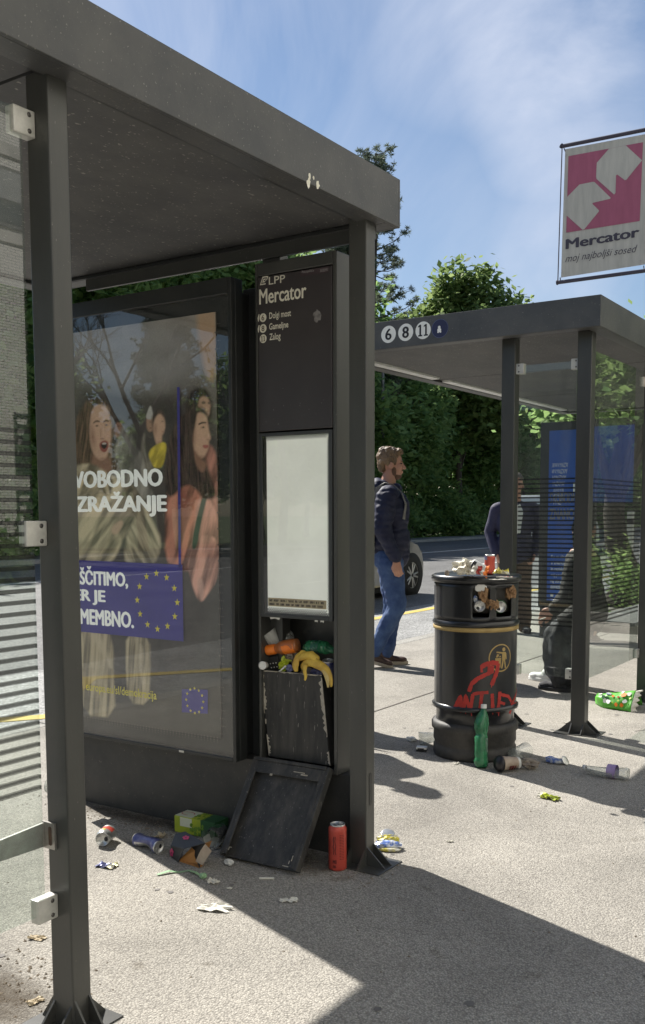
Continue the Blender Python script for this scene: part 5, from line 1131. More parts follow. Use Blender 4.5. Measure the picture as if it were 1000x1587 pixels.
# --- round the bin
A = Vector((-1.996, 4.449, 0))
gb = mroot('plastic_bottle', (A.x, A.y+0.02, 0.002), (-0.02, 0.055, 0.32), 0.4, 'crumpled green plastic bottle with white cap leaning on the litter bin', 'plastic bottle')
prof = [(0.0, 0.006), (0.030, 0.0), (0.042, 0.012), (0.045, 0.03), (0.042, 0.05), (0.045, 0.07), (0.045, 0.15), (0.037, 0.165), (0.046, 0.19), (0.048, 0.215), (0.037, 0.25), (0.022, 0.275), (0.0135, 0.292), (0.0135, 0.305)]
def rich(p, k=4): return [(p[i][0]+(p[i+1][0]-p[i][0])*t/k, p[i][1]+(p[i+1][1]-p[i][1])*t/k) for i in range(len(p)-1) for t in range(k)]+[p[-1]]
drum(MB(), rich(prof, 3), 22, dent_fn(21, 0.40), 0.31, 0.008, jit=.035).build('body', 'green_film', gb, local=True)
MB().lathe([(0.0148, 0.293), (0.015, 0.312), (0.013, 0.3145), (0, 0.3145)], 20).build('cap', 'white_plastic', gb, local=True)
f_ = dent_fn(21, 0.34)
mat('bottle_label', (0.03, 0.12, 0.07), 0.35, (0.20, 0.26, 0.22), 40, (0.5, 0.62))
MB().grid(lambda u, v: Vector((0.0415*(1-f_(2*pi*u, (0.075+v*0.07)/.31))*cos(2*pi*u)+0.006*sin(pi*(0.075+v*.07)/.31), 0.0415*(1-f_(2*pi*u, (0.075+v*0.07)/.31))*sin(2*pi*u), 0.075+v*0.07)), 36, 5).build('label_band', 'bottle_label', gb, local=True)
A, B = Vector((-1.884, 4.404, 0)), Vector((-1.818, 4.489, 0))
cf = mroot('coffee_cup', (A.x-0.01, A.y+0.03, 0.041), (B.x-A.x, B.y-A.y+0.01, -0.006), 0, 'paper coffee cup with black lid lying at the foot of the bin', 'coffee cup')
drum(MB(), rich([(0.0, 0.010), (0.0385, 0.010), (0.038, 0.012), (0.029, 0.112), (0.0, 0.112)], 6), 30, dent_fn(5, .12), .115).build('body', 'cup_paper', cf, local=True)
MB().lathe([(0, -0.012), (0.030, -0.012), (0.034, -0.004), (0.040, 0.0), (0.0415, 0.006), (0.0405, 0.014), (0.0388, 0.014)], 32).build('lid', 'black_plastic', cf, local=True)
MB().lathe([(0.0302, 0.100), (0.0297, 0.113), (0.026, 0.1135), (0, 0.108)], 28).build('base', 'white_plastic', cf, local=True)
q = MB()
for z, w in ((0.05, .008), (0.065, .012), (0.08, .006)): ribbon(q, [((0.0352-(z-.04)*.09)*cos(a), (0.0352-(z-.04)*.09)*sin(a), z) for a in [-3.0+i*0.1 for i in range(14)]], w, lambda p: Vector((p.x, p.y, 0)).normalized())
q.build('print', 'can_red_dark', cf, local=True, recalc=False)
A, B = Vector((-1.914, 4.622, 0)), Vector((-1.869, 4.824, 0))
cu = mroot('plastic_cup', (A.x, A.y+0.03, 0.040), (B.x-A.x, B.y-A.y, 0.0), 0, 'empty clear plastic cup lying between the bin and the crumpled napkin', 'plastic cup')
drum(MB(), rich([(0.0, 0.001), (0.030, 0.0), (0.041, 0.12), (0.043, 0.122), (0.042, 0.126)], 4), 30, dent_fn(8, .06), .12).build('body', 'clear_plastic', cu, local=True)
ball_paper('napkin', 'crumpled brown napkin lying beside the coffee cup', 'napkin', (-1.786, 4.568, 0), 0.05, 'napkin', 3, (1.25, .8, .62), amp=.7)
A = Vector((-1.715, 4.748, 0)); fc = empty('crushed_can', (0, 0, 0), 'flattened blue and white drink can lying right of the bin', 'can'); ORG[fc] = Vector((0, 0, 0)); fc.location = (A.x, A.y, 0); fc.rotation_euler = (0, 0, 0.2)
lump('body', 'foil_blue', fc, (0, 0, 0.013), (0.058, 0.034, 0.015), 13, .5); lump('crumpled_side', 'foil_blue', fc, (-0.03, 0.012, 0.018), (0.03, 0.025, 0.016), 17, .5)
b = MB(); b.lathe([(0.025, 0), (0.026, .002), (0.023, .003), (0, .002)], 20, (0.045, -0.005, 0.02), (0.8, -0.3, .6)); b.build('lid', 'aluminium', fc, local=True)
A, B = Vector((-1.543, 4.608, 0)), Vector((-1.314, 4.603, 0))
wb = mroot('plastic_bottle', (B.x, B.y+0.02, 0.034), (A.x-B.x, A.y-B.y, -0.004), 0.3, 'clear plastic bottle with purple label lying on the shaded paving', 'plastic bottle')
prof = [(0.0, 0.006), (0.026, 0.0), (0.032, 0.01), (0.033, 0.06), (0.031, 0.065), (0.033, 0.07), (0.033, 0.12), (0.030, 0.15), (0.018, 0.195), (0.0125, 0.205), (0.0125, 0.215)]
drum(MB(), rich(prof), 30, dent_fn(14, .28), .22, .004).build('body', 'clear_plastic', wb, local=True)
MB().lathe([(0.0335, 0.055), (0.0335, 0.098)], 28).build('label_band', 'purple_label', wb, local=True)
MB().lathe([(0.014, 0.206), (0.014, 0.222), (0, 0.222)], 18).build('cap', 'white_plastic', wb, local=True)
scrap('sweet_wrapper', 'lime yellow sweet wrapper lying alone in front of the clear bottle', 'wrapper', (-1.524, 4.129, 0), 0.105, 0.045, 0.026, ['foil_lime', 'paper_white'], -0.15, 21, extra=lambda i, n: 1 if (i % n) < 2 else 0)
A = Vector((-2.401, 4.602, 0)); cb = empty('cigarette_packet', (0, 0, 0), 'black and white cigarette packet lying left of the litter bin', 'cigarette packet'); ORG[cb] = Vector((0, 0, 0)); cb.location = (A.x-0.01, A.y+0.01, 0); cb.rotation_euler = (0, 0, 0.35)
MB().box(-0.028, 0.028, -0.022, 0.022, 0.001, 0.024).build('box', 'black_card', cb, local=True, bevel=.002); b = MB(); b.box(-0.0285, 0.0285, -0.0225, 0.0225, 0.013, 0.0246); b.build('lid', 'white_plastic', cb, local=True, bevel=.002)
b = MB(); b.box(-0.020, 0.014, -0.0232, -0.0226, 0.014, 0.020); b.build('print', 'ink', cb, local=True)
A = Vector((-2.469, 4.679, 0)); cu = mroot('plastic_cup', (A.x-0.02, A.y+0.05, 0.037), (0.9, 0.42, 0.12), 0, 'cloudy white plastic cup lying against the left side of the bin', 'plastic cup')
drum(MB(), rich([(0.0, 0.112), (0.029, 0.112), (0.037, 0.004), (0.039, 0.002), (0.038, 0.0)], 4), 28, dent_fn(18, .1), .11).build('body', 'clear_plastic', cu, local=True)
ball_paper('paper_wad', 'white crumpled paper wad left of the cigarette packet', 'paper wad', (-2.564, 4.781, 0), 0.03, 'white_plastic', 9, (1.3, .8, .55), amp=.6)
# green printed gift bag lying on its side, scalloped mouth to the right
gp = empty('gift_bag', (-1.872, 6.271, 0), 'bright green printed paper gift bag lying under the far shelter pane', 'paper bag')
b0, b1, b2 = Vector((-2.046, 6.391, 0)), Vector((-1.974, 6.282, 0)), Vector((-1.769, 6.238, 0)); t0, t1 = Vector((-2.015, 6.33, 0.082)), Vector((-1.762, 6.33, 0.124))
for v_ in (b0, b1, b2): v_.z = .003
bk0, bk1 = t0+Vector((.01, .10, -t0.z+.003)), t1+Vector((.01, .12, -t1.z+.003))
def gf(u, v):
    lo = b1.lerp(b2, u) if u > .12 else b0.lerp(b1, u/.12).lerp(b1.lerp(b2, u), u/.12*.5); hi = t0.lerp(t1, u); n_ = NZ.noise(Vector((u*4, v*3, 2.2)))*.012+NZ.noise(Vector((u*9, v*8, 4)))*.004
    return lo.lerp(hi, v)+Vector((0, -.55, .8))*n_+Vector((0, -.02, .012))*sin(v*pi)
MB().grid(gf, 24, 12).build('body', 'bright_green', gp, solid=.0012)
MB().grid(lambda u, v: (t0.lerp(t1, u)).lerp(bk0.lerp(bk1, u), v)+Vector((0, 0, .03*sin(v*pi*.9)+NZ.noise(Vector((u*5, v*4, 7)))*.008)), 20, 8).build('back_panel', 'bright_green', gp, solid=.0012)
MB().grid(lambda u, v: gf(0, 1-v).lerp(Vector((bk0.x, bk0.y, .003)).lerp(bk0+Vector((0, 0, .05)), 1-v), u), 4, 8).build('side_panel', 'dark_green', gp, solid=.001)
MB().grid(lambda u, v: gf(1, 1-v)+Vector((1, .3, 0))*(.022*u*(1+.35*sin(v*26)))+Vector((0, .05*u, 0)), 3, 26).build('white_rim', 'paper_white', gp, solid=.001)
rr = random.Random(6)
def spot(m_, u, v, r, n=10):
    b_ = MB(); e1 = (gf(min(1, u+.02), v)-gf(u-.02, v)).normalized(); e2 = (gf(u, min(1, v+.02))-gf(u, v-.02)).normalized(); nn = e1.cross(e2).normalized()
    if nn.y > 0: nn = -nn
    b_.poly([gf(u, v)+nn*.004+(e1*cos(a)+e2*sin(a))*r*rr.uniform(.65, 1.15) for a in [2*pi*i/n for i in range(n)]]); b_.build('print', m_, gp, recalc=False)
for u, v, r, m_ in ((.72, .74, .019, 'orange'), (.86, .78, .017, 'white_plastic'), (.78, .42, .016, 'white_plastic'), (.53, .20, .013, 'orange'), (.70, .20, .014, 'orange'), (.30, .86, .020, 'foil_blue'), (.10, .90, .016, 'white_plastic'), (.22, .46, .021, 'white_plastic'), (.30, .36, .017, 'white_plastic'), (.58, .62, .009, 'can_red'), (.44, .66, .010, 'orange'), (.60, .40, .006, 'lime'), (.42, .30, .006, 'lime'), (.68, .93, .012, 'white_plastic'), (.16, .66, .016, 'dark_green'), (.28, .60, .014, 'dark_green'), (.92, .60, .008, 'lime')): spot(m_, u, v, r)
A = Vector((-3.468, 2.942, 0)); cu = mroot('plastic_cup', (A.x, A.y+0.03, 0.038), (0.8, 0.3, 0.0), 0, 'clear plastic cup lying behind the near glass pane by the plinth', 'plastic cup')
drum(MB(), rich([(0.0, 0.001), (0.030, 0.0), (0.037, 0.09), (0.039, 0.092)], 4), 28, dent_fn(28, .1), .1).build('body', 'clear_plastic', cu, local=True)
for i, (p, w, l, sd) in enumerate((((-2, 5.702, 0), .035, .02, 41), ((-1.637, 3.368, 0), .03, .012, 42), ((-2.132, 4.467, 0), .04, .012, 43))):
    scrap('paper_scrap', ('tiny cream paper scrap between the gift bag and the far post', 'tiny white paper sliver on the sunlit paving before the bin', 'small white paper sliver at the front edge of the bin plinth')[i], 'paper scrap', p, w, l, 0.008, 'paper_white', i*.7, sd)

# --- on the lid of the bin
LZ = 0.958
def onlid(p, dz=0.0): return Vector((p[0], p[1], LZ+dz))
ball_paper('plastic_bag', 'knotted cream plastic bag heaped on the left of the bin lid', 'plastic bag', onlid((-2.111, 4.485, 0.958)), 0.066, 'bag_white', 2, (1.15, .95, .85), amp=.75)
A = Vector((-2.038, 4.61, 0.96)); can('dented orange red drink can standing on top of the bin lid', (A.x, A.y+0.01, LZ+0.004), (0.04, -.01, 1), 'can_red', 0.030, 0.098, dent=.14, sd=6, bands=((0.72, 0.92, 2.6, 6.2, 'can_blue'), (0.3, 0.7, 3.3, 3.8, 'can_red_dark')))
A = Vector((-2.054, 4.474, 0.97)); can('crushed white can lying across the cream bag on the bin', (A.x-0.01, A.y+0.0, LZ+0.065), (0.6, 0.15, -0.32), 'white_plastic', 0.024, 0.075, dent=.3, sd=12, bands=((0.05, .3, 2.4, 5.4, 'black_card'), (0.3, .5, 3.4, 5.0, 'can_blue')))
o = scrap('food_packet', 'folded red and white food packet propped against the can on the bin', 'food packet', onlid((-2.011, 4.449, 0.96), 0.026), 0.085, 0.055, 0.02, ['paper_white', 'can_red', 'orange'], 0.2, 24, tilt=(1.0, 0.15), extra=lambda i, n: (0, 1, 0, 2)[min(3, (i % n)*4//n)])
scrap('cardboard_flap', 'black cardboard flap lying under the can on the bin lid', 'cardboard', onlid((-1.941, 4.376, 0.96), 0.004), 0.16, 0.07, 0.006, 'black_card', 0.6, 26)
scrap('food_wrapper', 'crumpled yellow wrapper lying right of the can on the bin', 'wrapper', onlid((-1.944, 4.545, 0.96), 0.006), 0.07, 0.05, 0.04, 'foil_yellow', 0.4, 27)
scrap('receipt', 'white receipt slip at the right edge of the bin lid', 'receipt', onlid((-1.823, 4.233, 0.96), 0.002), 0.08, 0.022, 0.006, 'paper_white', 0.5, 28)
scrap('paper_strip', 'pink and white paper strip beside the receipt on the bin', 'paper strip', onlid((-1.851, 4.374, 0.96), 0.003), 0.07, 0.018, 0.01, ['paper_white', 'can_red'], 0.1, 29, extra=lambda i, n: 1 if i//n > 6 else 0)
ball_paper('paper_wad', 'tiny green and grey wad at the left edge of the bin lid', 'paper wad', onlid((-2.164, 4.396, 0.958)), 0.014, 'napkin', 14, (1, 1, 1.3))
# --- in the openings of the bin
def infront(px, r): 
    d = Vector((px[0]-BX, px[1]-BY, 0)).normalized(); return Vector((BX+d.x*r, BY+d.y*r, px[2])), d
p, d = infront((-2.0527, 4.5417, 0.7977), 0.128); can('empty can poking end first from the left bin opening', p, d+Vector((0, 0, .05)), 'aluminium', 0.031, 0.095, roll=4.0)
p, d = infront((-1.9553, 4.6593, 0.7962), 0.135); can('empty green can poking end first from the right bin opening', p, d*0.4+Vector((.32, -.72, .02)), 'dark_green', 0.034, 0.10, roll=3.9)
p, d = infront((-2.0481, 4.5444, 0.8952), 0.214); o = mroot('paper_bowl', p, d, 0, 'folded white paper bowl jammed above the left bin opening', 'paper bowl'); rj = random.Random(3)
q = MB(); q.prism([((.030 if sin(a) < .3 else .024)*abs(cos(a))**.6*(1 if cos(a) > 0 else -1), .019*abs(sin(a))**.6*(1 if sin(a) > 0 else -1)+rj.uniform(-.001, .001), -.004) for a in [2*pi*i/22 for i in range(22)]], (0, 0, .012)); q.T = None; ob_ = q.build('body', 'white_plastic', o, local=True, bevel=.004)
for px, r, sq, sd, lab in (((-2.0419, 4.5591, 0.8489), .036, (.55, .7, 1.1), 3, 'brown paper bag stuffed upright in the left bin opening'), ((-1.994, 4.5784, 0.8074), .034, (.9, .8, .8), 7, 'torn brown paper bag bulging from the middle of the bin front'), ((-1.9598, 4.7011, 0.8587), .032, (.8, .7, 1), 9, 'dark brown paper bag at the top of the right bin opening')):
    p, d = infront(px, 0.205); ball_paper('paper_bag', lab, 'paper bag', (p.x, p.y, p.z-r*.95), r*1.45, 'paper_brown', sd, sq, amp=.6)
p, d = infront((-2.0754, 4.5404, 0.8326), 0.195); ball_paper('plastic_wad', 'pale blue plastic wad in the corner of the left bin opening', 'plastic wad', (p.x, p.y, p.z-.02), .02, 'foil_blue', 3, (.7, .7, 1.2))

# --- spilling out of the stop column's waste compartment
YI = 3.03
A, B = Vector((-2.251, 3.02, 0.745)), Vector((-2.187, 3.03, 0.758))
ob = mroot('juice_bottle', A, B-A, 0.6, 'orange capped juice bottle lying on top of the overflowing compartment', 'juice bottle')
MB().lathe([(0, 0), (0.0185, 0), (0.0200, 0.003), (0.0200, 0.034), (0.019, 0.0355), (0.019, 0.040), (0.0155, 0.040)], 26).build('cap', 'orange', ob, local=True)
drum(MB(), rich([(0.017, 0.036), (0.021, 0.050), (0.028, 0.062), (0.030, 0.08), (0.029, 0.115), (0.026, 0.135), (0.0, 0.138)], 3), 28, dent_fn(7, .22), .14).build('body', 'juice', ob, local=True)
f7 = dent_fn(7, .22)
MB().grid(lambda u, v: Vector((0.0305*(1-f7(2.2+u*3, .5))*cos(2.2+u*3), 0.0305*(1-f7(2.2+u*3, .5))*sin(2.2+u*3), 0.075+v*0.05)), 12, 3).build('label_band', 'orange', ob, local=True)
A, B = Vector((-2.091, 3.06, 0.757)), Vector((-1.986, 3.06, 0.76))
gb2 = mroot('crushed_bottle', A-Vector((0.01, 0, 0)), B-A, 1.0, 'crumpled green plastic bottle wedged in the right of the open compartment', 'plastic bottle')
drum(MB(), rich([(0.0, 0.0), (0.022, 0.004), (0.034, 0.02), (0.036, 0.05), (0.034, 0.09), (0.03, 0.105), (0.016, 0.12), (0.012, 0.135)], 4), 20, dent_fn(33, .40), .13, jit=.07, flat=True).build('body', 'green_film', gb2, local=True)
f33 = dent_fn(33, .36)
MB().grid(lambda u, v: Vector((0.0355*(1-f33(u*6.28, (0.04+v*0.035)/.13))*cos(u*6.28), 0.0355*(1-f33(u*6.28, (0.04+v*0.035)/.13))*sin(u*6.28), 0.04+v*0.035)), 26, 3).build('label_band', 'bottle_label', gb2, local=True)
# banana skin draped over the container's edge
bs = empty('banana_peel', (0, 0, 0), 'yellow banana peel draped over the edge of the waste container', 'banana peel'); ORG[bs] = Vector((0, 0, 0))
def strip(pts, ws, m, name, th=0.004):
    b = MB(); N = len(pts); P = [Vector(p) for p in pts]; vs = []
    P2 = []
    for i in range(N-1):
        for k in range(5):
            t = k/5; a, b0, c, d_ = P[max(i-1, 0)], P[i], P[i+1], P[min(i+2, N-1)]
            P2.append(0.5*((2*b0)+(-a+c)*t+(2*a-5*b0+4*c-d_)*t*t+(-a+3*b0-3*c+d_)*t**3))
    P2.append(P[-1]); n_ = len(P2)
    W_ = [ws[min(int(i/5), N-1)]*(1-(i % 5)/5)+ws[min(int(i/5)+1, N-1)]*(i % 5)/5 for i in range(n_)]
    b.tube(P2, [(w/2, max(th, w*.16)) if True else w for w in W_], 12); return b.build(name, m, bs, local=True)
pk = lambda L_, dy: [(p[0], p[1]+d_, p[2]) for p, d_ in zip(L_, dy)]
b = MB()
def peel(L_, ws, m, nm, dys):
    P = [Vector((p[0], p[1]+d_, p[2])) for p, d_ in zip(L_, dys)]; N = len(P); P2 = []; W_ = []
    for i in range(N-1):
        for k in range(6):
            t = k/6; a, b0, c, d_ = P[max(i-1, 0)], P[i], P[i+1], P[min(i+2, N-1)]
            P2.append(0.5*((2*b0)+(-a+c)*t+(2*a-5*b0+4*c-d_)*t*t+(-a+3*b0-3*c+d_)*t**3)); W_.append(ws[i]*(1-t)+ws[i+1]*t)
    P2.append(P[-1]); W_.append(ws[-1]); q = MB(); vs = []; n_ = len(P2)
    for i, p in enumerate(P2):
        d_ = (P2[min(i+1, n_-1)]-P2[max(i-1, 0)]).normalized(); s = d_.cross(Vector((0.1, -1, 0.25))).normalized(); up = s.cross(d_)
        for k in range(7):
            x = (k-3)/3; vs.append(p+s*x*W_[i]/2-Vector((0, -1, .2))*(x*x)*W_[i]*.20)
    q.add(vs, [(i*7+k, i*7+k+1, (i+1)*7+k+1, (i+1)*7+k) for i in range(n_-1) for k in range(6)], True)
    return q.build(nm, m, bs, local=True, recalc=False, solid=0.003)
peel([(-2.078, 2.985, 0.752), (-2.09, 2.985, 0.737), (-2.096, 2.985, 0.707), (-2.096, 2.985, 0.68)], [.010, .022, .028, .014], 'banana', 'peel_strip', [.03, .01, 0, .006])
peel([(-2.079, 2.982, 0.694), (-2.041, 2.982, 0.721), (-1.998, 2.982, 0.718), (-1.953, 2.982, 0.7), (-1.933, 2.982, 0.668), (-1.928, 2.982, 0.64)], [.022, .034, .034, .029, .020, .006], 'banana', 'peel_strip', [.02, .008, 0, -.006, -.008, -.006])
peel([(-2.001, 2.978, 0.716), (-1.967, 2.978, 0.704), (-1.945, 2.978, 0.677), (-1.936, 2.978, 0.638)], [.02, .022, .018, .006], 'banana_in', 'peel_strip', [.006, .0, -.008, -.01])
peel([(-2.051, 2.984, 0.711), (-2.049, 2.984, 0.687), (-2.043, 2.984, 0.67), (-2.046, 2.984, 0.653)], [.022, .014, .012, .006], 'banana', 'peel_strip', [.0, -.004, -.006, -.006])
peel([(-2.09, 2.99, 0.731), (-2.084, 2.99, 0.753), (-2.061, 2.99, 0.75), (-2.038, 2.99, 0.73)], [.012, .010, .012, .02], 'banana', 'peel_strip', [.02, .02, .015, .01])
b = MB(); L_ = [(-2.093, 2.99, 0.726), (-2.061, 2.99, 0.741), (-2.032, 2.99, 0.745), (-2.009, 2.99, 0.733), (-2.003, 2.99, 0.714)]; b.tube([(p[0], p[1]+.012, p[2]) for p in L_], [.010, .015, .017, .014, .008], 12); b.build('stalk_end', 'banana', bs, local=True)
A, B = Vector((-2.261, 3.035, 0.813)), Vector((-2.229, 3.05, 0.755)); cu = mroot('plastic_cup', A, B-A+Vector((0, .01, 0)), 0, 'clear plastic cup at the upper left of the overflowing compartment', 'plastic cup')
drum(MB(), rich([(0.038, 0.0), (0.037, 0.003), (0.029, 0.085), (0.0, 0.087)], 4), 28, dent_fn(41, .14), .09).build('body', 'cloudy_plastic', cu, local=True)
A = Vector((-2.221, 3.09, 0.784)); o = mroot('cup_lid', A, (0.3, -0.8, .25), 0, 'domed clear cup lid behind the orange bottle in the compartment', 'cup lid'); MB().lathe([(0.042, 0), (0.043, .004), (0.038, .012), (0.022, .03), (0, .034)], 28).build('dome', 'cloudy_plastic', o, local=True)
A = Vector((-2.238, 2.992, 0.692)); o = mroot('paper_cup', A-Vector((0, 0, 0)), (0.25, -0.9, .1), 0, 'small white paper cup at the left corner of the waste container', 'paper cup'); drum(MB(), rich([(0, 0.0), (0.0135, 0.0), (0.016, 0.03), (0.0165, 0.032), (0.0, 0.030)], 3), 22, dent_fn(5, .12), .03).build('body', 'white_plastic', o, local=True)
A = Vector((-2.227, 3.05, 0.662)); o = empty('snack_box', (0, 0, 0), 'black snack box with white dots inside the waste container', 'snack box'); ORG[o] = Vector((0, 0, 0)); o.location = A; o.rotation_euler = (0.15, -0.2, 0.2)
MB().box(-.024, .024, -.008, .012, -.04, .062).build('box', 'black_card', o, local=True, bevel=.002); b = MB()
for i in range(7): disc(b, (-.014+(i % 3)*.012, -.0085, .035-(i//3)*.016), .0026, (1, 0, 0), (0, 0, 1), 8)
b.build('dot_print', 'white_plastic', o, local=True, recalc=False); MB().box(-.034, -.026, -.012, .014, -.04, .056).build('side_flap', 'cup_paper', o, local=True)
ball_paper('napkin', 'crumpled brown napkin under the orange capped bottle in the compartment', 'napkin', (-2.161, 3.06, 0.692), 0.042, 'napkin', 8, (.9, .7, 1.1), amp=.75)
scrap('fruit_skin', 'curled yellow green fruit skin left of the banana peel', 'fruit skin', (-2.169, 3.02, 0.696), .03, .05, .02, 'lime', .3, 51, tilt=(1.2, .3))
o = MB().tube([(-2.179, 3, 0.671), (-2.155, 3.01, 0.694)], .0035, 8).build('drinking_straw', 'white_plastic', None, org=(-2.179, 3, 0.671)); tag(o, 'short white straw poking over the edge of the waste container', 'straw')
ball_paper('plastic_wad', 'bright blue wrapper wad left of the banana peel', 'wrapper', (-2.141, 3.015, 0.67), .018, 'can_blue', 5, (1.2, .7, 1), amp=.6)
A = Vector((-1.991, 3.05, 0.707)); can('dark blue can standing in the right corner of the waste container', (A.x-0.005, A.y+.01, A.z-.08), (0.1, -.15, 1), 'can_blue', .026, .1, sd=3)
for px, sd, m_, lab in (((-2.1, 3.08, 0.654), 3, 'napkin', 'brown paper wad deep under the green bottle in the compartment'), ((-2.026, 3.05, 0.665), 6, 'can_blue', 'dark blue plastic wad under the green bottle in the compartment'), ((-2.29, 3.08, 0.627), 9, 'napkin', 'grey brown paper wad deep at the left of the compartment')):
    ball_paper('rubbish_wad', lab, 'rubbish', (px[0], px[1], px[2]-.06), .05, m_, sd, (1, .8, 1))
# ---------------------------------------------------------------- people
def pmat(base, f):
    f = Vector((f[0], f[1], 0)).normalized(); l = Vector((-f.y, f.x, 0)); return Matrix(((f.x, l.x, 0, base[0]), (f.y, l.y, 0, base[1]), (0, 0, 1, 0), (0, 0, 0, 1)))
def limb(mb, pts, rs, n=14):
    for i in range(len(pts)-1): mb.cap(pts[i], rs[i], pts[i+1], rs[i+1], n)
def hand(mb, w, palm_dir, across, curl, sz=1.0):
    """palm from the wrist along palm_dir, fingers side by side along across, bent towards curl"""
    w = Vector(w); d = Vector(palm_dir).normalized(); a = Vector(across).normalized(); c = Vector(curl).normalized()
    for k in range(4):
        o = w+d*0.012*sz+a*(k-1.5)*0.012*sz; kn = w+d*0.085*sz*(1-0.04*abs(k-1))+a*(k-1.5)*0.020*sz
        mb.cap(o, 0.016*sz, kn, 0.0115*sz, 10)
        L = (0.040, 0.045, 0.042, 0.033)[k]*sz
        p1 = kn+(d*0.75+c*0.55).normalized()*L; p2 = p1+(d*0.15+c*0.95).normalized()*L*0.65; p3 = p2+(c*0.75-d*0.55).normalized()*L*0.5
        limb(mb, [kn, p1, p2, p3], [0.0102*sz, 0.0090*sz, 0.0080*sz, 0.0068*sz], 10)
    b0 = w+d*0.025*sz-a*0.022*sz; b1 = b0+(d*0.6-a*0.55+c*0.35)*0.045*sz; b2 = b1+(d*0.85+c*0.4+a*0.1).normalized()*0.035*sz
    limb(mb, [b0, b1, b2], [0.014*sz, 0.0105*sz, 0.0085*sz], 10)
def head(mb, z, s=1.0, f0=0.0):
    mb.ball((f0+0.0, 0, z+0.035*s), (0.098*s, 0.077*s, 0.100*s), 20); mb.ball((f0+0.042*s, 0, z-0.022*s), (0.058*s, 0.058*s, 0.088*s), 18)
    mb.ball((f0+0.052*s, 0, z-0.088*s), (0.044*s, 0.042*s, 0.034*s), 14); mb.cap((f0+0.094*s, 0, z+0.012*s), 0.010*s, (f0+0.120*s, 0, z-0.030*s), 0.0145*s, 10)
    mb.ball((f0+0.105*s, 0, z-0.034*s), (0.014*s, 0.019*s, 0.010*s), 10); mb.ball((f0+0.085*s, 0, z+0.026*s), (0.018*s, 0.050*s, 0.012*s), 12)
    mb.ball((f0+0.098*s, 0, z-0.060*s), (0.012*s, 0.024*s, 0.006*s), 10); mb.ball((f0+0.096*s, 0, z-0.071*s), (0.012*s, 0.021*s, 0.007*s), 10)
    for e in (-1, 1):
        mb.ball((f0+0.004*s, e*0.078*s, z-0.012*s), (0.024*s, 0.010*s, 0.032*s), 12); mb.ball((f0+0.068*s, e*0.042*s, z-0.025*s), (0.022*s, 0.020*s, 0.026*s), 10)
def eyes(t, T, z, s=1.0, f0=0.0):
    for e in (-1, 1):
        q = MB(); q.T = T; q.ball((f0+0.089*s, e*0.031*s, z+0.006*s), (0.009*s, 0.011*s, 0.006*s), 10); q.build('eye', 'ink', t)
        q = MB(); q.T = T; q.tube([(f0+0.100*s, e*0.014*s, z+0.020*s), (f0+0.101*s, e*0.030*s, z+0.026*s), (f0+0.088*s, e*0.048*s, z+0.021*s)], 0.0035*s, 6); q.build('eyebrow', 'hair_brown', t)
def shoe(t, T, f, l, z, yaw=0.0, up='shoe_brown', so='sole', s=1.0, pitch=0.0):
    R = T @ Matrix.Translation((f, l, z)) @ Matrix.Rotation(yaw, 4, 'Z') @ Matrix.Rotation(pitch, 4, 'Y')
    q = MB(); q.T = R
    q.ball((-0.055*s, 0, 0.055*s), (0.040*s, 0.036*s, 0.048*s), 14); q.ball((0.03*s, 0, 0.042*s), (0.10*s, 0.041*s, 0.032*s), 14); q.ball((0.11*s, 0, 0.038*s), (0.060*s, 0.043*s, 0.028*s), 14); q.cap((-0.04*s, 0, 0.085*s), 0.037*s, (0.015*s, 0, 0.065*s), 0.036*s, 12)
    o = fused(q, 'shoe', up, t, 0.006, 3)
    q = MB(); q.T = R; P = []
    for i in range(28):
        a = 2*pi*i/28; x = cos(a); P.append((0.035*s+0.142*s*x, 0.046*s*sin(a)*(1 if x > 0 else .82), 0.0))
    q.prism(P, (0, 0, 0.028*s)); q.build('sole', so, o, bevel=0.004)
# the young man walking by the kerb
B_ = (-4.02, 7.10); T = pmat(B_, (0.835, 0.551))
t = empty('person', (B_[0], B_[1], 0), 'bearded young man in navy quilted jacket and blue jeans walking along the kerb', 'person')
b = MB(); b.T = T; head(b, 1.668)
limb(b, [(0.005, 0, 1.60), (-0.03, 0, 1.46), (-0.03, 0, 1.25), (0, 0, 0.95)], [0.058, 0.066, 0.12, 0.12])
for e in (-1, 1):
    hx = (0.045, -0.09, 0.50) if e < 0 else (0.03, 0.09, 0.50); fx = (-0.15, -0.09, 0.13) if e < 0 else (-0.01, 0.09, 0.09)
    limb(b, [(0, e*0.09, 0.9), hx, fx], [0.08, 0.055, 0.04]); limb(b, [(-0.03, e*0.17, 1.43), (-0.075, e*0.25, 1.14), (0.035, e*0.235, 0.895)], [0.06, 0.045, 0.027])
    hand(b, (0.038, e*0.235, 0.885), (0.12, 0, -1), (1, 0, 0.1), (0.35, -e*0.8, -0.2), 0.95)
fused(b, 'body', 'skin', t, 0.005, 2)
eyes(t, T, 1.668)
jk = MB(); jk.T = T
jk.ball((0.01, 0, 1.27), (0.155, 0.205, 0.22), 24); jk.ball((0.02, 0, 1.04), (0.150, 0.185, 0.18), 24); limb(jk, [(-0.02, -0.17, 1.415), (-0.02, 0.17, 1.415)], [0.082, 0.082]); jk.ball((-0.01, 0, 1.43), (0.10, 0.12, 0.09), 16)
limb(jk, [(0.02, 0, 0.96), (0.02, 0, 0.93)], [0.15, 0.145])
for e in (-1, 1): limb(jk, [(-0.035, e*0.19, 1.40), (-0.08, e*0.255, 1.15), (0.03, e*0.24, 0.915)], [0.088, 0.075, 0.050])
limb(jk, [(0.045, -0.055, 1.475), (0.06, 0, 1.47), (0.045, 0.055, 1.475)], [0.04, 0.045, 0.04])
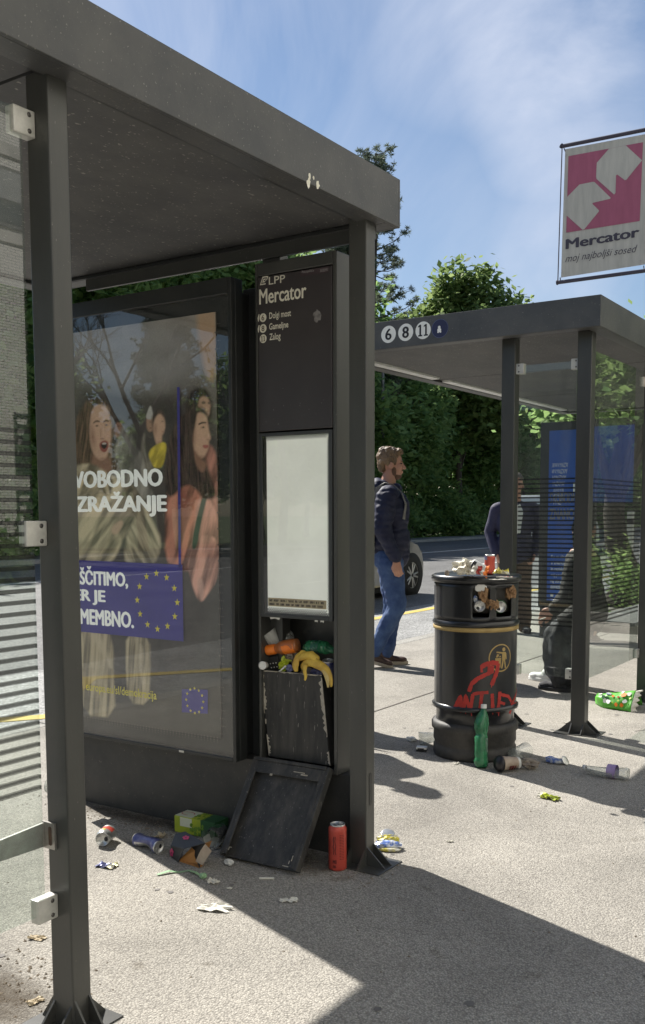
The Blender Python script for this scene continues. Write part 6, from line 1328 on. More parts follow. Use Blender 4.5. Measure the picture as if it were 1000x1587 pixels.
jk.ball((-0.105, 0, 1.475), (0.075, 0.125, 0.085), 18); jk.ball((-0.06, 0, 1.50), (0.075, 0.10, 0.05), 16)
def quilt(co, nz): return 0.0022*sin((co.z)*2*pi/0.052+nz.noise(co*9)*3)+0.011*nz.noise(Vector((co.x*10, co.y*10, co.z*8)))+.004*nz.noise(co*26)
jacket = fused(jk, 'jacket', 'navy_quilt', t, 0.008, 4, disp=quilt)
q = MB(); q.T = T; disc(q, (-0.075, -0.342, 1.325), 0.022, (1, 0, 0), (0, 0, 1), 12); 
tr = MB(); tr.T = T
tr.ball((-0.005, 0, 0.90), (0.135, 0.165, 0.12), 20)
limb(tr, [(0.0, -0.085, 0.86), (0.055, -0.09, 0.505), (-0.135, -0.09, 0.135)], [0.112, 0.078, 0.060]); limb(tr, [(0.01, 0.085, 0.86), (0.03, 0.09, 0.50), (-0.012, 0.09, 0.11)], [0.108, 0.076, 0.062])
def wrinkle(co, nz): return 0.010*nz.noise(Vector((co.x*9, co.y*9, co.z*16)))+0.005*nz.noise(co*30)
fused(tr, 'jeans', 'denim', t, 0.007, 3, disp=wrinkle)
shoe(t, T, -0.012, 0.09, 0.0, 0.0); shoe(t, T, -0.15, -0.09, 0.035, 0.0, pitch=0.28)
hr = MB(); hr.T = T
hr.ball((-0.010, 0, 1.730), (0.103, 0.082, 0.082), 20); hr.ball((-0.060, 0, 1.680), (0.047, 0.072, 0.085), 16); hr.ball((0.060, 0.0, 1.766), (0.050, 0.060, 0.034), 16); hr.ball((-0.025, 0, 1.775), (0.072, 0.066, 0.040), 16)
for e in (-1, 1): hr.ball((-0.015, e*0.074, 1.70), (0.045, 0.016, 0.05), 12); hr.ball((0.035, e*0.068, 1.69), (0.018, 0.012, 0.035), 10)
fused(hr, 'hair', 'hair_brown', t, 0.006, 2, disp=lambda co, nz: 0.008*nz.noise(Vector((co.x*40, co.y*40, co.z*14)))+0.006*nz.noise(co*80))
bd = MB(); bd.T = T
bd.ball((0.047, 0, 1.570), (0.050, 0.047, 0.032), 16); bd.ball((0.100, 0, 1.6165), (0.009, 0.026, 0.006), 10)
for e in (-1, 1): bd.ball((0.030, e*0.054, 1.610), (0.022, 0.008, 0.040), 12)
fused(bd, 'beard', 'beard', t, 0.005, 2)
bp = empty('backpack', (B_[0], B_[1], 0), 'grey backpack worn on the back of the man in jeans', 'backpack')
q = MB(); q.T = T; q.ball((-0.21, 0, 1.20), (0.075, 0.15, 0.24), 18); q.ball((-0.20, 0, 1.06), (0.08, 0.15, 0.10), 16); fused(q, 'pack', 'strap_grey', bp, 0.008, 3)
q = MB(); q.T = T
for e in (-1, 1): q = MB(); q.T = T; ribbon(q, [(-0.14, e*0.13, 1.36), (-0.11, e*0.125, 1.47), (-0.05, e*0.12, 1.515), (0.02, e*0.125, 1.50), (0.085, e*0.13, 1.44), (0.12, e*0.145, 1.34), (0.10, e*0.175, 1.22)], 0.032, lambda p: Vector((0, 0.3*0, 1)) if False else (T.to_3x3() @ Vector((0.35, e*0.35, 0.87)))); q.build('strap', 'strap_grey', bp, recalc=False, solid=0.006)
# the man in a blazer behind the far shelter's first post
B2 = (-4.05, 9.84); T2 = pmat(B2, (0.50, -0.866))
t2 = empty('person', (B2[0], B2[1], 0), 'man in a navy blazer and brown trousers standing behind the far shelter post', 'person')
b = MB(); b.T = T2; head(b, 1.555, 0.95)
limb(b, [(0.0, 0, 1.48), (-0.02, 0, 1.37), (-0.02, 0, 1.15), (0, 0, 0.9)], [0.055, 0.064, 0.12, 0.12])
for e in (-1, 1):
    limb(b, [(0, e*0.09, 0.82), (0.01, e*0.1, 0.46), (-0.01, e*0.11, 0.08)], [0.08, 0.055, 0.04]); limb(b, [(-0.02, e*0.17, 1.32), (-0.06, e*0.25, 1.06), (0.06, e*0.20, 0.84)], [0.06, 0.045, 0.027]); hand(b, (0.065, e*0.195, 0.835), (0.3, -e*0.2, -1), (0.9, 0, 0.3), (0, -e, 0), 0.9)
fused(b, 'body', 'skin', t2, 0.006, 2); eyes(t2, T2, 1.555, 0.95)
jk = MB(); jk.T = T2
jk.ball((0.0, 0, 1.17), (0.14, 0.20, 0.22), 20); jk.ball((0.01, 0, 0.95), (0.145, 0.19, 0.18), 20); limb(jk, [(-0.02, -0.165, 1.315), (-0.02, 0.165, 1.315)], [0.072, 0.072]); jk.ball((-0.02, 0, 1.34), (0.09, 0.11, 0.07), 14)
limb(jk, [(0.01, -0.05, 0.86), (0.01, 0.05, 0.86)], [0.145, 0.145])
for e in (-1, 1): limb(jk, [(-0.025, e*0.185, 1.30), (-0.065, e*0.255, 1.06), (0.055, e*0.205, 0.86)], [0.078, 0.066, 0.052])
bl2 = fused(jk, 'blazer', 'navy_blazer', t2, 0.008, 4, disp=lambda co, nz: 0.008*nz.noise(co*8))
q = MB(); q.T = T2; q.prism([(0.138, -0.01, 1.34), (0.152, -0.045, 1.28), (0.166, -0.008, 1.05), (0.166, 0.03, 1.05), (0.152, 0.06, 1.28), (0.13, 0.03, 1.36)], (0.004, 0, 0)); q.build('shirt_front', 'white_plastic', bl2)
tr = MB(); tr.T = T2; tr.ball((0, 0, 0.84), (0.12, 0.155, 0.11), 18)
for e in (-1, 1): limb(tr, [(0, e*0.085, 0.80), (0.012, e*0.10, 0.46), (-0.008, e*0.11, 0.07)], [0.105, 0.082, 0.075])
fused(tr, 'trousers', 'brown_trousers', t2, 0.008, 3, disp=lambda co, nz: 0.010*nz.noise(Vector((co.x*7, co.y*7, co.z*10))))
for e in (-1, 1): shoe(t2, T2, 0.0, e*0.11, 0, e*0.2, 'black_cloth', 'black_plastic', 0.97)
hr = MB(); hr.T = T2; hr.ball((-0.012, 0, 1.62), (0.10, 0.080, 0.075), 18); hr.ball((-0.06, 0, 1.56), (0.05, 0.07, 0.08), 14); fused(hr, 'hair', 'grey_hair', t2, 0.006, 2, disp=lambda co, nz: 0.008*nz.noise(co*40))
# somebody in black on the far bench, arm hanging with a cigarette
SE = (-2.289, 6.85, 0.487)
t3 = empty('person', (SE[0], SE[1], 0), 'seated person in loose black clothes on the far shelter bench holding a cigarette', 'person')
hip = Vector(SE); sh = Vector((-2.316, 6.86, 0.932)); nk = Vector((-2.317, 6.9, 1.004)); hd = Vector((-2.319, 6.9, 1.114)); kn = Vector((-2.438, 6.7, 0.405)); kn2 = Vector((-2.528, 7, 0.396)); an = Vector((-2.411, 6.72, 0.117)); an2 = Vector((-2.61, 7.05, 0.053)); an.z = 0.09; an2.z = 0.09
ar = Vector((-2.303, 6.7, 0.912)); el = Vector((-2.345, 6.66, 0.696)); wr = Vector((-2.431, 6.62, 0.591))
b = MB()
b.ball(hd+Vector((0, 0, .03)), (.085, .08, .10), 18); b.ball(hd+Vector((-.012, .045, -.03)), (.05, .052, .075), 16); b.cap(hd+Vector((-.02, .085, 0)), .010, hd+Vector((-.026, .105, -.035)), .013, 10)
limb(b, [hd, nk, sh, hip], [.05, .05, .11, .12]); limb(b, [hip, kn, an], [.09, .055, .04]); limb(b, [hip, kn2, an2], [.09, .055, .04])
limb(b, [ar, el, wr], [.05, .042, .027]); hand(b, wr, (-0.62, 0.12, -0.30), (-.35, .1, .9), (-0.45, 0.15, -1), 0.95)
limb(b, [sh+Vector((0, .17, 0)), Vector((-2.432, 7.05, 0.627)), Vector((-2.468, 7.02, 0.494))], [.05, .042, .03]); hand(b, Vector((-2.468, 7.02, 0.494)), (-.6, -.1, -.2), (0, 1, 0), (-.2, 0, -1), .9)
fused(b, 'body', 'skin', t3, .005, 2)
c = MB(); limb(c, [nk+Vector((0.0, 0, -.02)), sh+Vector((.01, 0, -.06)), hip+Vector((.02, 0, .06))], [.075, .135, .145]); limb(c, [sh+Vector((0, -.13, 0)), sh+Vector((0, .15, 0))], [.075, .075])
limb(c, [ar, el+Vector((0.005, 0, 0)), wr+Vector((.02, 0, .012))], [.072, .066, .050]); limb(c, [sh+Vector((0, .17, 0)), Vector((-2.432, 7.05, 0.627)), Vector((-2.458, 7.02, 0.504))], [.075, .062, .045])
c.ball(hip+Vector((-.03, -.02, .03)), (.15, .2, .10), 16)
fused(c, 'jacket', 'cloth_dark_grey', t3, .008, 4, disp=lambda co, nz: .014*nz.noise(Vector((co.x*9, co.y*9, co.z*7)))+.006*nz.noise(co*22))
c = MB(); limb(c, [hip, kn, kn+Vector((.01, .0, -.16)), Vector((-2.393, 6.72, 0.137))], [.13, .085, .09, .105]); limb(c, [hip, kn2, kn2+Vector((.02, 0, -.16)), Vector((-2.523, 7, 0.126))], [.13, .085, .09, .10])
fused(c, 'wide_trousers', 'black_cloth', t3, .009, 4, disp=lambda co, nz: .030*nz.noise(Vector((co.x*15, co.y*15, co.z*2.2)))+.006*nz.noise(co*18))
hr = MB(); hr.ball(hd+Vector((.0, -.02, .05)), (.080, .088, .085), 16); hr.ball(hd+Vector((.005, -.05, -.04)), (.072, .05, .11), 14); fused(hr, 'hair', 'black_cloth', t3, .007, 2, disp=lambda co, nz: .008*nz.noise(co*30))
I_ = pmat((an2.x, an2.y), (-1, 0.25)); shoe(t3, I_, 0.02, 0, 0, 0, 'white_plastic', 'white_plastic', .95)
I_ = pmat((an.x, an.y), (-1, 0.1)); shoe(t3, I_, 0.0, 0, 0, 0, 'black_cloth', 'black_plastic', .95)
cg0 = Vector((-2.486, 6.62, 0.533)); cg = MB(); cg.tube([cg0, cg0+Vector((-.055, .0, -.022))], .004, 8); o = cg.build('cigarette', 'paper_white', None, org=cg0); tag(o, 'cigarette held between the fingers of the seated person in black', 'cigarette')
# two more people wait out of sight behind the lightbox and the stop column; only their shadows reach the view
for i, (x, y, rz, mats_) in enumerate(((-3.70, 4.50, 0.5, ('cloth_dark_grey', 'denim')), (-3.86, 5.10, -0.6, ('tan_bag', 'black_cloth')))):
    c = copy_tree(t2); c.location = (x, y, 0); c.rotation_euler = (0, 0, rz); c.scale = (1.04, 1.04, 1.04) if i == 0 else (1.0, 1.0, 1.0)
    c['label'] = ('person in dark grey jacket waiting behind the lightbox, shadow falling past the bin', 'person in beige jacket waiting behind the stop column, shadow falling on the bin')[i]
    for k_ in kids(c):
        if k_.name.startswith(('blazer', 'trousers')): k_.data = k_.data.copy(); k_.data.materials[0] = M[mats_[0] if k_.name.startswith('blazer') else mats_[1]]
# ---------------------------------------------------------------- vehicles
def wheel(t, c, r=0.335, w=0.21, side=1):
    c = Vector(c); o = MB()
    o.lathe([(r*0.66, -w/2), (r*0.9, -w/2), (r, -w*0.36), (r, w*0.36), (r*0.9, w/2), (r*0.66, w/2)], 40, c, (1, 0, 0)); ty = o.build('wheel', 'rubber', t)
    m = MB(); m.lathe([(r*0.69, w*0.40*side), (r*0.64, w*0.44*side), (r*0.60, w*0.36*side)], 36, c, (1, 0, 0)); m.lathe([(0, w*0.40*side), (r*0.13, w*0.40*side), (r*0.15, w*0.34*side)], 20, c, (1, 0, 0))
    for k in range(5):
        for d in (-0.13, 0.13):
            a = 2*pi*k/5+d; b = 2*pi*k/5+d*1.6
            m.tube([c+Vector((w*0.38*side, cos(a)*r*0.10, sin(a)*r*0.10)), c+Vector((w*0.40*side, cos(b)*r*0.63, sin(b)*r*0.63))], [0.022, 0.017], 6)
    m.build('rim', 'rim', ty); b = MB(); b.lathe([(0, w*0.16*side), (r*0.62, w*0.16*side), (r*0.62, w*0.12*side)], 30, c, (1, 0, 0)); b.build('brake_disc', 'base_metal', ty)
def vehicle(t, x0, x1, y0, prof, belt, m, wheels, wr, tum=0.12, glassx=None):
    """side profile (y, z) swept across the width, narrowing above the belt line; prof runs from the rear sill over the roof to the front sill"""
    n = 10; xm = (x0+x1)/2; hw = (x1-x0)/2; q = MB(); vs = []; fs = []
    for j in range(n+1):
        u = -1+2*j/n; e = 1-abs(u)**6*0.06
        for y, z in prof:
            k = max(0, z-belt); xx = xm+u*(hw-k*tum/0.5*1.0); ym = sum(p[0] for p in prof)/len(prof)
            vs.append((xx, y0+ym+(y-ym)*(1-abs(u)**4*0.04), z if z < belt else belt+(z-belt)*e))
    N = len(prof)
    for j in range(n):
        for i in range(N): fs.append((j*N+i, j*N+(i+1) % N, (j+1)*N+(i+1) % N, (j+1)*N+i))
    q.add(vs, fs, True); q.add(vs[:N], [tuple(range(N))]); q.add(vs[-N:], [tuple(range(N))]); b = q.build('body', m, t)
    w_ = b.modifiers.new('n', 'EDGE_SPLIT'); w_.split_angle = radians(38)
    for wy in wheels:
        for sx, xx in ((1, x1), (-1, x0)):
            a = MB(); a.lathe([(0, 0.004), (wr*1.14, 0.004), (wr*1.14, 0)], 36, (xx, y0+wy, wr-0.12), (sx, 0, 0)); a.build('wheel_arch', 'rubber', b)
            wheel(t, (xx-sx*0.085, y0+wy, wr-0.12), wr, 0.21, sx)
    return b
cy0 = 11.15; car = empty('parked_car', (-8.85, cy0+2.1, -0.12), 'silver grey car on the road behind the walking man, its alloy front wheel showing', 'car')
pz = -0.12
prof = [(0.12, .20), (0.03, .45), (0.02, .62), (0.10, .86), (0.28, .95), (0.75, 1.28), (1.15, 1.42), (1.9, 1.46), (2.45, 1.40), (3.15, 1.02), (3.55, .94), (3.95, .84), (4.10, .70), (4.16, .52), (4.15, .32), (4.10, .20)]
cb = vehicle(car, -9.75, -7.95, cy0, [(y, z+pz) for y, z in prof], 0.92+pz, 'car_grey', (0.85, 3.66), 0.335, 0.10)
def side_glass(t, x, sx, pts, m='car_glass', nm='side_window', tum=0.10, belt=0.80):
    q = MB(); q.prism([(x-sx*(max(0, z-belt)*tum/0.5)+sx*0.004, y, z) for y, z in pts], (sx*0.003, 0, 0)); return q.build(nm, m, t)
mat('dark_glass', (0.012, 0.014, 0.016), 0.05, spec=0.9)
for sx, xx in ((1, -7.95), (-1, -9.75)):
    side_glass(car, xx, sx, [(cy0+.78, .85), (cy0+1.15, 1.20), (cy0+1.75, 1.25), (cy0+1.75, .84)], 'dark_glass'); side_glass(car, xx, sx, [(cy0+1.83, .84), (cy0+1.83, 1.25), (cy0+2.40, 1.20), (cy0+2.95, .86)], 'dark_glass')
    q = MB(); q.box(xx-.02, xx+sx*.006 if sx > 0 else xx+.02, cy0+1.80, cy0+1.808, .12, .80)
    MB().ball((xx+sx*.09, cy0+2.72, .90), (.09, .055, .06), 12).build('wing_mirror', 'car_grey', car)
    MB().ball((xx-sx*.22, cy0+4.03, .55), (.17, .11, .065), 12).build('headlight', 'lamp_glass', car); MB().ball((xx-sx*.16, cy0+.06, .60), (.16, .06, .09), 12).build('tail_light', 'tail_red', car)
    MB().box(xx-.012 if sx > 0 else xx-.006, xx+.006 if sx > 0 else xx+.012, cy0+1.45, cy0+1.62, .66, .685).build('door_handle', 'car_grey', car, bevel=.004)
q = MB(); q.prism([(-9.5, cy0+3.12, .915), (-8.2, cy0+3.12, .915), (-8.3, cy0+2.52, 1.268), (-9.4, cy0+2.52, 1.268)], (0, .003, .004)); q.build('windscreen', 'dark_glass', car)
MB().box(-9.7, -8.0, cy0+.25, cy0+4.02, -.02, .10).build('underbody', 'rubber', car)
vy = 32.0; van = empty('parked_van', (-12.5, vy+2.5, -.12), 'white delivery van standing on the road beyond the far shelter', 'van')
prof = [(0.05, .25), (0.0, .6), (0.02, 1.85), (0.10, 1.98), (2.9, 1.98), (3.35, 1.90), (4.0, 1.18), (4.55, 1.02), (4.75, .8), (4.8, .3)]
vehicle(van, -13.6, -11.75, vy, [(y, z+pz) for y, z in prof], 1.1+pz, 'van_white', (0.9, 3.95), .34, 0.05)
for sx, xx in ((1, -11.75), (-1, -13.6)):
    side_glass(van, xx, sx, [(vy+2.85, 1.0), (vy+2.85, 1.62), (vy+3.3, 1.60), (vy+3.85, 1.02)], 'dark_glass', tum=.05, belt=.98); MB().box(min(xx, xx+sx*.22), max(xx, xx+sx*.22), vy+3.6, vy+3.72, 1.0, 1.28).build('wing_mirror', 'rubber', van, bevel=.03)
    MB().box(xx-.01, xx+.01, vy+.02, vy+.10, .55, 1.05).build('tail_light', 'tail_red', van)
q = MB(); q.box(-13.35, -12.75, vy-.006, vy, 1.0, 1.55); q.build('rear_window', 'dark_glass', van); MB().box(-12.6, -12.0, vy-.006, vy, 1.0, 1.55).build('rear_window', 'dark_glass', van)
MB().box(-11.752, -11.744, vy+.6, vy+2.7, .52, .60).build('side_moulding', 'rubber', van)
# ---------------------------------------------------------------- blue notice column at the far end of the far shelter
A, B = [(-3.692, 9.6, -0.023), (-3.36, 9.6, 2.123)]; PX0, PX1 = A[0], A[0]+.50
pc = empty('notice_column', (PX0+.25, 9.65, 0), 'dark notice column with a bright blue poster behind the far shelter glass', 'notice column')
MB().box(PX0, PX1, 9.60, 9.72, .31, 2.17).build('housing', 'black_metal', pc, bevel=.004); MB().box(PX0+.012, PX1-.03, 9.62, 9.71, 0, .308).build('plinth', 'base_metal', pc, bevel=.003)
ps = MB().box(PX0+.095, PX1-.03, 9.592, 9.599, .38, 2.085).build('poster', 'pylon_blue', pc)
px_ = PX0+.115
for i in range(7):
    text('XWVYNZXMWX'[i % 4:i % 4+7-i//2], 'lettering', 'white_print', ps, (px_+.01+.004*i, 9.5915, 1.72-i*.062), (1, 0, 0), (0, 0, 1), .17-.014*i, .042, bold=-.01, shear=.35, thick=0)
text('r', 'lettering', 'white_print', ps, (PX1-.15, 9.5915, 1.47), (1, 0, 0), (0, 0, 1), .07, .10, bold=.05, thick=0)
text('SVOBODNO', 'lettering', 'faint_print', ps, (PX0+.11, 9.5915, 1.36), (1, 0, 0), (0, 0, 1), .33, .11, bold=.04, thick=0)  # grey word standing for a reflection in the glass, drawn as print
text('ZNANOST', 'lettering', 'faint_print', ps, (PX0+.11, 9.5915, 1.20), (1, 0, 0), (0, 0, 1), .33, .11, bold=.04, thick=0)  # second word of that reflection, likewise put on the poster as print
for i, s in enumerate(('Ko se ukvarjas', 'z znanostjo', 'in raziskuje', 'naj povezuje', 'raj zdravimo', 'povezano')): text(s, 'lettering', 'white_print', ps, (px_+.02, 9.5915, .80-i*.062), (1, 0, 0), (0, 0, 1), (.21, .20, .17, .19, .18, .14)[i], .042, bold=.01, thick=0)
q = MB(); q.box(px_+.02, px_+.05, 9.5912, 9.5915, .42, .45); q.build('small_mark', 'white_print', ps)
# ---------------------------------------------------------------- banner sign on its pole
bs_ = empty('banner_sign', (-2.50, 10.02, 0), 'weathered supermarket banner in a thin black frame high on a pole above the far shelter', 'banner sign')
q = MB(); q.tube([(-2.50, 10.02, 0), (-2.50, 10.02, 5.15)], [.075, .06], 16); q.build('pole', 'dark_metal', bs_)
A = [(-3.669, 10, 4.967), (-2.839, 10, 4.955), (-3.689, 10, 3.623), (-2.804, 10, 3.622)]
dx = (A[1][2]-A[0][2])/(A[1][0]-A[0][0])
fr = MB(); fr.tube([A[0], (-2.50, 10, A[0][2]+dx*(-2.5-A[0][0]))], .019, 10); d2 = (A[3][2]-A[2][2])/(A[3][0]-A[2][0]); fr.tube([A[2], (-2.5, 10, A[2][2]+d2*(-2.5-A[2][0]))], .019, 10); fr.tube([A[0], A[2]], .006, 8)
fr.tube([(A[0][0], 10, A[0][2]), (A[0][0]-.012, 10, A[0][2]+.01)], .024, 10); fr.tube([(A[2][0], 10, A[2][2]), (A[2][0]-.012, 10, A[2][2])], .024, 10); fr.build('frame', 'banner_ink', bs_)
P = [(-3.636, 10, 4.932), (-2.738, 10, 4.912), (-2.721, 10, 3.684), (-3.656, 10, 3.668)]
cl = MB(); cl.prism(P, (0, .003, 0)); cl = cl.build('banner', 'banner_cloth', bs_)
sq = MB(); sq.poly([(-3.6, 9.997, 4.856), (-2.855, 9.997, 4.842), (-2.868, 9.997, 4.103), (-3.609, 9.997, 4.107)]); sq = sq.build('red_square', 'red_print', cl, recalc=False)
w1 = MB(); w1.poly([(-3.186, 9.994, 4.846), (-3.02, 9.994, 4.843), (-2.859, 9.994, 4.672), (-3.008, 9.994, 4.516), (-3.023, 9.994, 4.516), (-3.099, 9.994, 4.584), (-3.11, 9.994, 4.578), (-3.112, 9.994, 4.409), (-3.126, 9.994, 4.398), (-3.305, 9.994, 4.579), (-3.31, 9.994, 4.604), (-3.306, 9.994, 4.734)]); w1.build('emblem_shape', 'banner_cloth', sq, recalc=False)
w2 = MB(); w2.poly([(-3.611, 9.994, 4.452), (-3.479, 9.994, 4.557), (-3.339, 9.994, 4.558), (-3.321, 9.994, 4.549), (-3.159, 9.994, 4.373), (-3.163, 9.994, 4.363), (-3.337, 9.994, 4.354), (-3.343, 9.994, 4.346), (-3.273, 9.994, 4.27), (-3.275, 9.994, 4.259), (-3.42, 9.994, 4.11), (-3.439, 9.994, 4.109), (-3.608, 9.994, 4.277)]); w2.build('emblem_shape', 'banner_cloth', sq, recalc=False)
A = [(-3.612, 9.996, 3.945), (-2.867, 9.996, 3.957), (-2.865, 9.996, 4.028), (-3.593, 9.996, 4.057)]; e = Vector((A[1][0]-A[0][0], 0, A[1][2]-A[0][2]))
text('Mercator', 'lettering', 'banner_ink', cl, (A[0][0], A[0][1], A[0][2]-.004), e, (0, 0, 1), e.length, .100, bold=.045, thick=0)
A = [(-3.612, 9.996, 3.807), (-2.884, 9.996, 3.804), (-2.873, 9.996, 3.883)]; e = Vector((A[1][0]-A[0][0], 0, A[1][2]-A[0][2]))
text('moj najboljši sosed', 'lettering', 'banner_ink', cl, (A[0][0], A[0][1], A[0][2]-.015), e, (0, 0, 1), e.length, .092, bold=-.006, shear=.35, thick=0)
for p in [(-3.617, 9.996, 4.869), (-3.64, 9.996, 3.72), (-2.849, 9.996, 3.72)]: MB().lathe([(.005, 0), (.009, .001), (.009, 0)], 14, p, (0, -1, 0)).build('eyelet', 'steel', cl)
for a, b in ([(-3.654, 10, 4.958), (-3.635, 10, 4.91)], [(-3.665, 10, 3.67), (-3.658, 10, 3.619)], [(-2.819, 10, 3.671), (-2.812, 10, 3.612)]): q = MB(); q.tube([a, b], .005, 6); q.build('tie', 'banner_ink', bs_)
# ---------------------------------------------------------------- street lamp, marker post
lp = empty('street_lamp', (-23.2, 40.3, -.05), 'slim grey street lamp post in front of the green trees across the road', 'street lamp')
MB().tube([(-23.2, 40.3, -.05), (-23.2, 40.3, 4.5), (-23.2, 40.3, 8.2)], [.10, .085, .06], 12).build('pole', 'lamp_post', lp); MB().tube([(-23.2, 40.3, 8.15), (-22.6, 40.3, 8.45), (-21.8, 40.3, 8.5)], [.05, .045, .04], 10).build('arm', 'lamp_post', lp); MB().ball((-21.5, 40.3, 8.48), (.38, .14, .06), 14).build('lamp_head', 'lamp_post', lp)
A = Vector((-4.327, 15, 0.967)); mp_ = empty('marker_post', (A.x, 15, 0), 'white marker post standing behind the hedge beside the dark trunk', 'post')
MB().box(A.x-.045, A.x+.045, 14.96, 15.04, 0, A.z+.32).build('post', 'white_plastic', mp_, bevel=.01); MB().box(A.x-.047, A.x+.047, 14.958, 15.042, A.z+.12, A.z+.2).build('band', 'black_plastic', mp_)
A = Vector((-3.984, 13, 1.935)); ax = -3.706-A.x
ab2 = empty('advertising_board', (ax, 13.0, 0), 'black advertising case with blue poster, mirrored in the far shelter pane', 'advertising board')
MB().box(ax-.52, ax+.52, 13.0, 13.14, .32, 2.50).build('housing', 'black_metal', ab2, bevel=.004); MB().box(ax-.45, ax+.45, 13.02, 13.12, 0, .32).build('plinth', 'base_metal', ab2); MB().box(ax-.46, ax+.46, 12.992, 12.999, 1.40, 2.40).build('poster', 'pylon_blue', ab2); MB().box(ax-.46, ax+.46, 12.992, 12.999, .45, 1.39).build('lower_poster', 'base_metal', ab2)
# ---------------------------------------------------------------- trees, hedge
def leaves(mb, blobs, n, size, rr, clump=14, spread=0.45, flat=0.3):
    """leaf-sized quads in clumps through and over ellipsoidal masses (centre, radii)"""
    tot = sum(b[1][0]*b[1][1]*b[1][2] for b in blobs)
    vs = []; fs = []
    for c, r in blobs:
        k = int(n*r[0]*r[1]*r[2]/tot/clump)+1
        for _ in range(k):
            d = Vector((rr.gauss(0, 1), rr.gauss(0, 1), rr.gauss(0, 1))).normalized(); q = rr.uniform(.35, 1.0)**0.5
            if NZ.noise(Vector((d.x*2.3+c[0], d.y*2.3+c[1], d.z*2.3+c[2])))*1.3+.55 < rr.random()*.9: q *= .6
            p = Vector((c[0]+d.x*r[0]*q, c[1]+d.y*r[1]*q, c[2]+d.z*r[2]*q)); s0 = spread*rr.uniform(.5, 1.3)
            for _ in range(clump):
                o = p+Vector((rr.gauss(0, s0), rr.gauss(0, s0), rr.gauss(0, s0*.7))); s = size*rr.uniform(.6, 1.25)
                a = Vector((rr.gauss(0, 1), rr.gauss(0, 1), rr.gauss(0, .6))).normalized(); w = a.cross(Vector((rr.gauss(0, .6), rr.gauss(0, .6), 1))).normalized()
                b = len(vs); vs += [o-a*s*.6, o+w*s*.34, o+a*s*.6, o-w*s*.34]; fs.append((b, b+1, b+2, b+3))
    return mb.add(vs, fs)
def twigs(mb, base, h, blobs, rr, r0, n=26, wig=.25):
    base = Vector(base); top = base+Vector((rr.uniform(-.3, .3), rr.uniform(-.3, .3), h)); N = 8
    pts = [base.lerp(top, i/N)+Vector((rr.uniform(-1, 1)*wig*.4, rr.uniform(-1, 1)*wig*.4, 0))*(i > 0) for i in range(N+1)]
    mb.tube(pts, [r0*(1.25 if i == 0 else 1-.85*i/N) for i in range(N+1)], 10)
    for k in range(n):
        c, r = blobs[k % len(blobs)]; i = rr.randint(2, N-1); s = pts[i]
        e = Vector((c[0]+rr.uniform(-.8, .8)*r[0], c[1]+rr.uniform(-.8, .8)*r[1], c[2]+rr.uniform(-.5, .8)*r[2])); m_ = s.lerp(e, .5)+Vector((0, 0, (e-s).length*.08))
        mb.tube([s, m_, e], [r0*.32*(1-.06*i), r0*.17, r0*.05], 6)
def tree(label, base, h, blobs, n, size, leaf, group=None, r0=.18, seed=1, name='leafy_tree', cat='tree', clump=14, spread=.5, twn=26):
    rr = random.Random(seed); base = Vector(base); W_ = [((base.x+c[0], base.y+c[1], base.z+c[2]), r) for c, r in blobs]
    t = empty(name, base, label, cat, group)
    q = MB(); twigs(q, base, h, W_, rr, r0, twn); q.build('trunk', 'bark', t, recalc=False)
    q = MB(); leaves(q, W_, n, size, rr, clump, spread); q.build('crown', leaf, t, recalc=False)
    return t
def cloud(rr, n, cx, cz, rx, rz, s0, s1): return [((rr.gauss(0, rx*.5), rr.gauss(0, rx*.5), cz+rr.uniform(-1, 1)*rz), (rr.uniform(s0, s1), rr.uniform(s0, s1), rr.uniform(s0, s1)*.8)) for _ in range(n)]
rr = random.Random(21)
# the light green tree rising over the far shelter
BL = [((3.6, 0, 10.6), (1.5, 1.5, 1.6)), ((-3.0, 0, 11.4), (1.3, 1.3, 1.4)), ((-.4, 0, 13.9), (1.5, 1.5, 2.2)), ((1.3, .3, 13.2), (1.5, 1.5, 2.2)), ((-1.9, 0, 12.2), (1.7, 1.7, 1.9)), ((2.4, -.2, 11.8), (1.6, 1.6, 2.0)), ((-.2, -.6, 10.8), (2.2, 2.0, 2.0)), ((-2.8, .2, 9.6), (1.6, 1.6, 1.5)), ((2.6, 0, 9.2), (1.8, 1.8, 1.7)), ((0, -1, 8.6), (2.6, 2.2, 1.8)), ((-1.5, 0, 7.4), (2.4, 2, 1.7)), ((1.8, 0, 7.2), (2.4, 2, 1.7))]
tree('light green broadleaf tree rising above the numbered fascia of the far shelter', (-25.5, 53.5, -.1), 14.5, BL, 26000, .40, 'leaf_light', seed=3, r0=.22, clump=11, spread=.40)
tree('small dark crowned tree just right of the light green tree above the far shelter', (-25.2, 62.5, -.1), 12.5, [((0, 0, 13.0), (1.5, 1.5, 1.6)), ((1.9, 0, 12.2), (1.5, 1.5, 1.4)), ((-1.6, 0, 11.6), (1.8, 1.8, 1.8)), ((.8, 0, 10.8), (2.2, 2, 1.8)), ((.5, 0, 8.6), (2.6, 2.2, 2))], 5000, .34, 'leaf_mid', seed=5, clump=10)
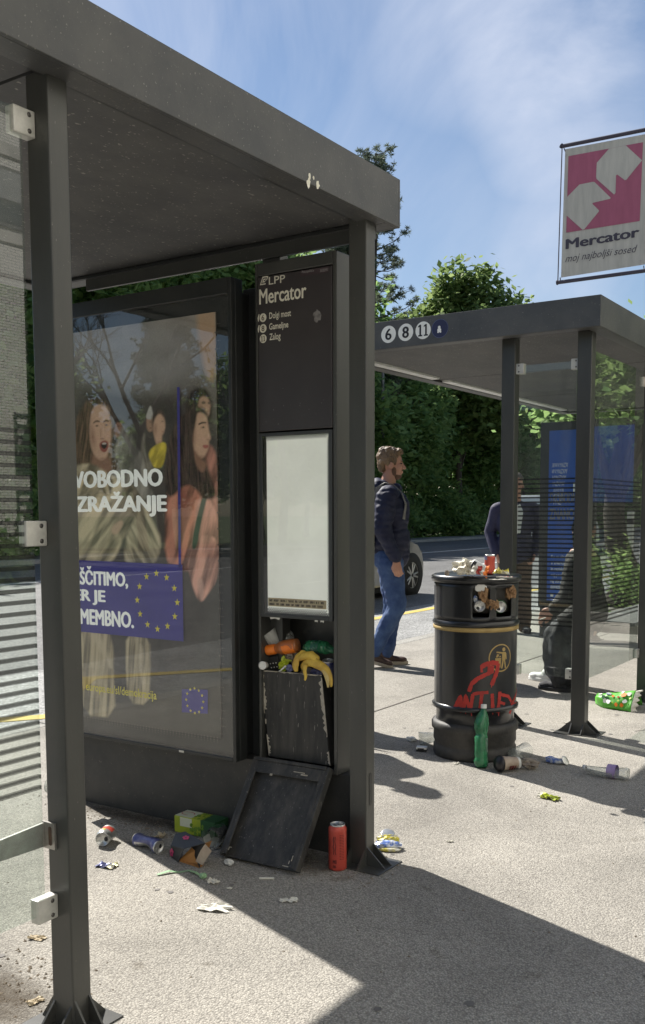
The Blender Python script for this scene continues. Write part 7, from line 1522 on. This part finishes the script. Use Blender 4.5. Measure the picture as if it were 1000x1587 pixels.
# tall thin pines behind the near post
def pine(label, base, h, seed, leaf='needle', lean=.3, group=None, rad=3.0, z0=.28):
    rr = random.Random(seed); base = Vector(base); t = empty('pine_tree', base, label, 'pine tree', group)
    N = 10; pts = [base+Vector((lean*(i/N)**2, lean*.5*sin(i), h*i/N)) for i in range(N+1)]; q = MB(); q.tube(pts, [.17*(1-.85*i/N)+.015 for i in range(N+1)], 10); L = MB(); vs = []; fs = []
    for k in range(115):
        f = z0+(1-z0)*(k/115)**.85; i = min(N-1, int(f*N)); s = pts[i].lerp(pts[i+1], f*N-i); a = rr.uniform(0, 2*pi); ln = rad*(1.05-f)**.75*rr.uniform(.55, 1.15)+.25
        e = s+Vector((cos(a)*ln, sin(a)*ln, ln*rr.uniform(.05, .5))); m_ = s.lerp(e, .55)-Vector((0, 0, ln*.08)); q.tube([s, m_, e], [.035, .022, .008], 5)
        for j in range(rr.randint(6, 10)):
            u = rr.uniform(.45, 1); c = s.lerp(e, u)+Vector((rr.gauss(0, .18), rr.gauss(0, .18), rr.gauss(.05, .14)))
            q.tube([s.lerp(e, u*.9), c], [.010, .005], 4, cap=False)
            for n_ in range(30):
                d = Vector((rr.gauss(0, 1), rr.gauss(0, 1), rr.gauss(.35, .8))).normalized(); w = d.cross(Vector((rr.gauss(0, 1), rr.gauss(0, 1), .3))).normalized(); s_ = rr.uniform(.14, .28); b = len(vs); vs += [c, c+d*s_*.5+w*.018, c+d*s_, c+d*s_*.5-w*.018]; fs.append((b, b+1, b+2, b+3))
    q.build('trunk', 'bark', t, recalc=False); L.add(vs, fs).build('crown', leaf, t, recalc=False); return t
pine('tall dark pine with open crown standing right behind the near roof corner', (-26.6, 45.0, -.1), 19.6, 4, rad=3.6)
pine('slim half bare pine trunk showing beside the near post', (-27.2, 42.3, -.1), 17.0, 9, rad=2.0, z0=.4)
pine('small spruce tip peeping over the far shelter roof', (-29.5, 79.5, -.1), 16.9, 12, rad=2.0, z0=.5)
# the dark green thicket across the road, row by row
mid = [((0, 0, 7.0), (2.4, 2.2, 1.9)), ((-1.7, -.3, 5.8), (2.0, 2, 1.7)), ((1.8, .3, 5.6), (2.0, 2, 1.8)), ((0, -.8, 4.6), (2.6, 2.2, 1.6)), ((-2.0, 0, 3.8), (1.8, 1.8, 1.3)), ((2.0, 0, 3.6), (1.8, 1.8, 1.4))]
P1 = tree('dense green tree across the road, nearest the street lamp', (-25.6, 40.0, -.1), 8.0, mid, 13000, .34, 'leaf_mid', 'trees of the thicket across the road', seed=31, r0=.16, clump=12, spread=.4)
P2 = tree('dark dense tree of the thicket beside the walking man', (-26.8, 36.0, -.1), 9.5, [((c[0]*1.1, c[1], c[2]*1.25), (r[0]*1.15, r[1]*1.1, r[2]*1.3)) for c, r in mid], 13000, .36, 'leaf_dark', 'trees of the thicket across the road', seed=33, r0=.2, clump=12, spread=.45)
P3 = tree('tall green tree seen over the lightbox beside the stop column', (-28.4, 35.5, -.1), 14.0, [((c[0]*1.15, c[1], c[2]*1.0), (r[0]*1.15, r[1], r[2]*1.1)) for c, r in mid]+[((c[0]*1.1, c[1], 6.0+c[2]*1.05), (r[0]*1.1, r[1], r[2]*1.1)) for c, r in mid], 26000, .34, 'leaf_mid', 'trees of the thicket across the road', seed=37, r0=.22, clump=12, spread=.42)
SH = tree('low green bush at the edge of the grass across the road', (-25.4, 43.5, -.1), 2.2, [((0, 0, 1.2), (1.9, 1.6, 1.1)), ((1.3, .6, .9), (1.4, 1.3, .9)), ((-1.4, 0, .9), (1.4, 1.2, .9)), ((.2, .3, 2.2), (1.2, 1.1, .9))], 4200, .22, 'leaf_mid', 'bushes at the edge of the grass', seed=35, r0=.06, name='bush', cat='bush', clump=10, spread=.3, twn=10)
def put(src, loc, sc=1.0, rz=0.0, label=None, group=None):
    c = copy_tree(src); c.location = loc; c.scale = (sc, sc, sc*1.0); c.rotation_euler = (0, 0, rz)
    if label: c['label'] = label
    if group: c['group'] = group
    return c
rr = random.Random(77)
GT, GB, GX = 'trees of the thicket across the road', 'bushes at the edge of the grass', 'trees across the road beyond the shelters'
vis = [(P1, (-25.4, 47.2), 1.0, 'green tree of the thicket directly beneath the light green tree'), (P2, (-27.6, 52.5), 1.05, 'dark tree filling the thicket behind the far shelter post'), (P1, (-25.8, 58.5), 1.05, 'green tree of the thicket seen through the far shelter glass'), (P2, (-29.5, 44.5), 1.25, 'taller dark tree at the back of the thicket under the pine'), (P3, (-29.0, 31.4), .98, 'tall dark tree seen over the middle of the lightbox'), (P3, (-33.5, 33.5), 1.08, 'tall green tree at the back, seen over the left end of the lightbox'), (P3, (-31.5, 39.0), 1.06, 'tallest green tree behind the gap above the stop column'), (P2, (-33, 49), 1.5, 'dark tree closing the thicket behind the walking man'), (P1, (-33.5, 55.5), 1.5, 'green tree closing the thicket behind the litter bin'), (P3, (-27, 72), 1.0, 'tall tree of the far thicket right of the blue column'), (P2, (-26.5, 79), 1.4, 'dark tree of the far thicket right of the blue column'), (P3, (-27.5, 87), 1.05, 'tall tree far along the road behind the hedge'), (P2, (-26, 96), 1.5, 'dark tree far along the road behind the hedge'), (P3, (-27, 107), 1.1, 'farthest tall tree along the road'), (P2, (-27, 118), 1.6, 'farthest dark tree along the road'), (P2, (-29.5, 57), 1.2, 'dark tree between the far shelter posts'), (P3, (-29.5, 26.8), .95, 'tall green tree behind the near glass pane'), (P2, (-28, 22.2), 1.25, 'dark tree behind the left edge of the near glass pane'), (P2, (-31, 62), 1.35, 'dark tree at the far end of the thicket behind the far shelter'), (P1, (-31.5, 69), 1.3, 'pale green tree beyond the far end of the thicket')]
for s, p, sc, lb in vis: put(s, (p[0], p[1], -.1), sc, rr.uniform(0, 6.28), lb, GT)
for i, y in enumerate((36.5, 39.6, 41.6, 45.2, 47.0, 49, 50.5, 52.3, 54.0, 55.8, 57.5, 59.5, 61.5, 64, 66, 69, 72, 75, 79, 83, 88, 93, 99, 106)):
    put(SH, (-25.7-rr.uniform(0, .8), y, -.1), rr.uniform(.85, 1.25), rr.uniform(0, 6.28), 'low green bush under the thicket at the edge of the grass', GB)
SH['label'] = 'low green bush under the thicket at the edge of the grass'
for i in range(16):
    y = 10-i*4.6+rr.uniform(-1, 1); put((P1, P2)[i % 2], (-27.5-rr.uniform(0, 5), y, -.1), rr.uniform(.58, .84), rr.uniform(0, 6.28), 'tree across the road mirrored in the lightbox glass', 'trees mirrored in the lightbox')
for i, (x, y, h) in enumerate(((-30, -16, 10.5), (-27, -24, 9.5), (-33, -30, 12), (-26, -9.5, 9))):
    pine('conifer across the road mirrored in the lightbox glass', (x, y, -.1), h, 40+i, rad=2.0, z0=.15, group='conifers mirrored in the lightbox')
for i, (x, y, h) in enumerate(((-22, -13.5, 12), (-23, -21, 13.5), (-21.5, -27.5, 13))):
    r2 = random.Random(60+i); t = empty('bare_tree', (x-2.6, y, -.1), 'bare branched tree across the road mirrored in the lightbox glass', 'tree', 'bare trees mirrored in the lightbox'); q = MB(); base = Vector((x-2.6, y, -.1))
    def br(p, d, ln, r, dep):
        e = p+d*ln; q.tube([p, p.lerp(e, .5)+Vector((r2.gauss(0, .05), r2.gauss(0, .05), 0))*ln, e], [r, r*.8, r*.6], 6)
        if dep:
            for _ in range(3): br(p+d*ln*r2.uniform(.55, 1), (d+Vector((r2.gauss(0, .5), r2.gauss(0, .5), r2.gauss(.15, .25)))).normalized(), ln*r2.uniform(.55, .8), r*.52, dep-1)
    br(base, Vector((0, 0, 1)), h*.34, .2, 5); q.build('trunk', 'bark', t, recalc=False)
# short stout tree and hedge beyond the far shelter
tree('stout dark trunked tree standing in the hedge beyond the far shelter', (-3.93, 13.3, 0), 3.4, [((0, 0, 3.0), (1.1, 1.1, .7)), ((.9, .2, 2.75), (.9, .9, .6)), ((-.7, .3, 2.7), (.8, .8, .55))], 3200, .13, 'leaf_mid', seed=71, r0=.20, clump=10, spread=.2, twn=14)
hg = empty('hedge', (-2.4, 12.6, 0), 'waist high green hedge growing beyond the far shelter', 'hedge'); rr = random.Random(8); q = MB()
HB = [((-3.45+i*.42+rr.uniform(-.1, .1), 11.7+rr.uniform(0, 1.3), rr.uniform(.35, .72)), (.38, .38, .34)) for i in range(22) for _ in (0, 1)]
leaves(q, HB, 14000, .075, rr, 10, .12); q.build('foliage', 'leaf_mid', hg, recalc=False)
q = MB()
for c, r in HB[::3]: q.tube([(c[0], c[1], 0), (c[0]+.05, c[1], c[2]*.6), c], [.02, .014, .006], 6)
q.build('stem', 'bark', hg, recalc=False)
MB().box(-3.75, 6.0, 11.35, 11.47, 0, .10).build('bed_edging', 'kerb_mat', hg, bevel=.01)
for i, (x, y, s) in enumerate(((-2.2, 24, .62), (1.0, 22, .6), (-6.0, 48, .85), (-1.5, 33, .8))):
    put((P1, P2, P1, P2)[i], (x, y, 0), s, i*1.3, ('round green tree behind the right pane of the far shelter', 'dark green tree at the right edge behind the far shelter', 'green tree at the far end of the pavement', 'dark tree behind the hedge beyond the far shelter')[i], 'trees beyond the far shelter')
for i, (x, y, sc) in enumerate(((4.5, 19, .62), (6.5, 25, .8), (4.0, 31, .75), (8, 36, 1.0), (2.5, 40, .8), (5.5, 47, .9))): put((P2, P1)[i % 2], (x, y, 0), sc, i*2.1, 'tree on the near pavement mirrored in the far shelter pane', 'trees mirrored in the far shelter pane')
# grass along the far verge
g = MB(); rr = random.Random(15); vs = []; fs = []
for i in range(26000):
    y = rr.uniform(28, 90); x = -24.45-abs(rr.gauss(0, 1.2)); h = rr.uniform(.06, .22); a = rr.uniform(0, 6.28); w = .035; b = len(vs)
    vs += [(x-w*cos(a), y-w*sin(a), -.165), (x+w*cos(a), y+w*sin(a), -.165), (x+rr.gauss(0, .05), y+rr.gauss(0, .05), -.165+h)]; fs.append((b, b+1, b+2))
g.add(vs, fs); o = g.build('grass', 'grass_blade', None, recalc=False); o['kind'] = 'stuff'
# ---------------------------------------------------------------- buildings
def brickmat():
    m = M['brick_pale']; t = m.node_tree; p = t.nodes['Principled BSDF']; c = nd(t, 'ShaderNodeTexCoord'); mp = nd(t, 'ShaderNodeMapping'); mp.inputs['Rotation'].default_value = (radians(90), 0, radians(90)); b = nd(t, 'ShaderNodeTexBrick')
    sx = nd(t, 'ShaderNodeSeparateXYZ'); cx = nd(t, 'ShaderNodeCombineXYZ'); t.links.new(c.outputs['Object'], sx.inputs[0]); t.links.new(sx.outputs['Y'], cx.inputs['X']); t.links.new(sx.outputs['Z'], cx.inputs['Y']); t.links.new(cx.outputs[0], b.inputs['Vector'])
    b.inputs['Scale'].default_value = 1.0; b.inputs['Brick Width'].default_value = .17; b.inputs['Row Height'].default_value = .052; b.inputs['Mortar Size'].default_value = .007
    b.inputs['Color1'].default_value = (.80, .78, .72, 1); b.inputs['Color2'].default_value = (.72, .70, .64, 1); b.inputs['Mortar'].default_value = (.26, .25, .23, 1); t.links.new(b.outputs['Color'], p.inputs['Base Color'])
brickmat()
# the flats on our own side stand unseen to the right, set close, long and pale to throw sunlight back under the roofs; they mirror in the near pane
ab = empty('apartment_building', (12, -8, 0), 'tall pale brick apartment building mirrored in the near glass pane', 'apartment building')
XF, YA, YB_ = 11.0, -45.0, 32.0
MB().box(XF, 31, YA, YB_, -.1, 19.0).build('wall', 'brick_pale', ab); MB().box(XF-.5, 31.3, YA-.3, YB_+.3, 19.0, 19.4).build('roof', 'concrete_band', ab)
for z in (6.12, 7.62, 10.3, 13.1, 15.9): MB().box(XF-.05, XF-.002, YA, YB_, z, z+.20).build('floor_band', 'concrete_band', ab)
for z0, z1 in ((6.38, 7.42), (8.4, 9.7), (11.2, 12.5), (14.0, 15.3)):
    for k in range(17):
        y0 = 28.68-k*4.4; w = MB().box(XF-.05, XF-.003, y0, y0+1.35, z0, z1).build('window', 'window_frame', ab)
        MB().box(XF-.058, XF-.051, y0+.07, y0+1.28, z0+.07, z0+(z1-z0)*.42).build('pane', 'window_glass', w); MB().box(XF-.068, XF-.051, y0+.07, y0+1.28, z0+(z1-z0)*.45, z1-.07).build('blind', 'blind', w)
for zb in (3.3, 1.9, .3):
    for k in range(11):
        y1 = YB_-.9-k*6.9; MB().box(XF-.03, XF-.003, y1-4.6, y1, zb+.45, zb+1.25).build('recess', 'window_glass', ab)
        bl = MB().box(XF-1.2, XF-.031, y1-4.8, y1+.2, zb-.1, zb+.06).build('balcony', 'concrete_band', ab); r_ = MB()
        for q_ in range(5): r_.box(XF-1.18, XF-1.14, y1-4.8, y1+.2, zb+.16+q_*.19, zb+.21+q_*.19)
        for q_ in range(6): r_.box(XF-1.20, XF-1.16, y1-4.8+q_*.98, y1-4.74+q_*.98, zb+.06, zb+1.0)
        r_.build('railing', 'rail', bl)
for i, (x, y, s_) in enumerate(((-27.5, 18.5, 1.1), (-28.5, 14.5, 1.2), (-27, 11.5, 1.0), (-33, 24, 1.5), (-33, 18, 1.5))): put((P1, P2)[i % 2], (x, y, -.1), s_, i*1.3, 'green tree across the road seen low through the near glass pane', 'trees behind the near glass pane')
for i in range(7): put(SH, (-25.6, 13+i*2.3, -.1), 1.1+.1*(i % 3), i*1.9, 'green bush across the road seen through the near glass pane', 'bushes behind the near glass pane')
for i in range(9): put(SH, (9.6, -3+i*3.1, 0), .45+.1*(i % 3), i*1.9, 'low bush added out of view along the flats to darken their foot mirrored in the near glass pane', 'bushes mirrored in the near pane')  # unseen bushes added to darken the mirrored foot of the flats
bpy.data.scenes.remove(TMP)
